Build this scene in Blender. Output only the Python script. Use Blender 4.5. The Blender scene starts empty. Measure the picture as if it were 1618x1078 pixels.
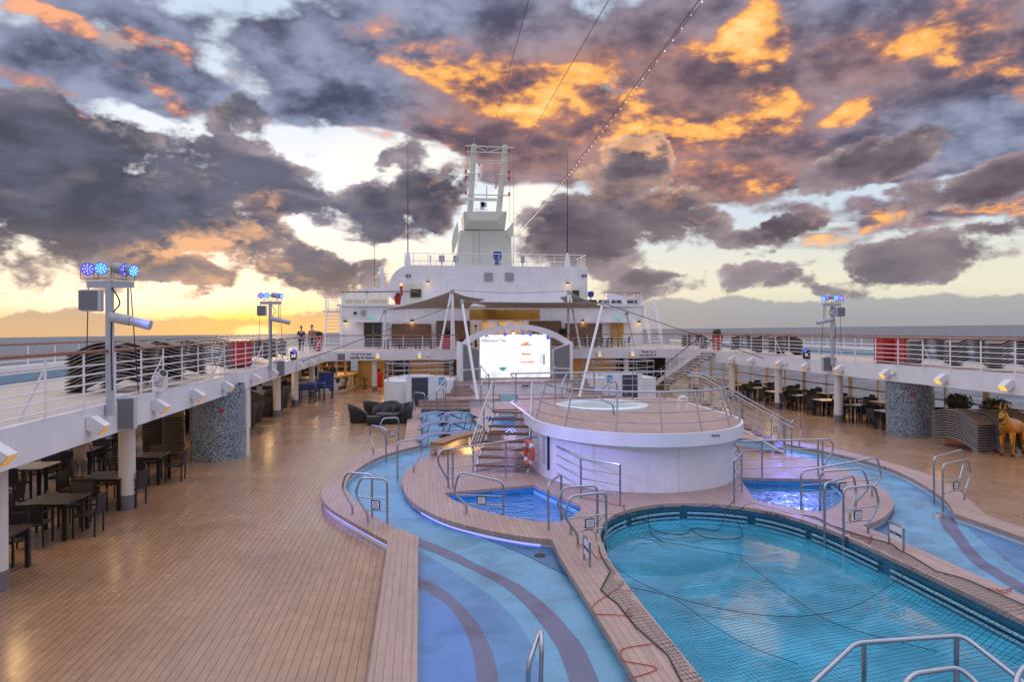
import bpy, bmesh, math, random
from mathutils import Vector, Matrix
from mathutils.geometry import tessellate_polygon
random.seed(7)
SC = bpy.context.scene
COL = SC.collection
R = math.radians
PI = math.pi
# ------------------------------------------------------------------ camera model (1618 x 1078 photograph)
F = 1080.0; TH = math.atan(145 / F); CT, ST = math.cos(TH), math.sin(TH); EYE = 4.2; ROLL = 0.0037
def _ray(px, py):
    dx, dy = px - 809, py - 520
    dx, dy = dx - ROLL * dy, dy + ROLL * dx
    a = dx / F
    return a * CT + ST, -a * ST + CT, -dy / F
def at(px, py, z=0.0):
    x, y, k = _ray(px, py); t = (z - EYE) / k
    return Vector((x * t, y * t, z))
def atY(px, py, Y):
    x, y, k = _ray(px, py); t = Y / y
    return Vector((x * t, Y, EYE + k * t))
def atX(px, py, X):
    x, y, k = _ray(px, py); t = X / x
    return Vector((X, y * t, EYE + k * t))
def xy(px, py, z=0.2):
    v = at(px, py, z); return (v.x, v.y)
CX = 5.65                                   # centreline of the ship
def mir(p): return [(2 * CX - x, y) for x, y in p]
def catmull(pts, n=6, closed=False):
    out = []; m = len(pts)
    P = [Vector(p) for p in pts]
    rng = range(m) if closed else range(m - 1)
    for i in rng:
        if closed: a, b, c, d = P[(i - 1) % m], P[i], P[(i + 1) % m], P[(i + 2) % m]
        else: a, b, c, d = P[max(i - 1, 0)], P[i], P[i + 1], P[min(i + 2, m - 1)]
        for k in range(n):
            t = k / n
            out.append(0.5 * ((2 * b) + (c - a) * t + (2 * a - 5 * b + 4 * c - d) * t * t + (3 * b - a - 3 * c + d) * t ** 3))
    if not closed: out.append(P[-1])
    return out
def fillet(pts, r, n=5):
    P = [Vector(p) for p in pts]; out = [P[0]]
    for i in range(1, len(P) - 1):
        a, b, c = P[i - 1], P[i], P[i + 1]
        u, v = (a - b), (c - b); k = min(r, u.length * .48, v.length * .48)
        p, q = b + u.normalized() * k, b + v.normalized() * k
        for j in range(n + 1):
            t = j / n; out.append(p * (1 - t) ** 2 + b * 2 * t * (1 - t) + q * t * t)
    out.append(P[-1]); return out
def inset(poly, d):                          # move a closed polygon inward (d>0) whatever its winding
    m = len(poly); A = sum(poly[i][0] * poly[(i + 1) % m][1] - poly[(i + 1) % m][0] * poly[i][1] for i in range(m))
    s = 1 if A > 0 else -1; out = []
    for i in range(m):
        a, b, c = Vector(poly[i - 1][:2]), Vector(poly[i][:2]), Vector(poly[(i + 1) % m][:2])
        e = (c - a)
        if e.length < 1e-6: out.append((b.x, b.y)); continue
        e.normalize(); out.append((b.x - e.y * d * s, b.y + e.x * d * s))
    return out
# ------------------------------------------------------------------ mesh builder
class MB:
    def __init__(s): s.v = []; s.f = []; s.m = []; s.mi = 0
    def add(s, vs, fs):
        o = len(s.v); s.v += [tuple(v) for v in vs]; s.f += [[i + o for i in f] for f in fs]; s.m += [s.mi] * len(fs); return s
    def box(s, c, d, rz=0.0, rx=0.0, ry=0.0, taper=1.0):
        x, y, z = d[0] / 2, d[1] / 2, d[2] / 2
        vs = [Vector((a * x * (taper if c_ > 0 else 1), b * y * (taper if c_ > 0 else 1), c_ * z)) for c_ in (-1, 1) for a, b in ((-1, -1), (1, -1), (1, 1), (-1, 1))]
        M = Matrix.Rotation(rz, 3, 'Z') @ Matrix.Rotation(ry, 3, 'Y') @ Matrix.Rotation(rx, 3, 'X')
        vs = [M @ v + Vector(c) for v in vs]
        return s.add(vs, [[3, 2, 1, 0], [4, 5, 6, 7], [0, 1, 5, 4], [1, 2, 6, 5], [2, 3, 7, 6], [3, 0, 4, 7]])
    def tube(s, pts, r, n=8, closed=False, caps=True, flat=1.0):
        P = [Vector(p) for p in pts]; m = len(P)
        rr = r if isinstance(r, (list, tuple)) else [r] * m
        T = []
        for i in range(m):
            a = P[(i - 1) % m] if (closed or i) else P[0]; b = P[(i + 1) % m] if (closed or i < m - 1) else P[-1]
            t = b - a; T.append(t.normalized() if t.length > 1e-9 else Vector((0, 0, 1)))
        up = Vector((0, 0, 1)) if abs(T[0].z) < .9 else Vector((1, 0, 0))
        N = (up - T[0] * up.dot(T[0])).normalized(); vs = []
        for i in range(m):
            N = N - T[i] * N.dot(T[i])
            N = N.normalized() if N.length > 1e-6 else T[i].orthogonal().normalized()
            B = T[i].cross(N)
            for k in range(n):
                a = 2 * PI * k / n; vs.append(P[i] + (N * math.cos(a) * flat + B * math.sin(a)) * rr[i])
        fs = []
        for i in range(m if closed else m - 1):
            j = (i + 1) % m
            for k in range(n): fs.append([i * n + k, i * n + (k + 1) % n, j * n + (k + 1) % n, j * n + k])
        if caps and not closed: fs += [list(range(n))[::-1], [(m - 1) * n + k for k in range(n)]]
        return s.add(vs, fs)
    def cyl(s, a, b, r0, r1=None, n=16): return s.tube([a, b], [r0, r0 if r1 is None else r1], n)
    def lathe(s, prof, c=(0, 0, 0), n=24, sx=1.0, sy=1.0, cap=True):
        vs = [(c[0] + r * math.cos(2 * PI * k / n) * sx, c[1] + r * math.sin(2 * PI * k / n) * sy, c[2] + z) for r, z in prof for k in range(n)]
        fs = [[i * n + k, i * n + (k + 1) % n, (i + 1) * n + (k + 1) % n, (i + 1) * n + k] for i in range(len(prof) - 1) for k in range(n)]
        if cap: fs += [list(range(n))[::-1], [(len(prof) - 1) * n + k for k in range(n)]]
        return s.add(vs, fs)
    def ball(s, c, r, n=12, m=8, sc=(1, 1, 1)):
        pr = [(math.sin(PI * i / m), -math.cos(PI * i / m)) for i in range(m + 1)]
        vs = [(c[0] + r * a * math.cos(2 * PI * k / n) * sc[0], c[1] + r * a * math.sin(2 * PI * k / n) * sc[1], c[2] + r * z * sc[2]) for a, z in pr for k in range(n)]
        return s.add(vs, [[i * n + k, i * n + (k + 1) % n, (i + 1) * n + (k + 1) % n, (i + 1) * n + k] for i in range(m) for k in range(n)])
    def poly(s, loops, z, zf=None, flip=False):      # flat sheet, first loop outer, rest holes
        L = [[Vector((p[0], p[1], 0)) for p in l] for l in loops]
        tri = tessellate_polygon(L); flat = [p for l in L for p in l]
        vs = [(p.x, p.y, z if zf is None else zf(p.x, p.y)) for p in flat]; fs = []
        for t in tri:
            a, b, c = (flat[i] for i in t)
            up = (b - a).cross(c - a).z > 0
            fs.append(list(t) if up != flip else list(t)[::-1])
        return s.add(vs, fs)
    def wall(s, loop, z0, z1, closed=True, out=True):
        m = len(loop); vs = [(p[0], p[1], z0) for p in loop] + [(p[0], p[1], z1) for p in loop]
        fs = []
        for i in range(m if closed else m - 1):
            j = (i + 1) % m; q = [i, j, m + j, m + i]; fs.append(q if out else q[::-1])
        return s.add(vs, fs)
    def prism(s, loop, z0, z1):
        A = sum(loop[i][0] * loop[(i + 1) % len(loop)][1] - loop[(i + 1) % len(loop)][0] * loop[i][1] for i in range(len(loop)))
        if A < 0: loop = loop[::-1]
        s.wall(loop, z0, z1); s.poly([loop], z1); return s.poly([loop], z0, flip=True)
    def xprism(s, prof, x0, x1):                     # profile in (y,z), extruded along x
        m = len(prof); vs = [(x0, p[0], p[1]) for p in prof] + [(x1, p[0], p[1]) for p in prof]
        return s.add(vs, [[i, (i + 1) % m, m + (i + 1) % m, m + i] for i in range(m)] + [list(range(m))[::-1], list(range(m, 2 * m))])
    def yprism(s, prof, y0, y1):                     # profile in (x,z), extruded along y
        m = len(prof); vs = [(p[0], y0, p[1]) for p in prof] + [(p[0], y1, p[1]) for p in prof]
        return s.add(vs, [[i, (i + 1) % m, m + (i + 1) % m, m + i] for i in range(m)] + [list(range(m))[::-1], list(range(m, 2 * m))])
    def patch(s, fn, nu, nv, thick=0.0):
        vs = [fn(i / nu, j / nv) for i in range(nu + 1) for j in range(nv + 1)]; w = nv + 1
        s.add(vs, [[i * w + j, (i + 1) * w + j, (i + 1) * w + j + 1, i * w + j + 1] for i in range(nu) for j in range(nv)]); return s
    def build(s, name, mat, parent=None, smooth=False, bevel=0.0, solid=0.0, recalc=True, local=False):
        loc = Vector((0, 0, 0)); q = None if local else parent
        while q is not None: loc += q.location; q = q.parent
        vs = [Vector(v) - loc for v in s.v]
        base = Vector((0, 0, 0))
        if parent is None and vs:
            lo = [min(v[i] for v in vs) for i in range(3)]; hi = [max(v[i] for v in vs) for i in range(3)]
            base = Vector(((lo[0] + hi[0]) / 2, (lo[1] + hi[1]) / 2, lo[2])); vs = [v - base for v in vs]
        me = bpy.data.meshes.new(name); me.from_pydata([tuple(v) for v in vs], [], s.f)
        for m_ in (mat if isinstance(mat, (list, tuple)) else [mat]): me.materials.append(m_)
        for p, k in zip(me.polygons, s.m): p.material_index = k
        if recalc:
            bm = bmesh.new(); bm.from_mesh(me); bmesh.ops.recalc_face_normals(bm, faces=bm.faces); bm.to_mesh(me); bm.free()
        if smooth:
            for p in me.polygons: p.use_smooth = True
            if smooth != 'all': me.set_sharp_from_angle(angle=R(40))
        me.update(); o = bpy.data.objects.new(name, me); COL.objects.link(o); o.parent = parent
        if parent is None: o.location = base
        if bevel:
            b = o.modifiers.new('bevel', 'BEVEL'); b.width = bevel; b.segments = 2; b.limit_method = 'ANGLE'
        if solid:
            b = o.modifiers.new('solid', 'SOLIDIFY'); b.thickness = solid; b.offset = 0
        return o
def tag(o, label=None, cat=None, group=None, kind=None):
    if label: o['label'] = label
    if cat: o['category'] = cat
    if group: o['group'] = group
    if kind: o['kind'] = kind
    return o
def thing(name, label, cat, loc=(0, 0, 0), group=None, rz=0.0):
    o = bpy.data.objects.new(name, None); COL.objects.link(o); o.empty_display_size = .2
    o.location = loc; o.rotation_euler = (0, 0, rz); return tag(o, label, cat, group)
def dup(root, loc, rz=0.0, label=None, group=None, scale=None):
    kids = {}
    def cp(o, parent):
        c = o.copy(); COL.objects.link(c)
        if parent: c.parent = parent
        for ch in children[o.name]: cp(ch, c)
        return c
    children = {}
    def walk(o):
        children[o.name] = list(o.children)
        for ch in o.children: walk(ch)
    walk(root)
    r = cp(root, None); r.location = loc; r.rotation_euler = (0, 0, rz)
    if scale: r.scale = scale
    if label: r['label'] = label
    if group: r['group'] = group
    return r
def text(name, body, loc, size, mat, parent=None, rz=0.0, rx=PI / 2, align='CENTER', extrude=.002):
    cu = bpy.data.curves.new(name, 'FONT'); cu.body = body; cu.size = size; cu.align_x = align; cu.align_y = 'CENTER'; cu.extrude = extrude
    cu.offset = size * .025; cu.materials.append(mat); o_ = bpy.data.objects.new(name, cu); me = bpy.data.meshes.new_from_object(o_); me.name = name; bpy.data.objects.remove(o_); o = bpy.data.objects.new(name, me); COL.objects.link(o)
    p = Vector(loc); q = parent
    while q is not None: p -= q.location; q = q.parent
    o.location = p; o.rotation_euler = (rx, 0, rz); o.parent = parent; return o
ORD = ['first', 'second', 'third', 'fourth', 'fifth', 'sixth', 'seventh', 'eighth', 'ninth', 'tenth', 'eleventh', 'twelfth', 'thirteenth', 'fourteenth', 'fifteenth', 'sixteenth', 'seventeenth', 'eighteenth', 'nineteenth', 'twentieth']
# ------------------------------------------------------------------ materials
def mat(name, col=(.8, .8, .8), rough=.5, metal=0.0, emit=None, es=0.0, noise=0.0, nscale=8.0, bump=0.0, bscale=60.0, spec=.5):
    m = bpy.data.materials.new(name); m.use_nodes = True; nt = m.node_tree; b = nt.nodes['Principled BSDF']
    b.inputs['Base Color'].default_value = (*col, 1); b.inputs['Roughness'].default_value = rough; b.inputs['Metallic'].default_value = metal
    b.inputs['Specular IOR Level'].default_value = spec
    if emit: b.inputs['Emission Color'].default_value = (*emit, 1); b.inputs['Emission Strength'].default_value = es
    if noise or bump:
        tc = nt.nodes.new('ShaderNodeNewGeometry')
        n = nt.nodes.new('ShaderNodeTexNoise'); n.inputs['Scale'].default_value = nscale; n.inputs['Detail'].default_value = 5
        nt.links.new(tc.outputs['Position'], n.inputs['Vector'])
        if noise:
            h = nt.nodes.new('ShaderNodeMapRange'); h.inputs[1].default_value = .25; h.inputs[2].default_value = .75
            h.inputs[3].default_value = 1 - noise; h.inputs[4].default_value = 1 + noise * .6; nt.links.new(n.outputs['Fac'], h.inputs[0])
            v = nt.nodes.new('ShaderNodeVectorMath'); v.operation = 'SCALE'; v.inputs[0].default_value = col; nt.links.new(h.outputs[0], v.inputs['Scale'])
            nt.links.new(v.outputs[0], b.inputs['Base Color'])
            q = nt.nodes.new('ShaderNodeMapRange'); q.inputs[3].default_value = max(rough - .12, .03); q.inputs[4].default_value = min(rough + .15, 1)
            nt.links.new(n.outputs['Fac'], q.inputs[0]); nt.links.new(q.outputs[0], b.inputs['Roughness'])
        if bump:
            n2 = nt.nodes.new('ShaderNodeTexNoise'); n2.inputs['Scale'].default_value = bscale; n2.inputs['Detail'].default_value = 3
            nt.links.new(tc.outputs['Position'], n2.inputs['Vector'])
            bp = nt.nodes.new('ShaderNodeBump'); bp.inputs['Strength'].default_value = bump; bp.inputs['Distance'].default_value = .02
            nt.links.new(n2.outputs['Fac'], bp.inputs['Height']); nt.links.new(bp.outputs[0], b.inputs['Normal'])
    return m
class NT:                                            # tiny expression helper on a node tree
    def __init__(s, nt): s.nt = nt
    def n(s, t, **kw):
        k = s.nt.nodes.new(t)
        for a, b in kw.items(): setattr(k, a, b)
        return k
    def l(s, a, b): s.nt.links.new(a, b)
    def put(s, inp, v):
        if isinstance(v, (int, float)): inp.default_value = v
        elif isinstance(v, (tuple, list, Vector)):
            inp.default_value = (*v, 1) if len(inp.default_value) == 4 and len(v) == 3 else tuple(v)
        else: s.l(v, inp)
    def m(s, op, a, b=0.0, c=0.0, clamp=False):
        k = s.n('ShaderNodeMath', operation=op, use_clamp=clamp)
        s.put(k.inputs[0], a); s.put(k.inputs[1], b); s.put(k.inputs[2], c); return k.outputs[0]
    def v(s, op, a, b=(0, 0, 0), c=(0, 0, 0), sc=None):
        k = s.n('ShaderNodeVectorMath', operation=op); s.put(k.inputs[0], a); s.put(k.inputs[1], b)
        if op == 'MULTIPLY_ADD': s.put(k.inputs[2], c)
        if sc is not None: s.put(k.inputs['Scale'], sc)
        return k.outputs['Value'] if op in ('DOT_PRODUCT', 'LENGTH', 'DISTANCE') else k.outputs[0]
    def ss(s, x, a, b, lo=0.0, hi=1.0):
        k = s.n('ShaderNodeMapRange', interpolation_type='SMOOTHSTEP'); s.put(k.inputs[0], x)
        for i, q in enumerate((a, b, lo, hi)): s.put(k.inputs[i + 1], q)
        return k.outputs[0]
    def lin(s, x, a, b, lo=0.0, hi=1.0):
        k = s.n('ShaderNodeMapRange'); s.put(k.inputs[0], x)
        for i, q in enumerate((a, b, lo, hi)): s.put(k.inputs[i + 1], q)
        return k.outputs[0]
    def mix(s, f, a, b, mode='MIX'):
        k = s.n('ShaderNodeMix', data_type='RGBA', blend_type=mode); k.clamp_factor = True
        s.put(k.inputs[0], f); s.put(k.inputs[6], a); s.put(k.inputs[7], b); return k.outputs[2]
    def noise(s, vec, scale, detail=5.0, rough=.5, dist=0.0, dim='3D', col=False):
        k = s.n('ShaderNodeTexNoise', noise_dimensions=dim); s.put(k.inputs['Vector'], vec); k.inputs['Scale'].default_value = scale
        k.inputs['Detail'].default_value = detail; k.inputs['Roughness'].default_value = rough; k.inputs['Distortion'].default_value = dist
        return k.outputs['Color' if col else 'Fac']
def plank_mat(name, col, width=.12, length=2.4, rough=.35, gap=.045, var=.16, wear=.25, seam=(.035, .025, .022), along='Y', off=0.0, lr=.15, spec=.5):
    m = bpy.data.materials.new(name); m.use_nodes = True; N = NT(m.node_tree); b = m.node_tree.nodes['Principled BSDF']
    g = N.n('ShaderNodeNewGeometry'); sp = N.n('ShaderNodeSeparateXYZ'); N.l(g.outputs['Position'], sp.inputs[0])
    X, Y = (sp.outputs[0], sp.outputs[1]) if along == 'Y' else (sp.outputs[1], sp.outputs[0])
    u = N.m('DIVIDE', N.m('ADD', X, 50 + off), width); row = N.m('FLOOR', u); fu = N.m('FRACT', u)
    w1 = N.n('ShaderNodeTexWhiteNoise', noise_dimensions='1D'); N.l(row, w1.inputs['W'])
    vv = N.m('ADD', N.m('DIVIDE', N.m('ADD', Y, 90), length), N.m('MULTIPLY', w1.outputs[0], 7.3)); fv = N.m('FRACT', vv)
    w2 = N.n('ShaderNodeTexWhiteNoise', noise_dimensions='2D'); cb = N.n('ShaderNodeCombineXYZ'); N.l(row, cb.inputs[0]); N.l(N.m('FLOOR', vv), cb.inputs[1]); N.l(cb.outputs[0], w2.inputs['Vector'])
    line = N.m('MAXIMUM', N.m('LESS_THAN', fu, gap), N.m('MULTIPLY', N.m('LESS_THAN', fv, gap * width / length), .45))
    st = N.n('ShaderNodeCombineXYZ'); N.l(N.m('MULTIPLY', X, 14), st.inputs[0]); N.l(N.m('MULTIPLY', Y, .9), st.inputs[1])
    grain = N.noise(st.outputs[0], 1.6, 5); big = N.noise(g.outputs['Position'], .55, 5, .6, .4); fine = N.noise(g.outputs['Position'], 5, 5, .65)
    k = N.m('ADD', N.m('ADD', N.lin(w2.outputs[0], 0, 1, 1 - var, 1 + var), N.lin(grain, .3, .7, -.1, .1)), N.m('ADD', N.lin(big, .3, .7, -wear * .5, wear * .5), N.lin(fine, .3, .7, -.09, .09)))
    c = N.v('SCALE', col, sc=k)
    base = N.mix(line, c, seam); N.l(base, b.inputs['Base Color'])
    N.l(N.m('ADD', N.lin(big, .3, .7, rough - lr, rough + lr), N.lin(fine, .3, .7, -.05, .05)), b.inputs['Roughness'])
    b.inputs['Specular IOR Level'].default_value = spec
    bp = N.n('ShaderNodeBump'); bp.inputs['Strength'].default_value = .35; bp.inputs['Distance'].default_value = .01
    N.l(N.m('ADD', N.m('MULTIPLY', line, -1.0), N.m('MULTIPLY', fine, .25)), bp.inputs['Height']); N.l(bp.outputs[0], b.inputs['Normal'])
    return m
M = {}
M['teak'] = plank_mat('teak deck', (.345, .215, .13), .118, 9.0, .22, .062, .05, .22, lr=.05, seam=(.045, .03, .024))
M['kerb'] = plank_mat('composite kerb planks', (.36, .255, .21), .105, 2.1, .5, .055, .07, .14, seam=(.1, .068, .055))
M['upper'] = mat('upper deck floor', (.50, .42, .33), .45, noise=.12, nscale=3)
M['white'] = mat('white ship paint', (.74, .74, .77), .35, noise=.07, nscale=1.6, bump=.04, bscale=9)
M['cream'] = mat('cream ship paint', (.64, .66, .55), .4, noise=.08, nscale=1.2, bump=.04, bscale=5)
def plate_mat(name, col, pw, ph, rough=.36):
    m = bpy.data.materials.new(name); m.use_nodes = True; N = NT(m.node_tree); b = m.node_tree.nodes['Principled BSDF']
    g = N.n('ShaderNodeNewGeometry'); sp = N.n('ShaderNodeSeparateXYZ'); N.l(g.outputs['Position'], sp.inputs[0])
    h = N.m('DIVIDE', N.m('ADD', N.m('ADD', sp.outputs[0], N.m('MULTIPLY', sp.outputs[1], .55)), 90), pw); v = N.m('DIVIDE', N.m('ADD', sp.outputs[2], 9.93), ph)
    ln = N.m('MAXIMUM', N.m('LESS_THAN', N.m('FRACT', h), .02 / pw), N.m('LESS_THAN', N.m('FRACT', v), .02 / ph))
    st = N.n('ShaderNodeCombineXYZ'); N.l(N.m('MULTIPLY', sp.outputs[0], 5), st.inputs[0]); N.l(N.m('MULTIPLY', sp.outputs[1], 5), st.inputs[1]); N.l(N.m('MULTIPLY', sp.outputs[2], .35), st.inputs[2])
    s1 = N.noise(st.outputs[0], 1.0, 6, .62); s2 = N.noise(g.outputs['Position'], .9, 5, .6); s3 = N.noise(g.outputs['Position'], 6, 4, .6)
    k = N.m('ADD', N.lin(s2, .3, .7, .93, 1.05), N.lin(s3, .3, .7, -.03, .03)); c = N.v('SCALE', col, sc=k)
    c = N.mix(N.m('MULTIPLY', N.ss(s1, .54, .76), .42), c, (.42, .36, .30)); c = N.mix(N.m('MULTIPLY', ln, .42), c, (.3, .3, .33)); N.l(c, b.inputs['Base Color'])
    N.l(N.lin(s2, .3, .7, rough - .1, rough + .12), b.inputs['Roughness'])
    bp = N.n('ShaderNodeBump'); bp.inputs['Strength'].default_value = .12; bp.inputs['Distance'].default_value = .03; N.l(N.m('ADD', s2, N.m('MULTIPLY', ln, -.3)), bp.inputs['Height']); N.l(bp.outputs[0], b.inputs['Normal']); return m
M['plate'] = plate_mat('plated white ship side', (.73, .73, .76), 2.6, 1.45); M['drum'] = plate_mat('plated white drum wall', (.73, .73, .77), 2.1, 3.3)
M['rail'] = mat('white rail paint', (.74, .74, .76), .35, noise=.06, nscale=12)
M['handrail'] = mat('varnished handrail', (.23, .095, .05), .28, noise=.25, nscale=6)
M['steel'] = mat('stainless steel', (.40, .42, .46), .27, 1.0, noise=.06, nscale=9)
M['lampwhite'] = mat('lamp housing white', (.72, .72, .74), .4, noise=.05, nscale=20)
M['warm'] = mat('warm lamp lens', (.9, .6, .2), .4, emit=(1, .58, .07), es=.8)
M['warmdim'] = mat('warm lamp lens dim', (.6, .42, .15), .4, emit=(1, .5, .1), es=.28)
M['grille'] = mat('speaker grille grey', (.17, .175, .19), .6, noise=.15, nscale=60, bump=.2, bscale=220)
M['speaker'] = mat('speaker box grey', (.5, .5, .53), .45, noise=.06, nscale=14)
M['grey'] = mat('grey metal', (.3, .31, .34), .45, noise=.12, nscale=14)
M['black'] = mat('black metal', (.012, .012, .014), .4, noise=.2, nscale=18)
M['mesh'] = mat('black woven mesh', (.022, .022, .025), .65, noise=.3, nscale=50, bump=.3, bscale=160)
M['tabletop'] = mat('dark table top', (.05, .048, .05), .16, noise=.15, nscale=6)
M['paletop'] = mat('pale table top', (.62, .58, .52), .25, noise=.08, nscale=6)
M['colwhite'] = mat('column paint', (.66, .62, .58), .38, noise=.06, nscale=3)
M['colfoot'] = mat('column foot grey', (.16, .15, .16), .35, noise=.1, nscale=6)
M['red'] = mat('red gloss', (.42, .028, .025), .3, noise=.12, nscale=5)
M['orangered'] = mat('life ring orange', (.72, .09, .03), .4, noise=.15, nscale=8)
M['leaf'] = mat('dark box foliage', (.035, .06, .025), .6, noise=.5, nscale=30)
M['bluecloth'] = mat('navy cloth', (.03, .045, .17), .75, noise=.2, nscale=20, bump=.2, bscale=40)
M['wicker'] = mat('dark wicker', (.03, .027, .03), .5, noise=.4, nscale=70, bump=.6, bscale=110)
M['wickerseat'] = mat('wicker seat pad', (.09, .085, .1), .7, noise=.2, nscale=30)
M['brownwicker'] = mat('brown wicker', (.045, .032, .026), .5, noise=.5, nscale=50, bump=.6, bscale=90)
M['sling'] = mat('taupe sling fabric', (.17, .13, .1), .7, noise=.2, nscale=20)
M['slingblue'] = mat('wet blue sling fabric', (.16, .2, .42), .35, noise=.2, nscale=10)
M['lframe'] = mat('grey lounger frame', (.34, .32, .32), .38, .2, noise=.15, nscale=12)
M['lframedark'] = mat('dark lounger frame', (.24, .21, .19), .4, .2, noise=.15, nscale=12)
M['wood'] = mat('brown panel wood', (.16, .08, .05), .4, noise=.3, nscale=4)
M['tan'] = mat('orange timber fascia', (.48, .25, .035), .45, noise=.3, nscale=3)
M['sand'] = mat('warm interior wall', (.55, .42, .24), .6, noise=.1, nscale=3)
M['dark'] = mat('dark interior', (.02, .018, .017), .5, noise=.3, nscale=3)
M['glassdark'] = mat('dark glass', (.03, .028, .025), .06, noise=.2, nscale=2)
M['sail'] = mat('awning canvas', (.44, .41, .37), .8, noise=.08, nscale=2, bump=.08, bscale=5)
M['bluecover'] = mat('blue vinyl cover', (.01, .035, .28), .4, noise=.25, nscale=6)
M['skin'] = mat('skin', (.42, .22, .15), .5, noise=.1, nscale=30)
M['skinred'] = mat('sunburnt skin', (.45, .16, .1), .5, noise=.1, nscale=30)
M['hair'] = mat('dark hair', (.02, .014, .012), .5, noise=.3, nscale=60)
M['beige'] = mat('beige cloth', (.46, .36, .3), .8, noise=.12, nscale=20)
M['denim'] = mat('grey shorts cloth', (.17, .19, .22), .8, noise=.12, nscale=20)
M['shirt'] = mat('white shirt cloth', (.7, .68, .66), .8, noise=.08, nscale=20)
M['pinkcloth'] = mat('dusty pink cloth', (.3, .14, .16), .8, noise=.12, nscale=20)
M['navy'] = mat('dark trousers cloth', (.03, .03, .05), .8, noise=.12, nscale=20)
M['bluepaint'] = mat('pale blue bulwark paint', (.2, .36, .5), .4, noise=.08, nscale=2)
M['tub'] = mat('tub gelcoat', (.72, .8, .82), .15, noise=.05, nscale=4)
M['ink'] = mat('dark sign lettering', (.012, .015, .04), .5)
M['green'] = mat('exit sign green', (.05, .5, .25), .4, emit=(.1, .7, .35), es=.35)
M['signblue'] = mat('blue sign face', (.05, .32, .55), .4, noise=.05)
M['signwhite'] = mat('white sign face', (.7, .72, .75), .35, noise=.05)
M['bluelamp'] = mat('blue LED lens', (.05, .05, .6), .3, emit=(.09, .07, 1.0), es=1.0)
M['cyanlamp'] = mat('cyan LED lens', (.05, .4, .8), .3, emit=(.03, .22, 1.0), es=1.0)
M['whitelamp'] = mat('white LED dot', (.9, .9, 1), .3, emit=(.75, .78, 1), es=1.3)
M['bulb'] = mat('string light bulb', (.9, .8, .6), .3, emit=(1, .85, .62), es=1.1)
M['ledstrip'] = mat('blue LED strip', (.3, .3, .9), .4, emit=(.22, .25, 1.0), es=1.6)
M['rope'] = mat('dark green rope', (.018, .04, .038), .8, noise=.2, nscale=40)
M['redrope'] = mat('red rope', (.42, .03, .03), .7, noise=.2, nscale=40)
M['cable'] = mat('black cable', (.015, .015, .017), .6)
M['bollard'] = mat('mast grey paint', (.42, .44, .48), .4, noise=.08)
# ------------------------------------------------------------------ special materials
def m_blue(name, col, rough=.3):
    m = bpy.data.materials.new(name); m.use_nodes = True; N = NT(m.node_tree); b = m.node_tree.nodes['Principled BSDF']
    g = N.n('ShaderNodeNewGeometry'); a = N.noise(g.outputs['Position'], 1.3, 6, .6, .5); c = N.noise(g.outputs['Position'], 22, 4, .6)
    sp = N.n('ShaderNodeSeparateXYZ'); N.l(g.outputs['Position'], sp.inputs[0])
    row = N.m('FLOOR', N.m('DIVIDE', N.m('ADD', N.m('MULTIPLY', sp.outputs[0], .25), sp.outputs[1]), .34))
    w = N.n('ShaderNodeTexWhiteNoise', noise_dimensions='1D'); N.l(row, w.inputs['W'])
    k = N.m('ADD', N.m('ADD', N.lin(a, .3, .7, .84, 1.12), N.lin(c, .3, .7, -.06, .06)), N.lin(w.outputs[0], 0, 1, -.05, .05))
    N.l(N.v('SCALE', col, sc=k), b.inputs['Base Color']); N.l(N.lin(a, .35, .65, rough - .16, rough + .2), b.inputs['Roughness'])
    bp = N.n('ShaderNodeBump'); bp.inputs['Strength'].default_value = .2; bp.inputs['Distance'].default_value = .01; N.l(c, bp.inputs['Height']); N.l(bp.outputs[0], b.inputs['Normal'])
    return m
M['blue1'] = m_blue('light blue pool floor', (.12, .31, .46)); M['blue2'] = m_blue('mid blue pool floor', (.085, .22, .42)); M['blue3'] = m_blue('deep blue pool floor', (.05, .15, .30))
M['blue4'] = m_blue('purple grey pool floor', (.11, .125, .21)); M['blue5'] = m_blue('bright blue pool floor', (.085, .21, .49))
def m_tile(name, col, col2, s=.15):
    m = bpy.data.materials.new(name); m.use_nodes = True; N = NT(m.node_tree); b = m.node_tree.nodes['Principled BSDF']
    g = N.n('ShaderNodeNewGeometry'); sp = N.n('ShaderNodeSeparateXYZ'); N.l(g.outputs['Position'], sp.inputs[0])
    z = N.m('DIVIDE', N.m('ADD', sp.outputs[2], 10), s); h = N.m('DIVIDE', N.m('ADD', N.m('ADD', sp.outputs[0], N.m('MULTIPLY', sp.outputs[1], 1.03)), 90), s * 3)
    ln = N.m('MAXIMUM', N.m('LESS_THAN', N.m('FRACT', z), .06), N.m('LESS_THAN', N.m('FRACT', h), .025))
    cb = N.n('ShaderNodeCombineXYZ'); N.l(N.m('FLOOR', z), cb.inputs[0]); N.l(N.m('FLOOR', h), cb.inputs[1])
    w = N.n('ShaderNodeTexWhiteNoise', noise_dimensions='2D'); N.l(cb.outputs[0], w.inputs['Vector'])
    N.l(N.mix(ln, N.v('SCALE', col, sc=N.lin(w.outputs[0], 0, 1, .75, 1.2)), col2), b.inputs['Base Color']); b.inputs['Roughness'].default_value = .15
    return m
M['tile'] = m_tile('dark teal pool tiles', (.012, .085, .15), (.03, .14, .2)); M['tilelight'] = m_tile('blue pool tiles', (.03, .2, .5), (.12, .35, .6))
M['gutter'] = mat('pale pool ledge', (.2, .42, .55), .3, noise=.1, nscale=6)
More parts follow.
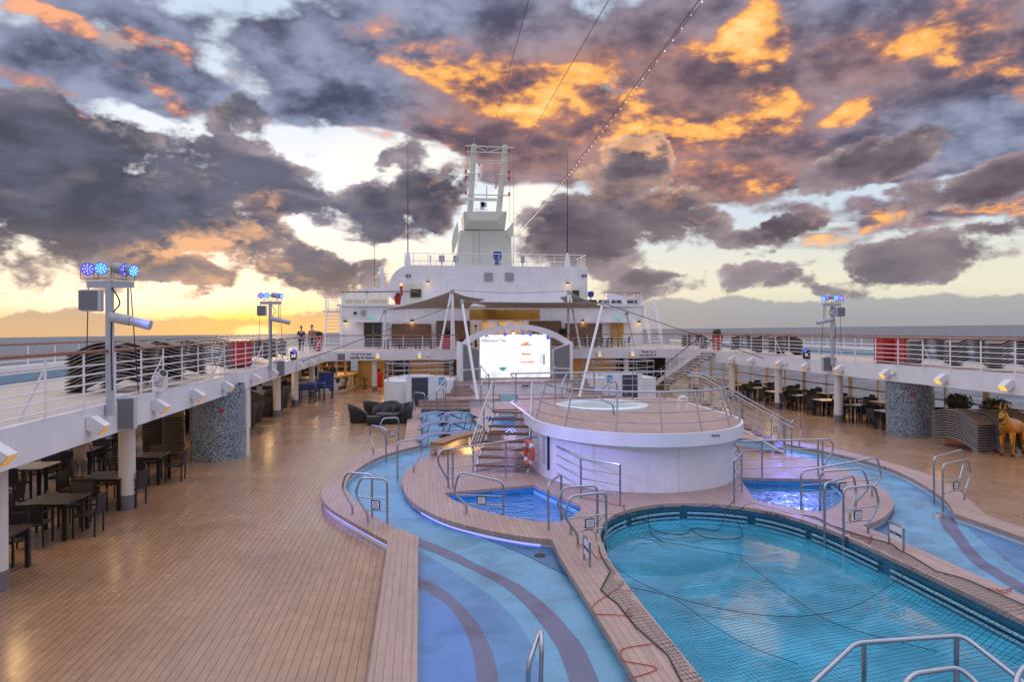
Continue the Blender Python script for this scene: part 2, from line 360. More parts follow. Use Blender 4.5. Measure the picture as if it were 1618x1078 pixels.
def m_water(name, col, bscale, bstr, tr, rough=.03, clump=None):
    m = bpy.data.materials.new(name); m.use_nodes = True; nt = m.node_tree; N = NT(nt); nt.nodes.remove(nt.nodes['Principled BSDF']); out = nt.nodes['Material Output']
    g = N.n('ShaderNodeNewGeometry')
    st = N.v('MULTIPLY', g.outputs['Position'], (1, 1.25, 1)); a = N.noise(st, bscale, 3, .5, .9); c = N.noise(st, bscale * .31, 3, .5, .6)
    bp = N.n('ShaderNodeBump'); bp.inputs['Strength'].default_value = bstr; bp.inputs['Distance'].default_value = .06
    N.l(N.m('ADD', a, N.m('MULTIPLY', c, 1.6)), bp.inputs['Height'])
    d = N.n('ShaderNodeBsdfDiffuse'); N.l(N.mix(N.ss(N.m('ADD', N.m('MULTIPLY', a, .4), N.m('MULTIPLY', c, .6)), .38, .66), N.v('SCALE', col, sc=.8), N.v('SCALE', col, sc=1.25)), d.inputs['Color'])
    t = N.n('ShaderNodeBsdfTransparent'); t.inputs['Color'].default_value = (.5, .85, .95, 1)
    mx = N.n('ShaderNodeMixShader'); mx.inputs[0].default_value = tr; N.l(d.outputs[0], mx.inputs[1]); N.l(t.outputs[0], mx.inputs[2])
    gl = N.n('ShaderNodeBsdfGlossy'); gl.inputs['Roughness'].default_value = rough; N.l(bp.outputs[0], gl.inputs['Normal'])
    fr = N.n('ShaderNodeFresnel'); fr.inputs['IOR'].default_value = 1.62; N.l(bp.outputs[0], fr.inputs['Normal'])
    m2 = N.n('ShaderNodeMixShader'); N.l(N.m('MULTIPLY', fr.outputs[0], 1.5, clamp=True), m2.inputs[0]); N.l(mx.outputs[0], m2.inputs[1]); N.l(gl.outputs[0], m2.inputs[2]); N.l(m2.outputs[0], out.inputs['Surface'])
    return m
M['water'] = m_water('turquoise pool water', (.065, .44, .64), 2.2, .035, .05)
M['waterblue'] = m_water('blue shallow water', (.06, .3, .72), 7.0, .5, .25)
M['tubwater'] = m_water('bubbling tub water', (.55, .72, .72), 14.0, .5, .1, .1)
def m_sea():
    m = bpy.data.materials.new('open sea water'); m.use_nodes = True; N = NT(m.node_tree); b = m.node_tree.nodes['Principled BSDF']
    g = N.n('ShaderNodeNewGeometry'); b.inputs['Base Color'].default_value = (.085, .10, .115, 1); b.inputs['Roughness'].default_value = .52
    st = N.v('MULTIPLY', g.outputs['Position'], (1, 1, 0))
    a = N.noise(st, .05, 6, .62, .3); c = N.noise(st, .4, 4, .6); d = N.noise(st, .006, 3, .6)
    N.l(N.mix(N.ss(N.m('ADD', N.m('MULTIPLY', a, .6), N.m('MULTIPLY', c, .4)), .40, .64), (.05, .062, .075), (.17, .185, .2)), b.inputs['Base Color'])
    bp = N.n('ShaderNodeBump'); bp.inputs['Strength'].default_value = .6; bp.inputs['Distance'].default_value = 1.2
    N.l(N.m('ADD', a, N.m('MULTIPLY', c, .45)), bp.inputs['Height']); N.l(bp.outputs[0], b.inputs['Normal']); return m
M['sea'] = m_sea()
def m_mosaic(name, c1, c2, s=26.0):
    m = bpy.data.materials.new(name); m.use_nodes = True; N = NT(m.node_tree); b = m.node_tree.nodes['Principled BSDF']
    g = N.n('ShaderNodeNewGeometry'); v = N.n('ShaderNodeTexVoronoi'); v.inputs['Scale'].default_value = s; N.l(g.outputs['Position'], v.inputs['Vector'])
    sp = N.n('ShaderNodeSeparateColor'); N.l(v.outputs['Color'], sp.inputs[0])
    N.l(N.mix(N.ss(sp.outputs[0], .35, .75), c1, c2), b.inputs['Base Color']); b.inputs['Roughness'].default_value = .2
    return m
M['mosaic'] = m_mosaic('blue grey mosaic', (.045, .08, .115), (.36, .42, .45), 50); M['granite'] = m_mosaic('dark speckled mosaic', (.012, .016, .028), (.10, .12, .15), 60)
def m_net():
    m = bpy.data.materials.new('green pool net'); m.use_nodes = True; nt = m.node_tree; N = NT(nt); nt.nodes.remove(nt.nodes['Principled BSDF']); out = nt.nodes['Material Output']
    g = N.n('ShaderNodeNewGeometry'); w = N.noise(g.outputs['Position'], .8, 2, .5, col=True)
    p = N.v('ADD', g.outputs['Position'], N.v('SCALE', N.v('SUBTRACT', w, (.5, .5, .5)), sc=.35)); sp = N.n('ShaderNodeSeparateXYZ'); N.l(p, sp.inputs[0])
    a = N.m('FRACT', N.m('DIVIDE', N.m('ADD', N.m('ADD', sp.outputs[0], N.m('MULTIPLY', sp.outputs[1], .22)), 40), .062))
    c = N.m('FRACT', N.m('DIVIDE', N.m('ADD', N.m('SUBTRACT', sp.outputs[1], N.m('MULTIPLY', sp.outputs[0], .22)), 40), .085))
    ln = N.m('MAXIMUM', N.m('LESS_THAN', a, .08), N.m('LESS_THAN', c, .10))
    d = N.n('ShaderNodeBsdfDiffuse'); d.inputs['Color'].default_value = (.012, .06, .075, 1); t = N.n('ShaderNodeBsdfTransparent')
    mx = N.n('ShaderNodeMixShader'); N.l(ln, mx.inputs[0]); N.l(t.outputs[0], mx.inputs[1]); N.l(d.outputs[0], mx.inputs[2]); N.l(mx.outputs[0], out.inputs['Surface']); return m
M['net'] = m_net()
def m_check():
    m = bpy.data.materials.new('bar front checker tiles'); m.use_nodes = True; N = NT(m.node_tree); b = m.node_tree.nodes['Principled BSDF']
    g = N.n('ShaderNodeNewGeometry'); sp = N.n('ShaderNodeSeparateXYZ'); N.l(g.outputs['Position'], sp.inputs[0])
    cb = N.n('ShaderNodeCombineXYZ'); N.l(N.m('FLOOR', N.m('DIVIDE', N.m('ADD', N.m('ADD', sp.outputs[0], sp.outputs[1]), 60), .3)), cb.inputs[0]); N.l(N.m('FLOOR', N.m('DIVIDE', N.m('ADD', sp.outputs[2], 3), .26)), cb.inputs[1])
    w = N.n('ShaderNodeTexWhiteNoise', noise_dimensions='2D'); N.l(cb.outputs[0], w.inputs['Vector'])
    r = N.n('ShaderNodeValToRGB'); r.color_ramp.interpolation = 'CONSTANT'; e = r.color_ramp.elements; e[0].color = (.6, .57, .52, 1); e[1].position = .5; e[1].color = (.07, .08, .1, 1)
    k = e.new(.72); k.color = (.28, .26, .24, 1); k = e.new(.86); k.color = (.02, .02, .03, 1); N.l(w.outputs[0], r.inputs[0]); N.l(r.outputs[0], b.inputs['Base Color']); b.inputs['Roughness'].default_value = .25; return m
M['check'] = m_check()
def m_hide():
    m = bpy.data.materials.new('yellow striped hide'); m.use_nodes = True; N = NT(m.node_tree); b = m.node_tree.nodes['Principled BSDF']
    tc = N.n('ShaderNodeTexCoord'); w = N.n('ShaderNodeTexWave', wave_type='BANDS', bands_direction='X'); w.inputs['Scale'].default_value = 4.2; w.inputs['Distortion'].default_value = 3.0; w.inputs['Detail'].default_value = 2
    mp = N.v('ADD', tc.outputs['Object'], N.v('MULTIPLY', tc.outputs['Object'], (.1, 0, .45))); N.l(mp, w.inputs['Vector'])
    n = N.noise(tc.outputs['Object'], 3, 3)
    N.l(N.mix(N.ss(w.outputs['Fac'], .62, .85), N.mix(N.ss(n, .4, .65), (.62, .27, .02), (.5, .34, .04)), (.2, .06, .006)), b.inputs['Base Color']); b.inputs['Roughness'].default_value = .3; return m
M['hide'] = m_hide()
# ------------------------------------------------------------------ sky
W = bpy.data.worlds.new('World'); SC.world = W; W.use_nodes = True
def sky_pos(px, py):
    x, y, k = _ray(px, py); v = Vector((x, y, k)).normalized(); return math.atan2(v.x, v.y), math.asin(v.z)
def srgb(r, g, b): return tuple(((c / 255) / 12.92 if c / 255 < .04045 else ((c / 255 + .055) / 1.055) ** 2.4) for c in (r, g, b))
LOW = [  # low cumulus: px, py, rx, ry, amp, rotation(deg, + = rising to the right)
 (120,255,260,75,1.25,0),(330,285,130,52,1.05,-8),(60,335,230,50,.95,0),(270,352,130,42,1.0,5),(95,205,90,42,.9,0),(0,300,120,90,.9,0),(395,188,58,42,1.15,0),(365,170,50,20,.5,0),
 (60,425,150,28,.85,0),(290,438,75,18,.95,0),(240,415,60,20,.6,0),(600,345,110,42,1.25,0),(705,305,60,48,1.0,0),(650,320,70,45,.7,0),(440,420,100,42,1.0,0),(540,428,90,30,.85,0),(400,380,50,25,.5,0),(640,243,40,22,.9,0),(600,268,20,22,.7,0),(485,250,36,9,.6,0),(470,308,26,9,.6,0),(450,332,50,9,.6,0),
 (965,325,90,60,1.2,0),(890,365,100,48,1.05,0),(1000,255,55,45,1.15,0),(1045,250,26,26,.9,0),(1085,345,62,42,1.2,0),(960,400,110,30,.7,0),(1215,362,80,20,1.15,12),(1260,345,40,16,.8,0),
 (1200,430,58,20,1.05,8),(1250,442,34,16,.9,0),(1030,436,50,9,.9,0),(1340,268,100,26,1.2,14),(1425,235,70,24,.9,20),(1510,297,140,22,1.2,6),(1590,275,60,26,1.0,8),(1490,392,85,34,1.2,0),(1420,432,100,22,.9,6),
 (1385,395,46,17,.9,0),(1335,458,45,10,.7,0),(1600,354,52,14,1.0,0),(1030,455,70,20,.7,0),(950,445,60,25,.6,0),(1375,352,46,10,.6,0),(570,395,60,16,-.7,0),(430,230,80,30,-.6,0)]
HIGH = [ # upper layer coverage
 (150,60,330,95,.95,-6),(620,70,260,75,1.1,0),(560,135,170,60,1.05,-6),(640,200,190,34,.7,-6),(900,110,260,110,1.25,0),(1100,180,260,110,1.3,0),(1000,290,160,40,.8,0),(1250,120,260,140,1.3,0),(1500,90,260,130,1.3,0),(1250,290,130,45,1.0,0),(1560,200,160,60,1.1,0),(1430,335,160,24,.75,0),(1530,330,120,30,.7,0),
 (870,240,120,45,.9,0),(780,280,70,35,.6,0),(150,170,190,50,.6,-14),(250,130,110,40,.6,-14),(40,160,70,45,.6,0),(780,200,120,40,.8,0),(1330,375,120,14,.6,0),
 (385,70,75,30,-.7,0),(390,115,55,30,-.6,0),(205,178,80,16,-1.0,-10),(285,205,70,26,-.9,0),(500,240,120,50,-1.0,0),(610,225,80,36,-.9,0),(25,128,45,14,-.8,0),(455,110,26,26,-.5,0),(850,315,80,34,-1.0,0),(1280,255,40,10,-.8,20),(1530,250,60,14,-.8,18),(1480,150,50,16,-.6,0),(700,265,60,30,-.5,0),(1380,310,90,14,-.7,0),(620,155,20,10,-.6,0)]
ORNG = [ # orange light on the upper layer
 (700,100,150,34,.75,-18),(790,150,120,32,1.0,-14),(880,140,110,34,1.05,-10),(830,100,100,18,.6,-10),(960,150,55,60,.9,0),(1050,200,120,26,.9,-6),(1130,215,90,20,.8,8),(700,200,70,14,.6,-8),(930,215,90,18,.6,0),(1200,60,46,52,1.35,0),(1180,95,48,18,1.0,0),(1205,165,46,40,1.3,-30),(1235,200,26,24,1.1,0),(1130,130,60,40,.35,0),(1000,75,50,14,.5,0),(1090,85,60,16,.6,0),
 (1330,65,56,13,.95,16),(1480,30,80,34,.95,0),(1520,80,100,30,.9,-16),(1590,115,60,26,.9,-12),(1370,185,60,15,.95,0),(1410,100,40,12,.5,0),(1285,238,36,6,.8,0),(1200,300,80,18,.85,0),(1120,270,100,22,.6,0),(1290,372,70,9,.95,0),(1500,345,130,16,.75,0),(1460,335,70,12,.7,0),(1600,320,40,14,.9,0),(1010,330,60,20,.6,0),
 (60,20,99,15.84,0.855,-8),(140,35,88,10.08,0.665,-16),(195,55,60.5,10.08,0.95,-10),(265,82,77,9.36,0.95,-18),(330,90,44,8.64,0.57,0),(265,155,77,7.2,0.9975,-20),(155,182,48.4,7.2,0.855,-10),(35,110,55,8.64,0.57,-8),(180,75,66,8.64,0.475,-14),(90,136,44,5.04,0.57,-6),(650,215,132,10.08,0.475,-8),(740,215,66,15.84,0.57,0)]
EDGE = [ # warm rims on the low cumulus
 (1000,232,70,30,1.0,0),(1045,238,30,24,1.0,0),(930,270,40,50,.7,0),(1040,300,70,26,.8,0),(360,360,90,26,.9,18),(300,390,70,16,.9,12),(380,405,90,40,.8,0),(420,330,40,26,.6,0),(470,425,60,30,.5,0),(1330,350,60,20,.7,0),(720,290,60,40,.5,0),(350,455,60,22,.7,0),(690,330,40,40,.3,0),(1560,340,60,20,.6,0),(240,405,50,14,.7,0),(1090,330,50,30,.4,0)]
def build_sky():
    nt = W.node_tree; nt.nodes.clear(); N = NT(nt)
    tc = N.n('ShaderNodeTexCoord'); D = N.v('NORMALIZE', tc.outputs['Generated'])
    def azel(G, d):
        s = G.n('ShaderNodeSeparateXYZ'); G.l(d, s.inputs[0]); c = G.n('ShaderNodeCombineXYZ')
        G.l(G.m('ARCTAN2', s.outputs[0], s.outputs[1]), c.inputs[0]); G.l(G.m('ARCSINE', s.outputs[2]), c.inputs[1]); return c.outputs[0]
    def blobs(G, uv, L, gain=1.0, start=0.0):
        acc = start; rots = {}
        for px, py, rx, ry, amp, rot in L:
            u, v = sky_pos(px, py); iu, iv = F / rx / 1.3, F / ry / 1.3
            if rot:
                a = R(rot); ca, sa = math.cos(a), math.sin(a)
                key = rot
                if key not in rots:
                    k = G.n('ShaderNodeVectorRotate', rotation_type='Z_AXIS'); G.l(uv, k.inputs['Vector']); k.inputs['Angle'].default_value = -a; rots[key] = k.outputs[0]
                src = rots[key]; u, v = u * ca + v * sa, -u * sa + v * ca
            else: src = uv
            e = G.v('MULTIPLY_ADD', src, (iu, iv, 0), (-u * iu, -v * iv, 0)); dd = G.v('DOT_PRODUCT', e, e)
            acc = G.m('MULTIPLY_ADD', G.m('SUBTRACT', 1.0, dd, clamp=True), amp * gain, acc)
        return acc
    uv = azel(N, D); s = N.n('ShaderNodeSeparateXYZ'); N.l(uv, s.inputs[0]); AZ, EL = s.outputs[0], s.outputs[1]
    deg = lambda x: x * PI / 180
    # clear sky: physical sky tinted towards the photographed dusk gradient
    nis = N.n('ShaderNodeTexSky', sky_type='NISHITA'); nis.sun_disc = False; nis.sun_elevation = R(2.5); nis.sun_rotation = R(-13); nis.altitude = 20; nis.dust_density = 2.0
    side = N.ss(AZ, R(-22), R(34))
    hz = N.mix(side, srgb(248, 206, 150), srgb(186, 184, 176)); lo = N.mix(side, srgb(244, 230, 204), srgb(222, 218, 196)); md = N.mix(side, srgb(226, 234, 242), srgb(196, 210, 222)); tp = srgb(190, 206, 226)
    c = N.mix(N.ss(EL, R(0), R(3.2)), hz, lo); c = N.mix(N.ss(EL, R(3), R(10)), c, md); c = N.mix(N.ss(EL, R(11), R(24)), c, tp)
    sun = [(400,522,70,22,1.0,0),(400,505,150,40,.6,0)]
    c = N.mix(blobs(N, uv, sun), c, (1.25, .66, .16))
    glow = [(385,415,110,50,.75,0),(490,400,60,18,.9,0),(250,470,260,22,.5,0),(840,330,60,50,.9,0),(640,255,110,50,.6,0),(210,470,150,24,.4,0),(690,395,60,16,.6,0),(520,405,70,22,.9,0)]
    c = N.mix(N.m('MULTIPLY', blobs(N, uv, glow), .75), c, (1.05, .92, .74))
    c = N.v('ADD', c, N.v('SCALE', nis.outputs[0], sc=.012))
    # upper layer
    ss_ = N.n('ShaderNodeSeparateXYZ'); N.l(D, ss_.inputs[0]); iz = N.m('DIVIDE', 1.0, N.m('ADD', N.m('MAXIMUM', ss_.outputs[2], 0.0), .16))
    pl = N.v('SCALE', D, sc=iz); st = N.v('MULTIPLY', D, (1, 1, 2.1))
    w1 = N.noise(st, 6, 3, .5, col=True); uvw = N.v('ADD', uv, N.v('MULTIPLY', N.v('SUBTRACT', w1, (.5, .5, .5)), (.15, .08, 0)))
    h1 = N.noise(pl, 2.1, 9, .58, .5); h2 = N.noise(N.v('MULTIPLY', D, (1, 1, 1.7)), 13, 9, .56, .12); h3 = N.noise(pl, 4.2, 8, .58, .25); h4 = N.noise(N.v('MULTIPLY', D, (1, 1, 2.0)), 30, 6, .6, .2)
    hd = N.m('ADD', blobs(N, uvw, HIGH), N.m('ADD', N.m('MULTIPLY', N.m('SUBTRACT', h1, .5), 2.0), N.m('ADD', N.m('MULTIPLY', N.m('SUBTRACT', h2, .5), 2.6), N.m('MULTIPLY', N.m('SUBTRACT', h4, .5), .8))))
    over = N.ss(EL, R(24), R(40))
    ha = N.ss(hd, .18, .85)
    ob = blobs(N, uvw, ORNG); on = N.m('ADD', N.m('ADD', N.m('MULTIPLY', N.m('SUBTRACT', h3, .5), 4.0), N.m('MULTIPLY', N.m('SUBTRACT', h2, .5), 3.4)), N.m('MULTIPLY', N.m('SUBTRACT', h4, .5), 2.2))
    od = N.m('ADD', N.m('MULTIPLY', N.m('TANH', N.m('MULTIPLY', ob, 1.15)), .95), N.m('MULTIPLY', on, N.lin(N.m('MINIMUM', ob, .8), 0, .8, .25, 1.0)))
    od = N.m('SUBTRACT', od, .12); oa = N.ss(od, .05, 1.1)
    tone = N.m('ADD', N.m('MULTIPLY', h2, .55), N.m('ADD', N.m('MULTIPLY', h3, .3), N.m('MULTIPLY', h4, .15))); tk = N.ss(tone, .36, .62)
    slate = N.mix(tk, srgb(72, 75, 98), srgb(148, 156, 182)); mauve = N.mix(tk, srgb(92, 78, 92), srgb(168, 132, 128))
    wb = blobs(N, uvw, [(1020,190,330,150,1.0,0),(800,170,160,90,.5,0),(1250,330,260,60,.6,0),(1520,60,150,70,.6,0)])
    hc = N.mix(N.m('MULTIPLY', wb, 1.1, clamp=True), slate, mauve)
    oleft = N.ss(AZ, R(-8), R(2))
    oc = N.mix(N.ss(od, .35, 1.1), srgb(190, 122, 100), N.mix(oleft, srgb(238, 168, 128), (1.0, .46, .12))); oc = N.mix(N.m('MULTIPLY', oleft, N.ss(od, 1.0, 1.9)), oc, (1.03, .62, .26))
    oc = N.v('SCALE', oc, sc=N.lin(N.m('ADD', N.m('MULTIPLY', h4, .5), N.m('MULTIPLY', h2, .5)), .35, .65, .78, 1.12))
    lm = N.ss(EL, R(4.5), R(7.5)); oa = N.m('MULTIPLY', oa, lm); ha = N.m('MULTIPLY', ha, lm); hc = N.mix(oa, hc, oc); ha = N.m('MAXIMUM', ha, N.m('MULTIPLY', oa, .9))
    c = N.mix(ha, c, hc)
    # low cumulus
    wn = N.noise(N.v('MULTIPLY', D, (1, 1, 1.5)), 9, 5, .6, col=True)
    lb = blobs(N, N.v('ADD', uv, N.v('MULTIPLY', N.v('SUBTRACT', wn, (.5, .5, .5)), (.13, .075, 0))), LOW)
    def puff(d): 
        q = N.v('MULTIPLY', d, (1, 1, 1.6)); return N.m('ADD', N.m('MULTIPLY', N.m('SUBTRACT', N.noise(q, 10, 9, .6, .15), .5), 3.4), N.m('MULTIPLY', N.m('SUBTRACT', N.noise(q, 34, 5, .6, .2), .5), .9))
    lb = N.m('MULTIPLY', N.m('TANH', N.m('MULTIPLY', lb, .85)), 1.34); d0 = N.m('ADD', lb, puff(D)); d1 = N.m('ADD', lb, puff(N.v('ADD', D, (-.008, 0, .02))))
    la = N.ss(d0, .38, .85); dsm = N.m('ADD', lb, N.m('MULTIPLY', N.m('SUBTRACT', N.noise(N.v('MULTIPLY', D, (1, 1, 2.2)), 9, 4, .55, .3), .5), 1.9)); core = N.ss(dsm, .4, 1.25); ln = N.m('ADD', N.m('MULTIPLY', N.noise(N.v('MULTIPLY', D, (1, 1, 2.8)), 5.5, 5, .55, .3), .6), N.m('MULTIPLY', N.noise(N.v('MULTIPLY', D, (1, 1, 1.9)), 15, 6, .58, .2), .4)); lnk = N.ss(ln, .38, .62)
    lit = N.ss(N.m('SUBTRACT', d0, d1), .0, .5)
    lowt = N.ss(EL, R(1.5), R(9))
    dk = N.mix(N.ss(AZ, R(-12), R(20)), N.mix(lnk, srgb(76, 77, 92), srgb(104, 105, 122)), N.mix(lnk, srgb(82, 73, 84), srgb(118, 106, 114))); lt = N.mix(N.ss(AZ, R(-12), R(20)), srgb(138, 130, 142), srgb(150, 134, 140))
    lc = N.mix(core, lt, dk); lc = N.mix(N.m('MULTIPLY', lit, N.m('MULTIPLY', N.m('SUBTRACT', 1.0, N.ss(d0, .7, 1.3)), .75)), lc, srgb(180, 164, 164))
    ed = blobs(N, uvw, EDGE); lc = N.mix(N.m('MULTIPLY', ed, N.m('ADD', N.m('MULTIPLY', lit, .55), N.m('MULTIPLY', N.m('SUBTRACT', 1.0, core), N.lin(ln, .4, .6, .2, .85)))), lc, (.86, .46, .24))
    lc = N.mix(N.m('MULTIPLY', N.m('SUBTRACT', 1.0, lowt), .35), lc, N.mix(side, srgb(200, 164, 128), srgb(160, 156, 158)))
    c = N.mix(la, c, lc)
    # bank of cloud on the horizon
    tv = N.v('MULTIPLY', D, (1, 1, 1.2)); t1 = N.noise(tv, 16, 7, .6); t2 = N.noise(tv, 5, 3, .5)
    top = N.m('ADD', N.m('ADD', N.lin(side, 0, 1, R(1.2), R(2.4)), N.m('MULTIPLY', N.m('SUBTRACT', t1, .5), R(3.0))), N.m('MULTIPLY', N.m('SUBTRACT', t2, .5), R(2.6)))
    ba = N.ss(N.m('SUBTRACT', top, EL), R(-.12), R(.22))
    bc = N.mix(side, N.mix(N.ss(EL, R(-.2), R(2)), srgb(206, 170, 130), srgb(184, 160, 138)), N.mix(N.ss(EL, 0, R(3)), srgb(150, 148, 156), srgb(158, 160, 162)))
    bc = N.mix(N.m('MULTIPLY', blobs(N, uv, [(410,520,150,30,.85,0)]), .9), bc, (1.1, .58, .16)); bc = N.mix(blobs(N, uv, [(403,524,26,9,1.0,0)]), bc, (1.6, 1.05, .42))
    c = N.mix(N.m('MULTIPLY', ba, .85), c, bc)
    # the unseen sky overhead and astern: tinted lavender, brightness set to light the decks
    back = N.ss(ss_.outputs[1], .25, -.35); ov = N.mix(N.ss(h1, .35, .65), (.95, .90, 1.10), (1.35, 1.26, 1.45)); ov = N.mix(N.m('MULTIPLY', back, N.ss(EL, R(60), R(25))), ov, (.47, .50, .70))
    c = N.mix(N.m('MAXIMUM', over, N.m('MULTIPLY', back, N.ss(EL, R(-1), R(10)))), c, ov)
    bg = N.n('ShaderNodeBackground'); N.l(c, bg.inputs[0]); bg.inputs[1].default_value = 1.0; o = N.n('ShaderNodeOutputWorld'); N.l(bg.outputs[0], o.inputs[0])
build_sky()
W.cycles.sampling_method = 'MANUAL'; W.cycles.sample_map_resolution = 256
sd = bpy.data.lights.new('sun', 'SUN'); sd.energy = .3; sd.angle = R(6); sd.color = (1, .66, .34); so = bpy.data.objects.new('sun', sd); COL.objects.link(so)
sdir = Vector((math.sin(R(-13)) * math.cos(R(2.5)), math.cos(R(-13)) * math.cos(R(2.5)), math.sin(R(2.5)))); so.rotation_euler = sdir.to_track_quat('Z', 'Y').to_euler(); so.location = sdir * 60
# ------------------------------------------------------------------ camera
cd = bpy.data.cameras.new('camera'); cd.sensor_width = 36; cd.lens = 36 * F / 1618; cd.shift_y = -19 / 1618; cd.clip_end = 30000; cd.clip_start = .05
co = bpy.data.objects.new('camera', cd); COL.objects.link(co)
fw = Vector((ST, CT, 0)); rt = Vector((CT, -ST, 0)); up = Vector((0, 0, 1))
r2 = rt * math.cos(ROLL) - up * math.sin(ROLL); u2 = up * math.cos(ROLL) + rt * math.sin(ROLL)
mm = Matrix((r2, u2, -fw)).transposed().to_4x4(); mm.translation = (0, 0, EYE); co.matrix_world = mm; SC.camera = co
SC.view_settings.view_transform = 'Standard'; SC.view_settings.look = 'None'; SC.view_settings.exposure = .2
SC.cycles.use_denoising = True; SC.cycles.max_bounces = 6; SC.cycles.transparent_max_bounces = 12; SC.cycles.sample_clamp_indirect = 4
# ------------------------------------------------------------------ sea (the ship lists a little to port)
b = MB(); rings = [0, 30, 60, 100, 160, 260, 420, 700, 1200, 2200, 4200, 7500, 11000]; nseg = 96; LIST = .0088
vs = []; 
for r in rings:
    for k in range(nseg):
        a = 2 * PI * k / nseg; x, y = r * math.sin(a), r * math.cos(a); vs.append((x, y, -25 + LIST * (x * CT - y * ST)))
b.add(vs, [[i * nseg + k, (i + 1) * nseg + k, (i + 1) * nseg + (k + 1) % nseg, i * nseg + (k + 1) % nseg] for i in range(len(rings) - 1) for k in range(nseg)])
tag(b.build('sea', M['sea'], smooth='all'), kind='structure')
# ================================================================== decks and pools
XL, XR = -6.15, 18.15          # inner edge (fascia) of the upper promenade, port / starboard
OL, OR_ = -11.4, 22.7          # outer sides of the ship
ZB, ZT = 2.11, 2.72            # fascia bottom, upper deck level
YF = 47.0                      # forward cross beam
outL = [(-.6, 3), (-.61, 12.4), (-.63, 13.1)] + [tuple(p) for p in catmull([(-.63, 13.1), (-1.38, 14.45), (-2.1, 15.9), (-2.38, 17.0), (-2.46, 18.2), (-2.42, 19.6), (-2.2, 21.2), (-1.55, 23.05), (-.58, 24.6)], 5)][1:] + [(-.58, 36.0)]
inL = [(-.05, 3), (-.05, 13.3)] + [tuple(p) for p in catmull([(-.05, 13.3), (-.7, 14.3), (-1.4, 15.95), (-1.82, 17.4), (-1.93, 18.4), (-1.88, 19.4), (-1.6, 20.8), (-1.05, 22.3), (0.02, 23.85)], 5)][1:] + [(.03, 36.0)]
kerb = plank = None
def side_kerb(m, label):
    o = mir(outL) if m else outL; i = mir(inL) if m else inL
    loop = list(o) + list(i)[::-1]
    b = MB(); b.poly([loop], .2); b.wall(o, .115, .2, closed=False); b.wall(i, .115, .2, closed=False)
    k = b.build('planked_kerb', M['kerb']); tag(k, label, 'kerb')
    oi = inset(loop, .035); n = len(o)
    w = MB(); w.wall(oi[:n], 0.0, .115, closed=False); w.wall(oi[n:], 0.0, .115, closed=False); w.build('kerb_wall', M['white'], k)
    s = MB(); a = inset(loop, .03)[2:n - 9]
    s.wall(a, .075, .098, closed=False); s.build('light_strip', M['ledstrip'], k)
side_kerb(0, 'long planked kerb curving round the port side of the blue channel, lit blue underneath')
side_kerb(1, 'long planked kerb curving round the starboard side of the blue channel')
islL = [(2.42, 4.0), (2.42, 9.5), (2.41, 11.8), (2.46, 12.72)] + [tuple(p) for p in catmull([(2.46, 12.76), (2.04, 12.95), (1.41, 13.43), (.64, 14.25), (.12, 15.17), (-.24, 16.18), (-.44, 17.42), (-.49, 18.69), (-.24, 20.31), (.42, 22.25), (1.15, 23.7), (1.85, 24.9), (2.4, 27.6), (2.35, 31.8), (2.55, 35.2)], 5)][1:]
island = islL + mir(islL)[::-1]
pool = [(3.17, 4.6), (3.17, 9.5)] + [tuple(p) for p in catmull([(3.17, 9.6), (3.21, 11.2), (3.31, 12.1), (3.5, 13.1), (3.95, 14.05), (4.74, 14.72), (5.65, 14.98), (6.56, 14.8), (7.35, 14.25), (7.8, 13.5), (8.02, 12.6), (8.11, 11.2), (8.13, 9.6)], 5)] + [(8.13, 9.5), (8.13, 4.6)]
sml = [tuple(p) for p in catmull([(.55, 16.75), (.8, 15.95), (1.22, 15.2), (1.9, 14.4), (2.58, 13.9), (2.95, 14.0), (3.5, 14.75), (3.55, 15.2), (3.3, 15.95), (2.86, 17.3)], 5)]
smr = mir(sml)
rearp = [(3.2, 25.2), (8.1, 25.2), (8.6, 27), (8.6, 31), (2.9, 31), (2.9, 27)]
holes = [pool, sml, smr, rearp]
i0 = inset(island, .16)
# main deck with a hole where the island and its pools stand
b = MB(); b.poly([[(OL, -1), (OR_, -1), (OR_, 70), (OL, 70)], i0], 0.0); tag(b.build('main_deck', M['teak']), kind='structure')
chan = [( -.3, 3)] + [tuple(p) for p in inset(list(outL) + list(inL)[::-1], 0.0)][1:1]
midL = [((a[0] + c[0]) / 2, (a[1] + c[1]) / 2) for a, c in zip(outL[:3] + catmull(outL[2:-1], 1) , outL)] and [(x + .28 if y < 13 or y > 24.5 else x + .3, y) for x, y in outL]
chan = [(p[0], p[1]) for p in midL] + mir(midL)[::-1]
b = MB(); b.poly([chan, i0], .03); tag(b.build('channel_floor', M['blue1']), kind='structure')
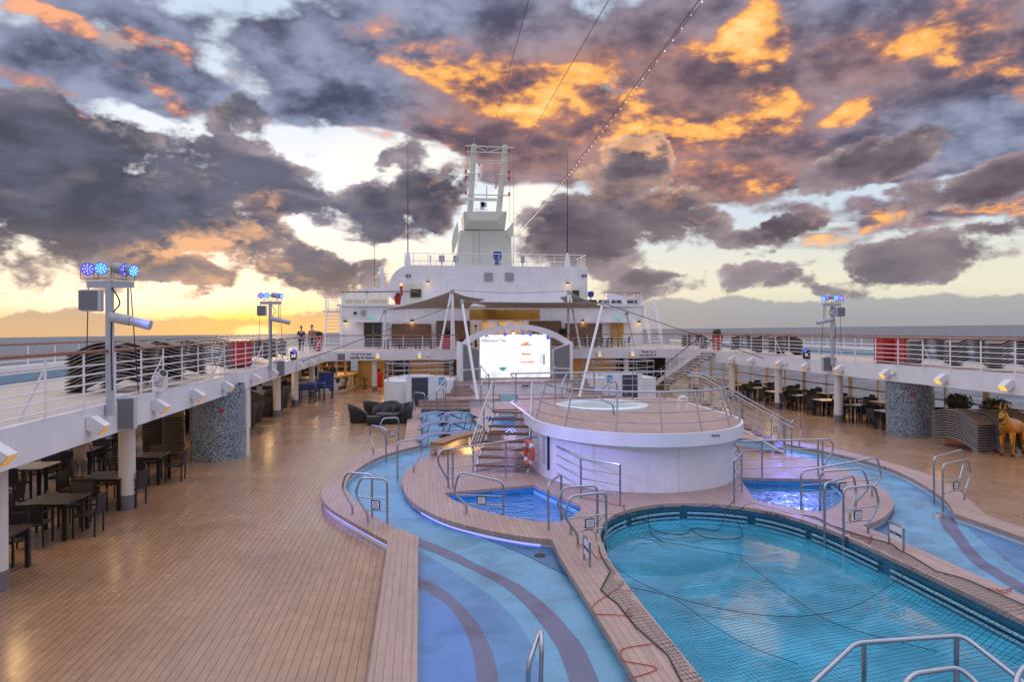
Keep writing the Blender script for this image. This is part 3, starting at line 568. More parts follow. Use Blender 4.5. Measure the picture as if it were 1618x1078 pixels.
# island deck
b = MB(); b.poly([island] + holes, .2); b.wall(island, .10, .2)
isl = b.build('island_deck', M['kerb']); tag(isl, kind='structure')
b = MB(); b.wall(inset(island, .05), .0, .10); b.build('island_wall', M['white'], isl)
b = MB(); b.wall(inset(island, .045)[6:26], .035, .07, closed=False); b.build('light_strip', M['ledstrip'], isl)
b = MB()
for h in holes[:3]: b.wall(h, .125, .2, out=False)
b.build('rim_edge', M['kerb'], isl)
def basin(name, loop, wz, zb, wm, tm, cat='water'):
    b = MB(); b.wall(loop, zb, .125, out=False); b.poly([loop], zb); t = b.build(name, tm); tag(t, kind='structure')
    b = MB(); b.poly([inset(loop, .0)], wz); tag(b.build(name.replace('basin', 'water'), wm), kind='structure'); return t
bs = basin('pool_basin', pool, -.16, -1.3, M['water'], M['tile'])
def ledge(par, loop, zs, i0_, i1_, gap=True):
    b = MB(); L = inset(loop, .05)
    for z in zs:
        seg = [(p[0], p[1], z) for p in L[i0_:i1_]]; run = []
        for k, p in enumerate(seg):
            run.append(p)
            if gap and k % 8 == 7: b.tube(run, .026, 6); run = []
        if len(run) > 1: b.tube(run, .026, 6)
    b.build('overflow_ledge', M['gutter'], par)
Pl = [pool[0]] + [(3.17, 4.6 + i * .7) for i in range(1, 7)] + pool[1:-2] + [(8.13, 9.5 - i * .7) for i in range(0, 7)]
ledge(bs, Pl, (-.02, -.12), 0, len(Pl))
s1 = basin('port_plunge_basin', sml, -.02, -.9, M['waterblue'], M['tilelight']); ledge(s1, sml, (.04, .0), 0, len(sml), False)
s2 = basin('starboard_plunge_basin', smr, -.02, -.9, M['waterblue'], M['tilelight']); ledge(s2, smr, (.04, .0), 0, len(smr), False)
b = MB(); b.wall(rearp, -.4, .2, out=False); b.poly([rearp], -.4); tag(b.build('rear_basin', M['tilelight']), kind='structure')
b = MB(); b.poly([rearp], .08); tag(b.build('rear_water', M['waterblue']), kind='structure')
# swirling bands on the channel floor, traced once and mirrored
def bandpts(L): return [xy(px, py, .035) for px, py in L]
A1 = [(648, 845), (664.7, 851.7), (708, 869), (750, 890), (790, 909), (826.5, 928), (858, 953), (886, 979.5), (906, 1003), (921.7, 1023), (946, 1077), (975, 1160)]
A2 = [(648, 858), (664.7, 865), (694, 877), (723, 890), (761, 908), (796.6, 928), (824, 951), (848, 977), (868, 1005), (883.6, 1031), (900, 1078), (922, 1160)]
B2 = [(648, 864), (664.7, 873), (700, 893), (728.6, 911.5), (762, 933), (791, 955), (808, 972), (821, 990), (835, 1012), (845.6, 1034), (859, 1078), (880, 1160)]
C1 = [(648, 906), (664.7, 914), (684, 923), (701.4, 933), (719, 946), (734, 960.5), (749, 978), (761, 996), (772, 1018), (780, 1036.6), (788, 1078), (794, 1160)]
C2 = [(648, 922), (664.7, 930.5), (687, 944), (707, 957.7), (722, 976), (734, 996), (742, 1016), (747.6, 1034), (751, 1056), (753, 1078), (755, 1160)]
D1 = [(690, 818), (720, 833), (750, 846), (775, 855), (799, 865), (830, 878), (859, 892.5), (882, 904), (899, 914)]
def strip(p, q, name, m):
    for side in (0, 1):
        P_, Q_ = catmull(bandpts(p), 4), catmull(bandpts(q), 4)
        loop = [tuple(v) for v in P_] + [tuple(v) for v in Q_][::-1]
        if side: loop = mir(loop)
        b = MB(); b.poly([loop], .034); tag(b.build(name, m), kind='structure')
strip(A1, A2, 'channel_band', M['blue4']); strip(B2, C1, 'channel_band', M['blue2']); strip(C1, C2, 'channel_band', M['blue4'])
strip(C2, [(664.7, 935), (664.7, 940), (664.7, 945), (664.7, 960), (664.6, 975), (664.5, 990), (664.4, 1010), (664.3, 1030), (664.2, 1050), (664, 1078), (663, 1110), (662, 1160)], 'channel_band', M['blue5'])
for side in (0, 1):
    e = [p for p in islL if 11.0 < p[1] < 16.3 and p[0] < 2.47][::-1]; q = [tuple(v) for v in catmull(bandpts(D1), 3)]
    loop = [(p[0] - .0, p[1]) for p in e] + q[::-1]
    if side: loop = mir(loop)
    b = MB(); b.poly([loop], .038); tag(b.build('channel_band', M['blue3']), kind='structure')
b = MB(); b.lathe([(.0, .04), (.11, .04), (.11, .045), (0, .045)], (2.16, 12.35, 0), 16); tag(b.build('floor_drain', M['black']), 'round dark floor drain by the island corner in the blue channel', 'drain')
# ------------------------------------------------------------------ upper promenade deck with its fascia
rc = 1.6
def arc(cx, cy, r, a0, a1, n=8): return [(cx + r * math.cos(R(a0 + (a1 - a0) * i / n)), cy + r * math.sin(R(a0 + (a1 - a0) * i / n))) for i in range(n + 1)]
inner = [(XL, -1)] + arc(XL + rc, YF - rc, rc, 180, 90) + arc(XR - rc, YF - rc, rc, 90, 0) + [(XR, -1)]
U = inner + [(OR_, -1), (OR_, 62), (OL, 62), (OL, -1)]
b = MB(); b.poly([U], ZT); ud = b.build('upper_deck', M['upper']); tag(ud, kind='structure')
b = MB(); b.poly([U], 2.42, flip=True); b.build('deckhead', M['sand'], ud)
b = MB(); b.wall(inner, ZB, ZT + .02, closed=False, out=False); inn2 = [(p[0] - .12 * (1 if p[0] < CX - 9 else -1 if p[0] > CX + 9 else 0), p[1] + (.12 if abs(p[0] - CX) < 11.6 else 0)) for p in inner]
b.wall(inn2, ZB, 2.42, closed=False); b.add([(p[0], p[1], ZB) for p in inner] + [(p[0], p[1], ZB) for p in inn2], [[i, i + 1, len(inner) + i + 1, len(inner) + i] for i in range(len(inner) - 1)])
inn3 = [(p[0] * .985 + CX * .015 if False else p[0], p[1]) for p in inn2]
b.add([(p[0], p[1], ZT + .02) for p in inner] + [(p[0], p[1], ZT + .02) for p in inn2], [[i, i + 1, len(inner) + i + 1, len(inner) + i] for i in range(len(inner) - 1)])
b.wall(inn2, ZT - .01, ZT + .02, closed=False)
b.build('fascia', M['white'], ud)
def notice(x):
    t = thing('deck_notice', 'wet deck warning lettered on the white beam, %s of the stage' % ('port side' if x < CX else 'starboard side'), 'notice', (x, YF - .01, 2.42), 'slippery deck warnings on the cross beam')
    text('upper_line', 'Watch Your Step', (x, YF - .012, 2.53), .19, M['ink'], t); text('lower_line', 'Deck May Be Slippery', (x, YF - .012, 2.30), .19, M['ink'], t)
notice(atY(571, 558, YF).x); notice(atY(1028, 557, YF).x)
# outer bulwarks
for x, nm, s in ((OL, 'port', 1), (OR_, 'starboard', -1)):
    t = thing('bulwark', 'low outer bulwark with pale blue band along the %s promenade' % nm, 'bulwark', (x, 30, ZT))
    b = MB(); b.box((x, 29, ZT + .16), (.14, 62, .30)); b.build('blue_band', M['bluepaint'], t)
    b = MB(); b.box((x, 29, ZT + .40), (.22, 62, .17)); b.build('capping', M['white'], t, bevel=.02)
# hull skin below
b = MB()
for x in (OL - .05, OR_ + .05): b.box((x, 30, -12.6), (.1, 78, 25.1))
tag(b.build('hull', M['white']), kind='structure')
# gallery outer sides: low sill, posts and wooden rail
for x, nm, s in ((OL, 'port', 1), (OR_, 'starboard', -1)):
    t = thing('gallery_rail', 'outer rail with posts closing the %s dining gallery above the sea' % nm, 'railing', (x, 30, 0))
    b = MB(); b.box((x, 29, .2), (.16, 60, .4)); b.build('sill', M['white'], t)
    b = MB(); b.box((x - s * .0 + s * .12, 29, 1.04), (.14, 60, .06)); b.build('handrail', M['handrail'], t)
    for i in range(24):
        y = 5 + i * 2.2; b = MB(); w = .34 if i % 2 else .12
        b.box((x, y, 1.41), (.14, w, 2.02)); o = b.build('post', M['colwhite'], t)
# ------------------------------------------------------------------ columns
def column(x, y, label, grp, rad=.18):
    t = thing('deck_column', label, 'column', (x, y, 0), grp)
    b = MB(); b.lathe([(rad, .33), (rad, 2.4)], (x, y, 0), 28, cap=False); b.build('shaft', M['colwhite'], t, smooth=True)
    b = MB(); b.lathe([(rad + .012, 0), (rad + .012, .33), (rad, .33)], (x, y, 0), 28, cap=False); b.build('foot', M['colfoot'], t, smooth=True)
cl = [(-6.82, 12.05), (-6.87, 17.2), (-6.87, 28.3), (-6.87, 34.2), (-6.87, 39.0)]
lab = ['white deck column cut by the left picture edge beside a table', 'white deck column under the square grey speaker by the dining tables', 'white deck column just beyond the port mosaic pillar', 'white deck column in front of the dark wicker sofas', 'white deck column before the bar, next to blue-covered tables']
for (x, y), l in zip(cl, lab): column(x, y, l, 'columns along the port gallery')
lab = ['white deck column nearest the starboard mosaic pillar', 'second white deck column from the starboard mosaic pillar', 'third white deck column from the starboard mosaic pillar', 'fourth starboard deck column, by the stairs to the upper deck']
for p, l in zip([(1325, 669), (1230, 646), (1157, 637), (1099, 630)], lab):
    v = at(*p); column(18.42, v.y * 18.42 / v.x, l, 'columns along the starboard gallery')
column(-3.1, 47.4, 'white deck column under the port end of the cross beam near red planters', 'columns under the cross beam'); column(14.6, 47.4, 'white deck column under the starboard end of the cross beam', 'columns under the cross beam')
v = at(470, 640); column(-6.8, 44.5, 'last port deck column, right beside the checkered bar', 'columns along the port gallery')
for (x, y), nm in (((-6.62, 23.6), 'port'), ((19.06, 24.55), 'starboard')):
    t = thing('mosaic_pillar', 'thick round pillar clad in blue grey mosaic on the %s side' % nm, 'pillar', (x, y, 0))
    b = MB(); b.lathe([(.84, 0), (.84, 2.42)], (x, y, 0), 48, cap=False); b.build('cladding', M['mosaic'], t, smooth=True)
    d = Vector((-x, -y, 0)).normalized(); q = Vector((-d.y, d.x, 0)); c = Vector((x, y, 0)) + d * .84
    b = MB(); b.box((c.x + q.x * .1, c.y + q.y * .1, 1.62), (.16, .05, .12), math.atan2(d.y, d.x) + PI / 2); b.build('alarm_box', M['red'], t)
    if nm == 'port': b = MB(); b.box((x + .87, y + .3, 1.1), (.05, .3, 2.2)); b.build('side_panel', M['signwhite'], t)
# ------------------------------------------------------------------ railings
def railing(label, path, z0, h=1.08, nbar=5, step=1.3, white=True, stays=False, grp=None, bulbs=False, cat='railing', mats=None, pw=.05):
    hm, bm_, pm = mats or (M['handrail'], M['rail'], M['rail'])
    t = thing('deck_railing', label, cat, (path[0][0], path[0][1], z0), grp)
    P3 = [Vector((p[0], p[1], z0)) for p in path]
    b = MB(); b.tube([p + Vector((0, 0, h)) for p in P3], .045, 8, flat=.7); b.build('handrail', hm, t, smooth=True)
    for k in range(nbar):
        z = .14 + (h - .22) * k / max(nbar - 1, 1) * (nbar - 1) / nbar
        b = MB(); b.tube([p + Vector((0, 0, z)) for p in P3], .014, 6); b.build('rail_bar', bm_, t, smooth=True)
    # posts at even steps along the path
    L = 0; nxt = step / 2; n = 0
    for a, c in zip(P3, P3[1:]):
        d = (c - a).length
        while nxt <= L + d and n < 98:
            p = a.lerp(c, (nxt - L) / d); dr = (c - a).normalized(); rz = math.atan2(dr.y, dr.x)
            b = MB(); b.box((p.x, p.y, z0 + h / 2), (pw, .02, h), rz)
            b.build('post', pm, t)
            if stays and n % 4 == 1:
                nrm = Vector((-dr.y, dr.x, 0)); q = p + nrm * .4; b = MB(); b.tube([p + Vector((0, 0, h * .8)), q + Vector((0, 0, 0))], .022, 6); b.build('stay', pm, t)
            n += 1; nxt += step
        L += d
    return t
railing('near port promenade railing with varnished handrail above the dining tables', [(XL + .04, 5), (XL + .04, YF - rc)], ZT, stays=True)
rt_ = railing('long starboard promenade railing with varnished handrail above the gallery', [(XR - .04, YF - rc), (XR - .04, 8)], ZT, stays=True)
fr = [p for p in arc(XL + rc, YF - rc, rc - .04, 180, 90)]; fr2 = [p for p in arc(XR - rc, YF - rc, rc - .04, 90, 0)]
railing('forward port railing on the white cross beam up to the stage', fr + [(2.6, YF + .04)], ZT)
railing('forward starboard railing on the white cross beam from the stage', [(8.4, YF + .04)] + fr2, ZT)
railing('outer port rail against the sea with small fittings under the handrail', [(OL, 6), (OL, 56)], ZT + .47, h=.62, nbar=1, step=1.5)
railing('outer starboard rail against the sea', [(OR_, 56), (OR_, 6)], ZT + .47, h=.62, nbar=1, step=1.5)
# ------------------------------------------------------------------ lamps and speakers on the fascia
def wedge(name, label, p, n, grp, lit):            # p on the fascia face, n outward normal
    t = thing(name, label, 'wall lamp', p, grp); u = Vector((-n.y, n.x, 0)); w = .13
    pr = [(.005, .15), (.09, .17), (.34, -.01), (.20, -.18), (.005, -.06)]
    def sec(s): return [Vector(p) + u * s + n * a + Vector((0, 0, z)) for a, z in pr]
    m = len(pr); b = MB(); b.add(sec(-w) + sec(w), [[i, (i + 1) % m, m + (i + 1) % m, m + i] for i in range(m)] + [list(range(m))[::-1], list(range(m, 2 * m))]); b.build('housing', M['lampwhite'], t)
    a, c = (.338, -.024), (.218, -.172)
    q = [Vector(p) + u * s + n * (k[0] + .004) + Vector((0, 0, k[1] - .004)) for s, k in ((-w * .86, a), (w * .86, a), (w * .86, c), (-w * .86, c))]
    b = MB(); b.add(q, [[0, 1, 2, 3]]); b.build('lens', M['warm'] if lit else M['warmdim'], t, recalc=False, solid=.004)
LP = [(-20, 732), (140, 673), (243, 648), (303, 628), (352, 612), (397, 599), (427, 590), (468, 578), (488, 572), (504, 568)]
for i, (px, py) in enumerate(LP):
    v = atX(px, py, XL); wedge('wall_lamp', 'white wedge lamp on the port fascia, %s from the near end' % ORD[i], (XL, v.y, 2.43), Vector((1, 0, 0)), 'wedge lamps on the port fascia', False)
RP = [(1110, 562), (1160, 568), (1190, 569), (1235, 576), (1277, 580), (1330, 584), (1404, 586), (1493, 598), (1597, 612)]
for i, (px, py) in enumerate(RP[::-1]):
    v = atX(px, py, XR); wedge('wall_lamp', 'white wedge lamp on the starboard fascia, %s from the right edge' % ORD[i], (XR, v.y, 2.40), Vector((-1, 0, 0)), 'wedge lamps on the starboard fascia', i < 3)
for i, (px, nm) in enumerate(((597, 'first of two left of the stage'), (663, 'second of two left of the stage'), (946, 'first of two right of the stage'), (998, 'second of two right of the stage'))):
    v = atY(px, 560, YF); wedge('wall_lamp', 'lit yellow wedge lamp on the cross beam, ' + nm, (v.x, YF, 2.42), Vector((0, -1, 0)), 'wedge lamps on the cross beam', True)
for i, (px, py, X, nm) in enumerate(((313, 628, XL, 'port'), (560, 566, None, 'port cross beam'), (677, 560, None, 'stage end of the cross beam'), (1243, 581, XR, 'far starboard'), (1414, 588, XR, 'starboard mosaic pillar end of'))):
    v = atX(px, py, X) if X else atY(px, py, YF); n = Vector((1 if X == XL else -1, 0, 0)) if X else Vector((0, -1, 0))
    t = thing('dome_camera', 'small white dome camera on the %s fascia' % nm, 'camera', (v.x, v.y, 2.45)); c = Vector((v.x, v.y, 2.45)) + n * .08
    b = MB(); b.box(tuple(Vector((v.x, v.y, 2.47)) + n * .05), (.1, .1, .1)); b.build('bracket', M['lampwhite'], t); b = MB(); b.ball(c + n * .05 - Vector((0, 0, .03)), .075); b.build('dome', M['lampwhite'], t, smooth='all')
def pa_speaker(label, p, n, w, h, d, grp):
    rz = math.atan2(n.y, n.x) - PI / 2; t = thing('wall_speaker', label, 'speaker', p, grp); c = Vector(p) + n * (d / 2)
    b = MB(); b.box(c, (w, d, h), rz, ); b.build('cabinet', M['speaker'], t, bevel=.02)
    b = MB(); b.box(c + n * (d / 2), (w * .88, .02, h * .9), rz); b.build('grille', M['grille'], t)
    b = MB(); b.box(Vector(p) + Vector((0, 0, h / 2 + .03)) + n * d * .3, (w * .5, d * .5, .05), rz); b.build('bracket', M['lampwhite'], t)
def nrm(a): return Vector((math.cos(R(a)), math.sin(R(a)), 0))
pa_speaker('large square grey speaker on the port fascia above a white column', tuple(atX(196, 652, XL)), nrm(-78), .50, .68, .3, 'speakers on the fascia')
pa_speaker('square grey speaker on the port fascia above the wicker sofas', tuple(atX(440, 582, XL)), nrm(-75), .50, .68, .3, 'speakers on the fascia')
pa_speaker('small grey speaker at the port corner of the cross beam', (XL + 1.0, YF - 1.3, 2.42), nrm(-70), .5, .46, .2, 'speakers on the fascia')
pa_speaker('square grey speaker on the starboard fascia below the light mast', tuple(atX(1308, 575, XR)), nrm(-105), .62, .64, .3, 'speakers on the fascia')
v = atX(1107, 562, XR); pa_speaker('small grey speaker at the starboard corner of the cross beam', (v.x, v.y, 2.42), nrm(-115), .5, .46, .2, 'speakers on the fascia')
# ------------------------------------------------------------------ light masts
def par(parent, c, d, lens, dots=True):
    c = Vector(c); d = Vector(d).normalized(); s = d.orthogonal().normalized()
    if abs(s.z) > .5: s = d.cross(s)
    b = MB(); b.tube([c - d * .16, c - d * .13, c + d * .08, c + d * .13], [.06, .105, .11, .128], 16); h = b.build('lamp_head', M['grey'], parent, smooth=True)
    b = MB(); b.cyl(c + d * .128, c + d * .134, .112, n=16); b.build('lens', lens, h)
    if dots:
        u = d.cross(Vector((0, 0, 1))).normalized(); w = u.cross(d); b = MB()
        for r, n in ((0, 1), (.045, 5), (.085, 8)):
            for k in range(n):
                a = 2 * PI * k / max(n, 1); b.ball(c + d * .137 + (u * math.cos(a) + w * math.sin(a)) * r, .0105, 6, 4)
        b.build('diode', M['whitelamp'], h)
    u = d.cross(Vector((0, 0, 1))).normalized()
    b = MB(); b.tube([c + u * .15, c + u * .15 + Vector((0, 0, -.2)), c - u * .15 + Vector((0, 0, -.2)), c - u * .15], .012, 6); b.build('yoke', M['grey'], h)
def light_mast(label, x, y, side, ztop):
    t = thing('light_mast', label, 'light mast', (x, y, ZT), 'light masts on the promenades'); s = side   # side=+1: crossbar faces inboard to +x
    b = MB(); b.box((x, y, (ZT + ztop) / 2 - .05), (.12, .12, ztop - ZT + .3)); b.build('mast_post', M['bollard'], t, bevel=.01)
    b = MB(); b.box((x + .02 * s, y, ztop + .02), (.84, .1, .12)); b.build('cross_arm', M['bollard'], t)
    tgt = Vector((CX, 17, 0))
    for k, (dx, dz, L) in enumerate(((-.36 * s, .25, 'bluelamp'), (-.12 * s, .26, 'cyanlamp'), (.20 * s, .25, 'bluelamp'), (.36 * s, .23, 'cyanlamp'))):
        c = Vector((x + dx, y - .02, ztop + .08 + dz)); d = (Vector((-1.0 * s, -2.5, -.6)) if k < 2 else Vector((2.5 * s, -1.2, -.5))) if True else tgt - c
        if k < 2: d = Vector((.55 * s, -2.5, -.35))
        par(t, c, d, M[L])
    b = MB(); b.box((x - .3 * s, y - .05, ztop - .30), (.36, .24, .42), R(12 * s)); sp = b.build('speaker_cabinet', M['speaker'], t, bevel=.02)
    b = MB(); b.box((x - .3 * s - .02 * s, y - .175, ztop - .30), (.32, .02, .38), R(12 * s)); b.build('grille', M['grille'], sp)
    b = MB(); b.tube([(x + .05 * s, y - .08, ztop - .62), (x + .42 * s, y - .1, ztop - .70)], .10, 12); g = b.build('projector', M['bollard'], t, smooth=True)
    b = MB(); b.tube([(x + .42 * s, y - .1, ztop - .70), (x + .80 * s, y - .12, ztop - .79)], [.085, .10], 12); b.build('barrel', M['bollard'], g, smooth=True)
    b = MB(); b.tube([(x + .34 * s, y, ztop - .05), (x + .34 * s, y, ztop - .62)], .02, 6); b.build('bracket', M['grey'], t)
    for dx in (-.39 * s, .39 * s):
        b = MB(); b.tube([(x + dx, y, ztop - .03), (x + dx * 1.25, y + .1, ZT + .25)], .010, 5); b.build('stay_wire', M['cable'], t)
    b = MB(); b.tube(catmull([(x + .07, y - .07, ztop - .05), (x + .22 * s, y - .08, ztop - .35), (x + .07, y - .08, ztop - .7), (x + .075, y - .075, ZT + .3)], 6), .014, 5); b.build('power_cable', M['cable'], t)
v = atX(167, 640, XL); light_mast('tall light mast with blue lamps on the near port fascia', XL + .08, v.y, 1, v.z + (640 - 449) / (640 - 520) * 1.48 * 1.0)
v = atX(424, 575, XL); light_mast('light mast with blue lamps far along the port fascia against the sunset', XL + .08, v.y, 1, 5.28)
v = atX(1318, 569, XR); light_mast('light mast with blue lamps on the starboard fascia', XR - .08, v.y, -1, 5.2)
def moving_head(label, c, m, d):
    t = thing('moving_head_lamp', label, 'stage lamp', c, 'moving head lamps on the fascias'); c = Vector(c)
    b = MB(); b.box(c + Vector((0, 0, .05)), (.26, .26, .10)); b.build('base', m, t, bevel=.02)
    for s in (-1, 1):
        b = MB(); b.box(c + Vector((.13 * s, 0, .24)), (.05, .14, .32)); b.build('arm', m, t, bevel=.015)
    d = Vector(d).normalized(); k = c + Vector((0, 0, .36)); b = MB(); b.tube([k - d * .17, k - d * .12, k + d * .1, k + d * .17], [.07, .1, .095, .11], 14); b.build('head', m, t, smooth=True)
    b = MB(); b.cyl(k + d * .168, k + d * .176, .09, n=14); b.build('lens', M['bluelamp'] if m != M['lampwhite'] else M['glassdark'], t)
v = atX(249, 617, XL); moving_head('white moving head lamp perched on the near port fascia', (XL + .05, v.y, ZT + .02), M['lampwhite'], (.6, -.5, .5))
v = atX(462, 566, XL); moving_head('dark moving head lamp shining blue on the far port fascia', (XL + .05, v.y, ZT + .02), M['black'], (.5, -1, .35))
v = atX(1276, 560, XR); moving_head('dark moving head lamp shining blue on the starboard fascia', (XR - .05, v.y, ZT + .02), M['black'], (-.9, -.7, .2))
# ------------------------------------------------------------------ real lamps that light the place
def area(name, loc, e, col, size, rot=(0, 0, 0)):
    l = bpy.data.lights.new(name, 'AREA'); l.energy = e; l.color = col; l.size = size; o = bpy.data.objects.new(name, l); COL.objects.link(o); o.location = loc; o.rotation_euler = rot
def spot(name, loc, tgt, e, col, ang, blend=.6, rad=.45):
    l = bpy.data.lights.new(name, 'SPOT'); l.energy = e; l.color = col; l.spot_size = R(ang); l.spot_blend = blend; l.shadow_soft_size = rad
    o = bpy.data.objects.new(name, l); COL.objects.link(o); o.location = loc; o.rotation_euler = (Vector(tgt) - Vector(loc)).to_track_quat('-Z', 'Y').to_euler()
WARM = (1, .62, .27)
for y in (9, 14.5, 20, 26, 32, 38): area('port_ceiling_lamp', (-8.0, y, 2.39), 26, WARM, .5)
for y in (18, 24, 30, 36, 42): area('starboard_ceiling_lamp', (19.6, y, 2.39), 34, WARM, .5)
for x in (-6, -2.5, 1, 11, 14.5): area('forward_ceiling_lamp', (x, 49.5, 2.39), 45, WARM, .5)
BL = (.16, .2, 1)
spot('mast_spot', (XL + .3, 13.2, 5.3), (0, 17.0, 0), 1000, BL, 40); spot('mast_spot', (XR - .4, 31, 5.4), (11.2, 16, 0), 1500, BL, 26); spot('mast_spot', (XL + .4, 27.4, 5.5), (1.2, 21, 0), 900, BL, 34)
spot('mast_spot', (XL + .3, 13.4, 5.3), (4.4, 16.2, .9), 2600, (.30, .30, 1), 24); spot('stage_spot', (5.6, 39.2, 4.0), (5.2, 35, .5), 600, (.45, .3, 1), 90)
# ================================================================== raised tub platform
ZP = 1.67
def pl_outline(rx, ryf, back, cx=6.02, cy=19.0):
    L = [(cx - rx * math.cos(R(a)), cy - ryf * math.sin(R(a))) for a in range(0, 181, 6)]
    k = .7; return L + [(cx + rx + .05, back - k), (cx + rx - .1, back - .2), (cx + rx - k, back), (cx - rx + k, back), (cx - rx + .1, back - .2), (cx - rx - .05, back - k)]
t = thing('tub_platform', 'raised white drum with planked top carrying the round hot tub', 'platform', (6.0, 19.5, .2))
top = pl_outline(2.93, 3.42, 23.9); base = pl_outline(2.80, 3.05, 23.5)
b = MB(); b.poly([top], ZP); b.build('planked_top', M['kerb'], t)
b = MB(); b.wall(base, .2, ZP - .12); wl = b.build('drum_wall', M['drum'], t, smooth=True)
b = MB(); lo = pl_outline(2.90, 3.36, 23.86); n = len(top)
b.wall(top, ZP - .3, ZP + .02); b.wall(inset(top, .07), ZP - .0, ZP + .02, out=False)
b.add([(p[0], p[1], ZP - .3) for p in top] + [(p[0], p[1], ZP - .16) for p in base], [[i, n + i, n + (i + 1) % n, (i + 1) % n] for i in range(n)])
ii = inset(top, .07); b.add([(p[0], p[1], ZP + .02) for p in top] + [(p[0], p[1], ZP + .02) for p in ii], [[i, (i + 1) % n, n + (i + 1) % n, n + i] for i in range(n)])
b.build('rim', M['white'], t, smooth=True)
text('rim_notice', 'No Running', (7.05, 15.78, ZP - .08), .07, M['ink'], t, rz=R(9))
tb = thing('hot_tub', 'round white hot tub full of bubbling water on the raised platform', 'hot tub', (5.85, 21.6, ZP))
b = MB(); b.lathe([(1.46, 0), (1.46, .07), (1.40, .10), (1.24, .10), (1.20, .05), (1.18, -.3)], (5.85, 21.6, ZP), 48, cap=False); b.build('shell', M['tub'], tb, smooth=True)
b = MB(); b.lathe([(0, .045), (1.2, .045)], (5.85, 21.6, ZP), 48, cap=False); b.build('water', M['tubwater'], tb)
# --- railings round the platform
def steel_rail(label, top_path, posts, bars, rt=.024, rb=.011, cat='railing', grp=None, extra=None):
    t = thing('steel_railing', label, cat, tuple(top_path[0]), grp)
    b = MB(); b.tube(top_path, rt, 8); b.build('handrail', M['steel'], t, smooth=True)
    for q in bars: b = MB(); b.tube(q, rb, 6); b.build('rail_bar', M['steel'], t, smooth=True)
    for a, c in posts: b = MB(); b.tube([a, c], rt * .92, 8); b.build('post', M['steel'], t, smooth=True)
    return t
def lerp(a, b, k): return a + (b - a) * k
fa = list(range(-14, 184, 6)); H = .98
def prail(z, k): return [Vector((6.02 - (2.86 - .3 * k) * math.cos(R(a)), (19.0 - (3.34 - .32 * k) * math.sin(R(a))), ZP + z)) for a in fa]
tp = prail(H, 1)
posts = []
for a in (4, 34, 62, 84, 105, 127, 152, 174):
    posts.append((Vector((6.02 - 2.86 * math.cos(R(a)), 19 - 3.34 * math.sin(R(a)), ZP)), Vector((6.02 - 2.56 * math.cos(R(a)), 19 - 3.02 * math.sin(R(a)), ZP + H))))
steel_rail('curved stainless railing leaning inwards round the front of the hot tub platform', tp, posts, [prail(z, z / H) for z in (.25, .5, .74)])
# back rail from the port stair head to the starboard stair head
bk = [Vector((3.15, 23.5, ZP + H)), Vector((8.9, 23.5, ZP + H))]
bpath = lambda z: fillet([Vector((2.9, 21.3, ZP + z)), Vector((3.1, 23.6, ZP + z)), Vector((8.85, 23.6, ZP + z)), Vector((9.0, 22.0, ZP + z))], .4)
steel_rail('straight stainless railing along the back of the hot tub platform', bpath(H), [(Vector((x, 23.6, ZP)), Vector((x, 23.6, ZP + H))) for x in (3.3, 4.7, 6.1, 7.5, 8.7)], [bpath(z) for z in (.25, .5, .74)])
# little handrail into the tub
p = [Vector((6.3, 22.2, ZP)), Vector((6.3, 22.2, ZP + .85)), Vector((6.2, 22.0, ZP + .95)), Vector((5.6, 20.9, ZP + .55)), Vector((5.6, 20.9, ZP + .45))]
c0 = xy(975, 655, ZP); hb = [Vector((c0[0], c0[1], ZP)), Vector((c0[0], c0[1], ZP + .92)), Vector((c0[0] - .12, c0[1] + .02, ZP + 1.0)), Vector((c0[0] - .6, c0[1] + .12, ZP + .62)), Vector((c0[0] - .55, c0[1] + .1, ZP + .5)), Vector((c0[0] - .12, c0[1], ZP + .28)), Vector((c0[0] - .1, c0[1], ZP))]
b = MB(); b.tube(fillet(hb, .08), .024, 8); tag(b.build('tub_handrail', M['steel'], smooth=True), 'bent stainless handle standing at the edge of the hot tub', 'handrail')
c0 = xy(1079, 648, ZP); b = MB(); b.tube(fillet([Vector((c0[0] - .13, c0[1], ZP)), Vector((c0[0] - .13, c0[1], ZP + .4)), Vector((c0[0] + .13, c0[1], ZP + .4)), Vector((c0[0] + .13, c0[1], ZP))], .12), .045, 8); tag(b.build('vent_hoop', M['white'], smooth=True), 'small white hoop vent on the starboard side of the platform top', 'vent')
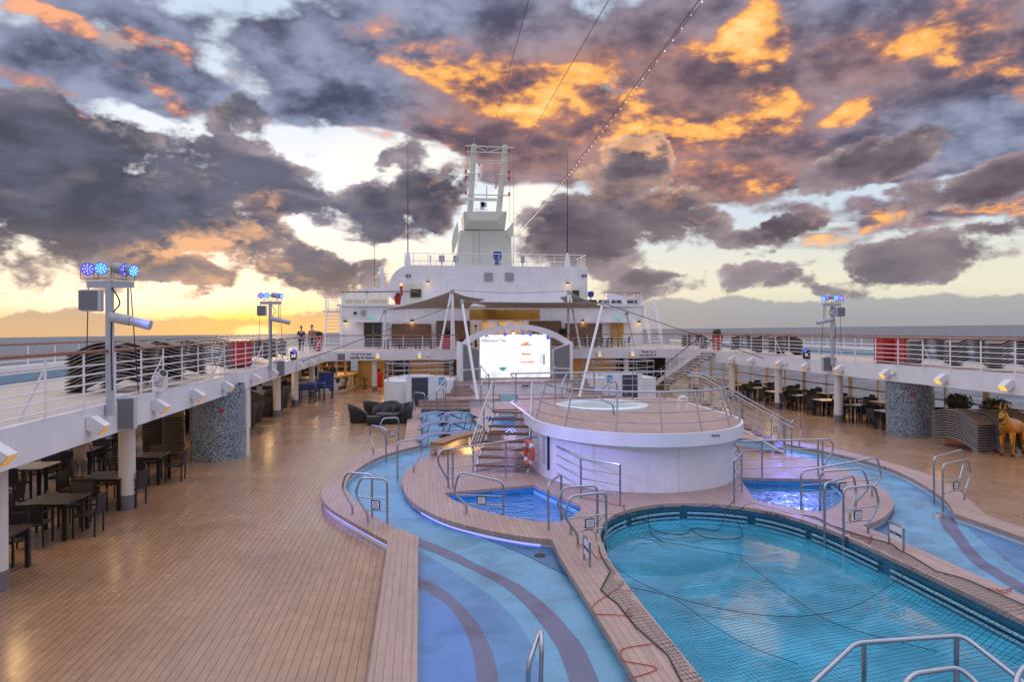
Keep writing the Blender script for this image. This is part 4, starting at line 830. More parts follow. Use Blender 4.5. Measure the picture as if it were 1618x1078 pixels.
# --- port stair
def stair(label, p0, p1, w0, w1, n, z0, z1, rails=(1, 1)):
    t = thing('platform_stair', label, 'stairs', (p0[0], p0[1], z0)); p0, p1 = Vector((*p0, 0)), Vector((*p1, 0)); d = (p1 - p0).normalized(); s = Vector((d.y, -d.x, 0)); rz = math.atan2(s.y, s.x)
    for i in range(n):
        k = (i + .5) / n; c = p0.lerp(p1, k); z = z0 + (z1 - z0) * (i + 1) / n; w = lerp(w0, w1, k)
        b = MB(); b.box((c.x, c.y, z - .02), (w, .27, .045), rz); b.build('tread', M['wood'], t)
    for sd in (-1, 1):
        b = MB(); a, c = p0 + s * sd * w0 / 2, p1 + s * sd * w1 / 2; b.tube([a + Vector((0, 0, z0)), c + Vector((0, 0, z1 - .05))], .035, 6); b.build('stringer', M['white'], t)
        if rails[0 if sd < 0 else 1]:
            o = s * sd * .05
            for h, r in ((.95, .024), (.72, .012), (.48, .012), (.24, .012)):
                a2, c2 = a + o + Vector((0, 0, z0 + h)), c + o + Vector((0, 0, z1 + h)); path = [a2 - d * .25 - Vector((0, 0, .12 if h > .9 else .05)), a2, c2, c2 + d * .4]
                b = MB(); b.tube(fillet(path, .25), r, 8); b.build('handrail' if h > .9 else 'rail_bar', M['steel'], t, smooth=True)
            for k in (0, .5, 1):
                q = a.lerp(c, k) + o; z = lerp(z0, z1, k); b = MB(); b.tube([q + Vector((0, 0, z)), q + Vector((0, 0, z + .95))], .022, 8); b.build('post', M['steel'], t, smooth=True)
    return t
q0, q1 = at(792, 741, .3), at(812, 656, 1.62)
stair('open stair with brown treads climbing to the port side of the hot tub platform', (q0.x, q0.y), (q1.x + .05, q1.y + .6), 1.5, 1.12, 8, .2, ZP)
stair('open stair with pale stringers descending from the starboard side of the hot tub platform', (11.75, 20.9), (9.45, 22.1), 1.2, 1.1, 8, .2, ZP)
b = MB(); b.box((3.0, 22.55, ZP - .06), (1.5, 2.2, .1)); tag(b.build('stair_landing', M['kerb']), 'planked landing joining the port stair to the tub platform', 'landing')
# --- curved timber bench behind the port island
t = thing('curved_bench', 'curved timber bench along the port island edge, glowing warm underneath', 'bench', (.9, 22.6, .2))
bp_ = [Vector((*xy(690, 700, .62), 0)), Vector((*xy(715, 691, .62), 0)), Vector((*xy(742, 684, .62), 0)), Vector((*xy(768, 680, .62), 0)), Vector((*xy(797, 679, .62), 0))]
bp_ = catmull(bp_, 5); lf = []; rg = []
for i, p in enumerate(bp_):
    d = (bp_[min(i + 1, len(bp_) - 1)] - bp_[max(i - 1, 0)]).normalized(); nn = Vector((-d.y, d.x, 0)); lf.append((p.x + nn.x * .24, p.y + nn.y * .24)); rg.append((p.x - nn.x * .24, p.y - nn.y * .24))
b = MB(); b.prism(lf + rg[::-1], .54, .62); b.build('seat', mat('oiled bench timber', (.3, .16, .06), .4, noise=.25, nscale=5), t)
b = MB(); b.wall(lf, .2, .54, closed=False); b.build('back_panel', M['white'], t)
b = MB(); b.tube([Vector((p[0], p[1], .525)) for p in inset(lf + rg[::-1], .1)[len(lf):]], .012, 5); b.build('light_strip', M['warm'], t)
for k in (1, len(bp_) // 2, len(bp_) - 2): b = MB(); b.cyl((bp_[k].x, bp_[k].y, .2), (bp_[k].x, bp_[k].y, .54), .05); b.build('leg', M['white'], t)
area('bench_lamp', (bp_[8].x + .15, bp_[8].y - .35, .5), 9, (1, .6, .2), .3)
# --- life ring and info board on the drum
def on_drum(px, pz, off=0.0):
    # point on the drum wall seen at picture column px
    x, y, k = _ray(px, 640); best = None
    for i in range(len(base)):
        a, c = Vector(base[i]), Vector(base[(i + 1) % len(base)]); d = c - a; den = x * d.y - y * d.x
        if abs(den) < 1e-9: continue
        u = (a.x * y - a.y * x) / den * -1 if False else (x * a.y - y * a.x) / -den
        if 0 <= u <= 1:
            P_ = a + d * u; tt = P_.x / x
            if tt > 0 and (best is None or tt < best[0]): best = (tt, P_, d.normalized())
    if best is None: return on_drum(px + (4 if px < 1000 else -4), pz, off)
    P_, d = best[1], best[2]; n = Vector((d.y, -d.x)); n = -n if n.dot(P_) > 0 else n
    return Vector((P_.x + n.x * off, P_.y + n.y * off, pz)), Vector((n.x, n.y, 0)), math.atan2(n.y, n.x) + PI / 2
c, n, rz = on_drum(862, 1.05, .02); t = thing('info_board', 'tall white board of pool rules fixed to the drum wall', 'notice board', (c.x, c.y, .45))
b = MB(); b.box(c, (.42, .03, 1.2), rz); b.build('panel', M['signwhite'], t)
u = Vector((math.cos(rz), math.sin(rz), 0)); b = MB(); b.box(c + u * .22 + n * .01, (.03, .05, 1.22), rz); b.build('edge_strip', M['ink'], t)
f = c + n * .02; b = MB()
for k in range(4): b.box(f + u * (-.13 + .085 * k) + Vector((0, 0, .36)), (.045, .006, .07), rz)
for k in range(22): b.box(f + u * (-.03) + Vector((0, 0, .22 - k * .034)), (.30 - .06 * ((k * 7) % 3), .004, .009), rz)
b.box(f + Vector((0, 0, .52)), (.3, .004, .02), rz); b.build('lettering', M['ink'], t)
cq = at(841, 752, .2); c = Vector((cq.x - .05, cq.y + .25, .78)); t = thing('life_ring', 'orange life ring with white bands hanging beside the drum wall', 'life ring', (c.x, c.y, .45))
ax = Vector((-.95, -.3, 0)).normalized(); s = Vector((ax.y, -ax.x, 0)); ring = [c + s * .22 * math.cos(2 * PI * k / 32) + Vector((0, 0, .30 * math.sin(2 * PI * k / 32))) for k in range(32)]
ax = Vector((-.3, -.95, 0)).normalized()
b = MB(); b.tube(ring, .065, 10, closed=True); b.build('ring', M['orangered'], t, smooth='all')
for k in (4, 12, 20, 28): b = MB(); b.tube([ring[k - 1], ring[k], ring[(k + 1) % 32]], .069, 10); b.build('reflective_band', M['signwhite'], t, smooth=True)
b = MB(); b.tube([c + Vector((0, 0, .42)), c + Vector((0, .15, .42))], .012, 6); b.build('hook', M['steel'], t)
# ------------------------------------------------------------------ grab rails by the pools
def grab(label, A, B, h=.92, bulge=.28, low=None, sign=False, zA=.2, zB=.05, grp='stainless grab rails round the pools', bars=True):
    A, B = Vector((*A, 0)), Vector((*B, 0)); d = (B - A); L = d.length; d.normalize(); ha = h if low is None else low
    t = thing('grab_rail', label, 'handrail', (A.x, A.y, zA), grp)
    def P(s, z): return A + d * s + Vector((0, 0, z))
    path = [P(0, zA), P(0, zA + .18), P(-bulge, zA + h * .62), P(-bulge * .55, zA + ha), P(L, zA + h), P(L, zB)]
    b = MB(); b.tube(fillet(path, .13, 6), .0235, 10); b.build('tube', M['steel'], t, smooth=True)
    if sign:
        for z in (h * .55, h * .28):
            a = -bulge * (1 - abs(z / h - .62) / .45) if True else 0
            b = MB(); b.tube([P(max(-bulge, a * .9), zA + z), P(L, zA + z)], .013, 6); b.build('cross_bar', M['steel'], t, smooth=True)
        rz = math.atan2(d.y, d.x); c = P(L * .42, zA + h * .41)
        b = MB(); b.box(c, (.19, .02, .17), rz); sp = b.build('sign_plate', M['ink'], t); b = MB(); b.box(c, (.155, .028, .135), rz); b.build('sign_face', M['signwhite'], sp)
        b = MB()
        for k in range(4): b.box(c + Vector((0, 0, .04 - k * .026)), (.11, .031, .008), rz)
        b.build('sign_text', M['ink'], sp)
    return t
def pp(px, py, z=.2): return xy(px, py, z)
grab('plain hoop handrail, outer one of the pair on the near port kerb', pp(557, 814), pp(588, 818), low=.9)
grab('hoop handrail with black framed notice on the near port kerb', pp(581, 826), pp(612, 828), sign=True)
grab('plain hoop handrail, nearer one at the bend of the port kerb', pp(590, 718), pp(610, 725))
grab('hoop handrail with notice at the bend of the port kerb', pp(612, 703), pp(630, 702), sign=True)
grab('single hoop handrail dipping into the channel on the port island edge', pp(654, 747), pp(628, 752), bulge=.3)
grab('sloping hoop handrail with notice at the port plunge pool', pp(737, 812), pp(795, 814), h=.72, low=.9, sign=True, zB=-.3)
grab('narrow hoop handrail between plunge pool and main pool, port side', pp(867, 838), pp(887, 818), bulge=.05)
grab('plain hoop handrail over the port rim of the main pool', pp(902, 845), pp(944, 842), zB=-.5)
grab('hoop handrail with notice over the port rim of the main pool', pp(913, 862), pp(958, 856), sign=True, zB=-.5)
grab('sloping hoop handrail with notice crossing the starboard plunge pool', pp(1378, 785), pp(1266, 795), h=.72, low=.92, sign=True, zB=-.3)
grab('plain sloping hoop handrail, nearer one at the starboard plunge pool', pp(1352, 806), pp(1296, 803), h=.8, low=.92, zB=-.3)
grab('plain hoop handrail over the starboard rim of the main pool', pp(1343, 824), pp(1303, 838), zB=-.5)
grab('hoop handrail with notice over the starboard rim of the main pool', pp(1372, 843), pp(1333, 848), sign=True, zB=-.5)
grab('plain hoop handrail, farther one on the starboard kerb', pp(1516, 770), pp(1476, 785), bulge=.3)
grab('hoop handrail with notice on the starboard kerb', pp(1524, 790), pp(1490, 799), sign=True, bulge=.3)
grab('small hoop handrail with notice far along the starboard kerb', pp(1230, 696), pp(1219, 697), sign=True, bulge=.2)
grab('small plain hoop handrail far along the starboard kerb', pp(1263, 705), pp(1251, 709), bulge=.2)
grab('hoop handrail with notice at the head of the lounger pool', pp(656, 650), pp(671, 652), bulge=.2)
# fences beside the drum
def fence(label, pts, h=.98, nb=4, posts=None, zb=.2, curl=False, z1=None):
    P = [Vector((*p, zb)) for p in pts]; up_ = lambda z: [p + Vector((0, 0, z)) for p in P]
    tops = up_(h)
    if curl: d = (P[0] - P[1]).normalized(); tops = [P[0] - d * .02, P[0] + Vector((0, 0, .2)) - d * .0, P[0] + d * .32 + Vector((0, 0, h * .72)), P[0] + d * .25 + Vector((0, 0, h))] + tops[1:]; tops = fillet(tops, .15)
    return steel_rail(label, tops, [(p, p + Vector((0, 0, h))) for p in (posts and [Vector((*q, zb)) for q in posts] or P)], [up_(h * k / nb) for k in range(1, nb)])
a0 = pp(708, 772); e0 = on_drum(849, .2)[0]
fence('stainless fence between the port plunge pool and the stair', [a0, (lerp(a0[0], e0.x, .45), lerp(a0[1], e0.y, .45)), (e0.x, e0.y)], curl=True, posts=[a0, (a0[0] + .12, a0[1] + .02), (lerp(a0[0], e0.x, .62), lerp(a0[1], e0.y, .62))])
a0 = pp(1300, 752); e0 = on_drum(1166, .2)[0]
fence('stainless fence between the starboard plunge pool and the stair', [a0, (lerp(a0[0], e0.x, .45), lerp(a0[1], e0.y, .45)), (e0.x, e0.y)], curl=True, posts=[a0, (a0[0] - .12, a0[1] + .02), (lerp(a0[0], e0.x, .7), lerp(a0[1], e0.y, .7))])
e0 = on_drum(879, .2)[0]; p1, p2 = pp(918, 787), pp(980, 799)
fence('stainless fence on the port front of the drum above the main pool', [p2, p1, (e0.x, e0.y)], h=.92, posts=[p2, p1])
e0 = on_drum(1164, .2)[0]; p1, p2 = pp(1172, 778), pp(1160, 796)
fence('short stainless fence on the starboard front of the drum', [p2, p1, (e0.x, e0.y)], h=.95, posts=[p2, p1])
# little framed signs on the pool rim
def rim_sign(label, a, c, txt):
    A, B = Vector((*a, .2)), Vector((*c, .2)); rz = math.atan2((B - A).y, (B - A).x); m_ = (A + B) / 2; t = thing('rim_sign', label, 'sign', tuple(m_), 'framed signs on the pool rim')
    b = MB(); b.tube(fillet([A, A + Vector((0, 0, .42)), B + Vector((0, 0, .42)), B], .03), .022, 6); b.build('frame', M['steel'], t, smooth=True)
    L = (B - A).length; b = MB(); b.box(m_ + Vector((0, 0, .25)), (L - .05, .02, .25), rz); b.build('plate', M['signwhite'], t)
    text('lettering', txt, tuple(m_ + Vector((0, 0, .25)) + Vector((math.sin(rz), -math.cos(rz), 0)) * .014), .075, M['ink'], t, rz=rz)
rim_sign('small framed no diving sign on the starboard pool rim', pp(1405, 860), pp(1428, 871), 'No Diving')
rim_sign('small framed sign seen edge-on, on the port pool rim', pp(923, 885), pp(932, 896), 'No Diving')
t = thing('depth_marking', 'depth lettering on the far starboard rim edge of the pool', 'marking', (7.6, 13.85, .15))
text('lettering', '1.50 m / 4ft 11in', (7.545, 13.865, .162), .085, M['ink'], t, rz=R(-59))
# near rails at the bottom of the picture
def bigrail(label, pts, z, posts=(), r=.025):
    P = [at(px, py, z_) for px, py, z_ in pts]; t = thing('pool_ladder_rail', label, 'handrail', tuple(P[0])); b = MB(); b.tube(fillet(P, .1), r, 10); b.build('tube', M['steel'], t, smooth=True)
    for px, py, zt in posts:
        q = at(px, py, zt); b = MB(); b.tube([q, Vector((q.x, q.y, -.9))], r, 8); b.build('post', M['steel'], t, smooth=True)
bigrail('long bent steel rail across the near end of the main pool', [(1200, 1160, .75), (1352, 1017, 1.05), (1521, 1005, 1.05), (1640, 1098, .75)], 1, [(1365, 1016, 1.05), (1511, 1006, 1.05)])
bigrail('second, nearer bent steel rail with a tied cord in the main pool', [(1390, 1140, .8), (1441, 1066, 1.05), (1516, 1055, 1.05), (1590, 1125, .8)], 1, [(1511, 1057, 1.05)])
bigrail('end of a steel rail cut off by the right bottom corner', [(1602, 1120, .8), (1606, 1070, 1.0), (1622, 1050, 1.05), (1680, 1052, 1.05)], 1)
bigrail('narrow upright steel hoop at the bottom of the blue channel', [(834, 1130, .2), (835, 1050, .75), (855, 992, 1.0), (856, 1020, .9), (853, 1130, .2)], 1)
# ------------------------------------------------------------------ pool net with ropes
cen = Vector((5.65, 9.8)); out = [Vector(p) for p in pool if p[1] > 4.7]; out = [Vector((3.17, 4.0 + k * .8)) for k in range(0, 7)] + [Vector(p) for p in pool[2:-2]] + [Vector((8.13, 9.2 - k * .8)) for k in range(0, 7)]
edge = []
for i, p in enumerate(out):
    d = (p - cen).normalized(); wv = .34 + .10 * math.sin(i * .95) + .05 * math.sin(i * 2.3)
    if abs(p.x - 3.17) < .3 and p.y > 10.6: wv = .12
    if p.y > 13.4 and p.x < 7.2: wv = -.12 - .3 * abs(math.sin(i * .9)) if p.x > 4.2 else .15
    nx = -1 if p.x < 4 and p.y < 12 else 1 if p.x > 7.6 and p.y < 12 else None
    edge.append(Vector((p.x + nx * wv, p.y)) if nx else p + d * wv)
def net_z(x, y, f):
    rim = .215; dx = min(x - 3.17, 8.13 - x); 
    if f > .97: return rim if (x < 3.17 or x > 8.13 or f > 1.2) else .17
    return max(-.13, .20 - .9 * (1 - f) ** .8 + .04 * math.sin(x * 2.1) * math.sin(y * 1.3))
b = MB(); fs_ = [1, .97, .94, .90, .84, .76, .66, .5, .3, .02]; m_ = len(edge); vs = []
for f in fs_:
    for p in edge:
        q = cen + (p - cen) * f
        inside = 3.17 < q.x < 8.13 and q.y < 14.9
        ex = min(q.x - 3.17, 8.13 - q.x); z = .212 if ex < .02 else max(-.12, .205 - ex * .55 + .03 * math.sin(q.x * 2.3 + q.y))
        if q.y > 12.5 and ex >= .02: z = max(-.12, .19 - (1 - f) * 1.6)
        vs.append((q.x, q.y, z))
b.add(vs, [[i * m_ + k, i * m_ + (k + 1) % m_, (i + 1) * m_ + (k + 1) % m_, (i + 1) * m_ + k] for i in range(len(fs_) - 1) for k in range(m_)])
net = thing('pool_net', 'dark green safety net sagging over the main pool', 'net', (5.65, 9.8, .2))
b.build('mesh', M['net'], net, smooth='all')
b = MB(); b.tube([Vector((p.x, p.y, vs[k][2] + .006)) for k, p in enumerate(edge)], .010, 6); b.build('border_rope', M['rope'], net, smooth=True)
def sag(px, zs=.02): return catmull([at(a, c, z) for a, c, z in px], 8)
for L in ([(957, 884, .21), (1000, 915, .05), (1060, 942, -.05), (1150, 965, -.09), (1250, 975, -.09), (1340, 962, -.05), (1400, 930, 0), (1450, 893, .21)], [(978, 925, .215), (1060, 945, .0), (1120, 985, -.08), (1180, 1020, -.1), (1260, 1050, -.1)],
          [(1165, 880, -.1), (1260, 950, -.1), (1330, 990, -.1), (1480, 1030, -.1)], [(965, 832, .0), (1010, 850, -.08), (1080, 862, -.1), (1180, 880, -.1)], [(905, 802, .22), (880, 815, .22), (935, 818, .2), (960, 830, .1)]):
    b = MB(); b.tube(sag(L), .005, 5); b.build('net_rope', M['rope'], net, smooth=True)
for L in ([(985, 800, .3), (992, 815, .1), (1022, 824, .02), (1024, 812, .1), (1030, 836, -.08), (1075, 846, -.1), (1100, 835, -.02), (1135, 838, -.05), (1148, 806, .22), (1160, 792, .3)], [(1024, 822, .05), (1030, 845, -.1), (1050, 858, -.1)], [(1090, 835, 0), (1115, 850, -.1), (1170, 850, -.1), (1165, 825, .0), (1160, 806, .2)]):
    b = MB(); b.tube(sag(L), .010, 5); b.build('loose_rope', M['rope'], net, smooth=True)
for i, (L, l) in enumerate((([(978, 929, .215), (958, 942, .21), (938, 957, .21), (938, 970, .21), (970, 972, .215), (998, 974, .215), (990, 966, .22), (998, 962, .22)], 'red cord zigzagging on the port rim opposite the channel bands'), ([(1030, 1018, .215), (985, 1026, .21), (982, 1040, .21), (990, 1046, .21), (1038, 1057, .215), (985, 1076, .21)], 'red cord on the port rim nearest the bottom edge'), ([(913, 866, .215), (925, 858, .22), (935, 872, .215), (945, 884, .22), (950, 878, .24), (943, 880, .22)], 'red cord knotted under the port pool hoop'),
                        ([(1330, 840, .215), (1352, 842, .22), (1345, 848, .215), (1370, 852, .22), (1378, 846, .22), (1372, 858, .22), (1380, 852, .215)], 'red cord tangled under the starboard pool hoops'), ([(1560, 930, .215), (1580, 934, .22), (1600, 930, .215), (1585, 938, .22), (1575, 930, .22)], 'red cord knotted on the starboard rim near the right edge'),
                        ([(918, 787, .215), (945, 791, .21), (975, 799, .21), (990, 800, .21)], 'thin red cord tied to the fence on the port front of the drum'))):
    b = MB(); b.tube(sag(L), .006, 5); tag(b.build('tie_rope', M['redrope'], smooth=True), l, 'cord', 'red cords tying the net')
# ------------------------------------------------------------------ dining tables and chairs
def make_chair():
    t = thing('dining_chair', 'x', 'chair'); b = MB(); b.box((0, 0, .43), (.46, .44, .035)); b.build('seat', M['mesh'], t, bevel=.008)
    b = MB(); b.box((0, -.24, .66), (.45, .025, .40), rx=R(8)); b.build('backrest', M['mesh'], t, bevel=.006)
    for sx in (-1, 1):
        b = MB(); b.box((.225 * sx, .2, .33), (.035, .035, .66)); b.build('leg', M['black'], t)
        b = MB(); b.tube([(.225 * sx, -.19, 0), (.225 * sx, -.2, .44), (.225 * sx, -.27, .86)], .02, 6); b.build('leg', M['black'], t)
        b = MB(); b.box((.225 * sx, -.02, .67), (.045, .46, .025)); b.build('armrest', M['black'], t)
    return t
def make_table(w, d, topm, nm='dining_table'):
    t = thing(nm, 'x', 'table'); b = MB(); b.box((0, 0, .735), (w, d, .03)); b.build('tabletop', topm, t, bevel=.005)
    b = MB(); b.box((0, 0, .70), (w - .06, d - .06, .04)); b.build('apron', M['black'], t)
    for sx in (-1, 1):
        for sy in (-1, 1): b = MB(); b.box(((w / 2 - .05) * sx, (d / 2 - .05) * sy, .36), (.07, .07, .72)); b.build('leg', M['black'], t)
    return t
CH = make_chair(); TBd = make_table(.95, .95, M['tabletop']); TBp = make_table(.95, .95, M['paletop']); used = {}
def put(proto, loc, rz, label, grp):
    if proto.name not in used:
        used[proto.name] = 1; proto.location = loc; proto.rotation_euler = (0, 0, rz); tag(proto, label, group=grp); return proto
    return dup(proto, loc, rz, label, grp)
def setting(x, y, rz, sides, tname, side, pale=False, jit=.06):
    put(TBp if pale else TBd, (x, y, 0), rz, '%s table %s' % ('pale topped' if pale else 'dark', tname), 'dining tables in the %s gallery' % side)
    nm = {0: 'in front', 1: 'left', 2: 'behind', 3: 'right'}
    for s in sides:
        a = rz + [0, -PI / 2, PI, PI / 2][s]; ca, sa = math.cos(a), math.sin(a); r = .62 + random.uniform(0, .12); j = random.uniform(-jit, jit)
        # chair local +y faces table: offset at -y
        ox, oy = 0 * ca - (-r) * sa, 0 * sa + (-r) * ca
        put(CH, (x + ox + j, y + oy + j * .5, 0), a + random.uniform(-.16, .16), 'chair %s of the table %s' % (nm[s], tname), 'chairs in the %s gallery' % side)
PT = [(-7.35, 12.75, 'cut by the left picture edge', (0, 1, 2), 0), (-7.45, 15.15, 'nearest in full view on the port side', (0, 1, 2, 3), 0), (-7.4, 17.45, 'beside the near white port column', (0, 1, 2, 3), 0), (-7.5, 20.1, 'just beyond the near white port column', (0, 1, 2, 3), 0),
      (-9.9, 14.2, 'in the port outer row, nearest', (0, 1, 2, 3), 1), (-9.9, 16.6, 'in the port outer row, second', (0, 1, 2, 3), 1), (-9.9, 19.0, 'in the port outer row behind the woman', (0, 2, 3), 1), (-9.8, 21.4, 'in the port outer row, fourth', (0, 1, 2, 3), 0), (-9.9, 23.6, 'in the port outer row, behind the mosaic pillar', (0, 2), 0)]
for x, y, nme, sd, pale in PT: setting(x, y, random.uniform(-.06, .06), sd, nme, 'port', pale)
STn = ['nearest the mosaic pillar', 'second from the pillar', 'third from the pillar', 'fourth from the pillar', 'fifth from the pillar', 'sixth from the pillar', 'seventh from the pillar']
for i in range(7):
    y = 26.0 + i * 2.25; setting(19.3, y, random.uniform(-.06, .06), (0, 1, 2, 3), 'in starboard inner row, ' + STn[i], 'starboard', i % 2 == 0)
    setting(21.4, y + .9, random.uniform(-.06, .06), (0, 1, 2, 3) if i % 3 else (0, 2, 1), 'in starboard outer row, ' + STn[i], 'starboard', i % 2 == 1)
# ------------------------------------------------------------------ sun loungers stacked
def prof(t):                                    # side profile: y along 0..1, height
    return (t - .5) * 1.9, .30 + .12 * math.sin(t * PI * 1.25) - .34 * max(0, t - .62) ** 1.6 * 2.1 - .10 * max(0, .2 - t) * 2
def make_lounger(fm, sm, nm='sun_lounger'):
    t = thing(nm, 'x', 'sun lounger'); L = [prof(i / 14) for i in range(15)]; b = MB()
    for s in (-1, 1): b.tube([(.31 * s, y, z) for y, z in L], .016, 6)
    for k in (0, 5, 10, 14): b.tube([(-.31, L[k][0], L[k][1]), (.31, L[k][0], L[k][1])], .012, 5)
    b.build('frame', fm, t, smooth=True)
    b = MB(); vs = [(s * .29, y, z + .012) for y, z in L for s in (-1, 1)]; b.add(vs, [[2 * i, 2 * i + 1, 2 * i + 3, 2 * i + 2] for i in range(14)]); b.build('sling', sm, t, smooth='all'); return t
LG = make_lounger(M['lframe'], M['sling']); LD = make_lounger(M['lframedark'], M['sling'])
def stack(proto, x, y, z0, rz, n, where, grp, dz=.075):
    for k in range(n):
        j = random.uniform(-.012, .012); pos = 'bottom lounger' if k == 0 else 'top lounger' if k == n - 1 else '%s lounger from the bottom' % ORD[k]
        put(proto, (x + j, y + j, z0 + k * dz), rz + random.uniform(-.015, .015), '%s of %s' % (pos, where), grp)
# upper promenade stacks (seen through the rails)
g1 = 'loungers stacked on the port promenade'
for i, (px, w) in enumerate(((182, 'the nearest port promenade stack'), (222, 'the second port promenade stack'), (272, 'the third port promenade stack'), (314, 'the fourth port promenade stack'))):
    v = atX(px, 600, -7.3); stack(LD, -7.35 + .12 * (i % 2), v.y, ZT - .08, R(84 + 6 * i), 11, w, g1, .088)
for i, y in enumerate((31.5, 33.2, 35.5)): stack(LD, -7.6, y, ZT - .08, R(92), 9, 'the %s port promenade stack beyond the light mast' % ORD[i], g1, .088)
g2 = 'loungers stacked on the starboard promenade'
for i, (px, w) in enumerate(((1482, 'the starboard promenade stack right of the red cabinet'), (1545, 'the second starboard promenade stack from the right edge'), (1612, 'the starboard promenade stack cut by the right edge'), (1183, 'the starboard promenade stack right of the red planter'), (1217, 'the second starboard stack right of the red planter'), (1245, 'the third starboard stack right of the red planter'), (1100, 'the starboard promenade stack left of the red planter'))):
    v = atX(px, 560, 19.9); stack(LG if i < 3 else LD, 19.75, v.y, ZT - .08, R(-92 + 3 * i), 10, w, g2, .085)
g3 = 'loungers stacked on the starboard deck'
for i, (x, y, a, w) in enumerate(((18.62, 21.45, 184, 'the starboard deck stack beside the mosaic pillar'), (19.34, 21.25, 184, 'the starboard deck stack behind the yellow animal'), (20.1, 21.1, 182, 'the starboard deck stack at the right edge'))):
    stack(LG, x, y, -.05, R(a), 12, w, g3, .085)
for i, (x, y, w) in enumerate(((-8.35, 24.6, 'the port deck stack touching the mosaic pillar'), (-9.2, 25.2, 'the middle port deck stack behind the mosaic pillar'), (-10.1, 25.0, 'the outboard port deck stack behind the mosaic pillar'))):
    stack(LG, x, y, -.06, R(20), 14, w, 'loungers stacked on the port deck', .088)
# six dark loungers standing in the shallow lounge pool
LB = make_lounger(M['lframedark'], M['slingblue'])
for i, (px, py, w) in enumerate(((695, 704, 'front row, left'), (731, 702, 'front row, right'), (694, 684, 'middle row, left'), (727, 683, 'middle row, right'), (690, 667, 'back row, left'), (722, 667, 'back row, right'))):
    v = at(px, py, .03); o = put(LB, (v.x + .12, v.y, .06), R(-72), 'blue sling lounger standing in the shallow lounge pool, ' + w, 'loungers in the shallow lounge pool')
    for sx in (-1, 1):
        for ty in (-.55, .35): b = MB(); b.tube([(.31 * sx, ty - .1, .33), (.31 * sx, ty - .22, -.03)], .018, 5); q = b.build('leg', M['lframedark'], None); q.parent = o
# ------------------------------------------------------------------ wicker tub chairs
def make_tub(wm, sm, nm='wicker_armchair', sc=1.0):
    t = thing(nm, 'x', 'armchair'); b = MB(); b.lathe([(.36, 0), (.40, .1), (.42, .34), (.38, .37)], (0, 0, 0), 20); b.build('base', wm, t, smooth=True)
    b = MB(); n = 22; vs = []
    for k in range(n + 1):
        a = R(-205 + 230 * k / n) ; w = math.sin(PI * k / n) ** .7
        for r, z in ((.40, .30), (.45, .38 + .18 * w), (.50, .46 + .40 * w), (.47, .47 + .40 * w), (.42, .38 + .18 * w), (.36, .30)): vs.append((r * math.cos(a), r * math.sin(a) , z))
    b.add(vs, [[k * 6 + i, (k + 1) * 6 + i, (k + 1) * 6 + i + 1, k * 6 + i + 1] for k in range(n) for i in range(5)]); b.build('back_shell', wm, t, smooth='all')
    b = MB(); b.lathe([(.0, .37), (.34, .37), (.36, .42), (.33, .46), (0, .47)], (0, .02, 0), 20, cap=False); b.build('cushion', sm, t, smooth=True); return t
WK = make_tub(M['wicker'], M['wickerseat'])
for px, py, a, w in ((567, 668, -75, 'leftmost of the open deck cluster'), (590, 661, -30, 'far left of the open deck cluster'), (613, 661, 20, 'far middle of the open deck cluster'), (633, 664, 60, 'far right of the open deck cluster'), (637, 668, 95, 'rightmost of the open deck cluster'), (606, 669, 170, 'right behind the wicker footstool'), (621, 669, 150, 'between footstool and rightmost armchair')):
    v = at(px, py); put(WK, (v.x, v.y, 0), R(a), 'dark wicker armchair, ' + w, 'wicker armchairs on the open deck')
v = at(591, 671); b = MB(); b.lathe([(.30, 0), (.34, .08), (.35, .33), (.33, .37), (0, .39)], (v.x, v.y, 0), 24); tag(b.build('wicker_footstool', M['wicker'], smooth=True), 'round dark wicker footstool in front of the armchair cluster', 'footstool')
WB = make_tub(M['brownwicker'], M['brownwicker'])
for i, (x, y, a) in enumerate(((-7.9, 29.3, -60), (-8.9, 30.0, -20), (-7.6, 30.6, 40), (-8.8, 31.6, -70), (-7.7, 32.3, 10), (-8.9, 33.3, 60), (-7.5, 34.6, -30), (-8.6, 35.6, 0), (-7.6, 36.6, 50), (-8.7, 37.6, -50), (-7.7, 38.4, 20), (-10.0, 29.6, 0), (-10.1, 32.2, 40))):
    put(WB, (x, y, 0), R(a), 'brown wicker tub sofa in the port lounge, %s from the near end' % ORD[i], 'brown wicker seats in the port lounge', ).scale = (1.35, 1.35, 1.28)
# tables and chairs draped in navy covers by the bar
for i, (px, py, w) in enumerate(((486, 637, 'the nearer'), (501, 634, 'the farther'))):
    v = at(px, py); t = thing('covered_table', 'high table under a navy cover, %s of two by the bar' % w, 'table', (v.x, v.y, 0), 'navy covered tables by the bar')
    b = MB(); b.box((v.x, v.y, .92), (.95, .8, .34)); b.build('cover', M['bluecloth'], t, bevel=.06)
    for sx in (-1, 1):
        for sy in (-1, 1): b = MB(); b.box((v.x + .4 * sx, v.y + .33 * sy, .38), (.05, .05, .76)); b.build('leg', M['black'], t)
v = at(515, 630); t = thing('covered_chair', 'tall chair under a navy cover in front of the checkered bar', 'chair', (v.x, v.y, 0)); b = MB(); b.box((v.x, v.y + .2, 1.15), (.9, .12, .9)); b.box((v.x, v.y, .72), (.9, .6, .16)); b.build('cover', M['bluecloth'], t, bevel=.04)
for sx in (-1, 1):
    for sy in (-1, 1): b = MB(); b.box((v.x + .38 * sx, v.y + .24 * sy, .33), (.05, .05, .66)); b.build('leg', M['black'], t)
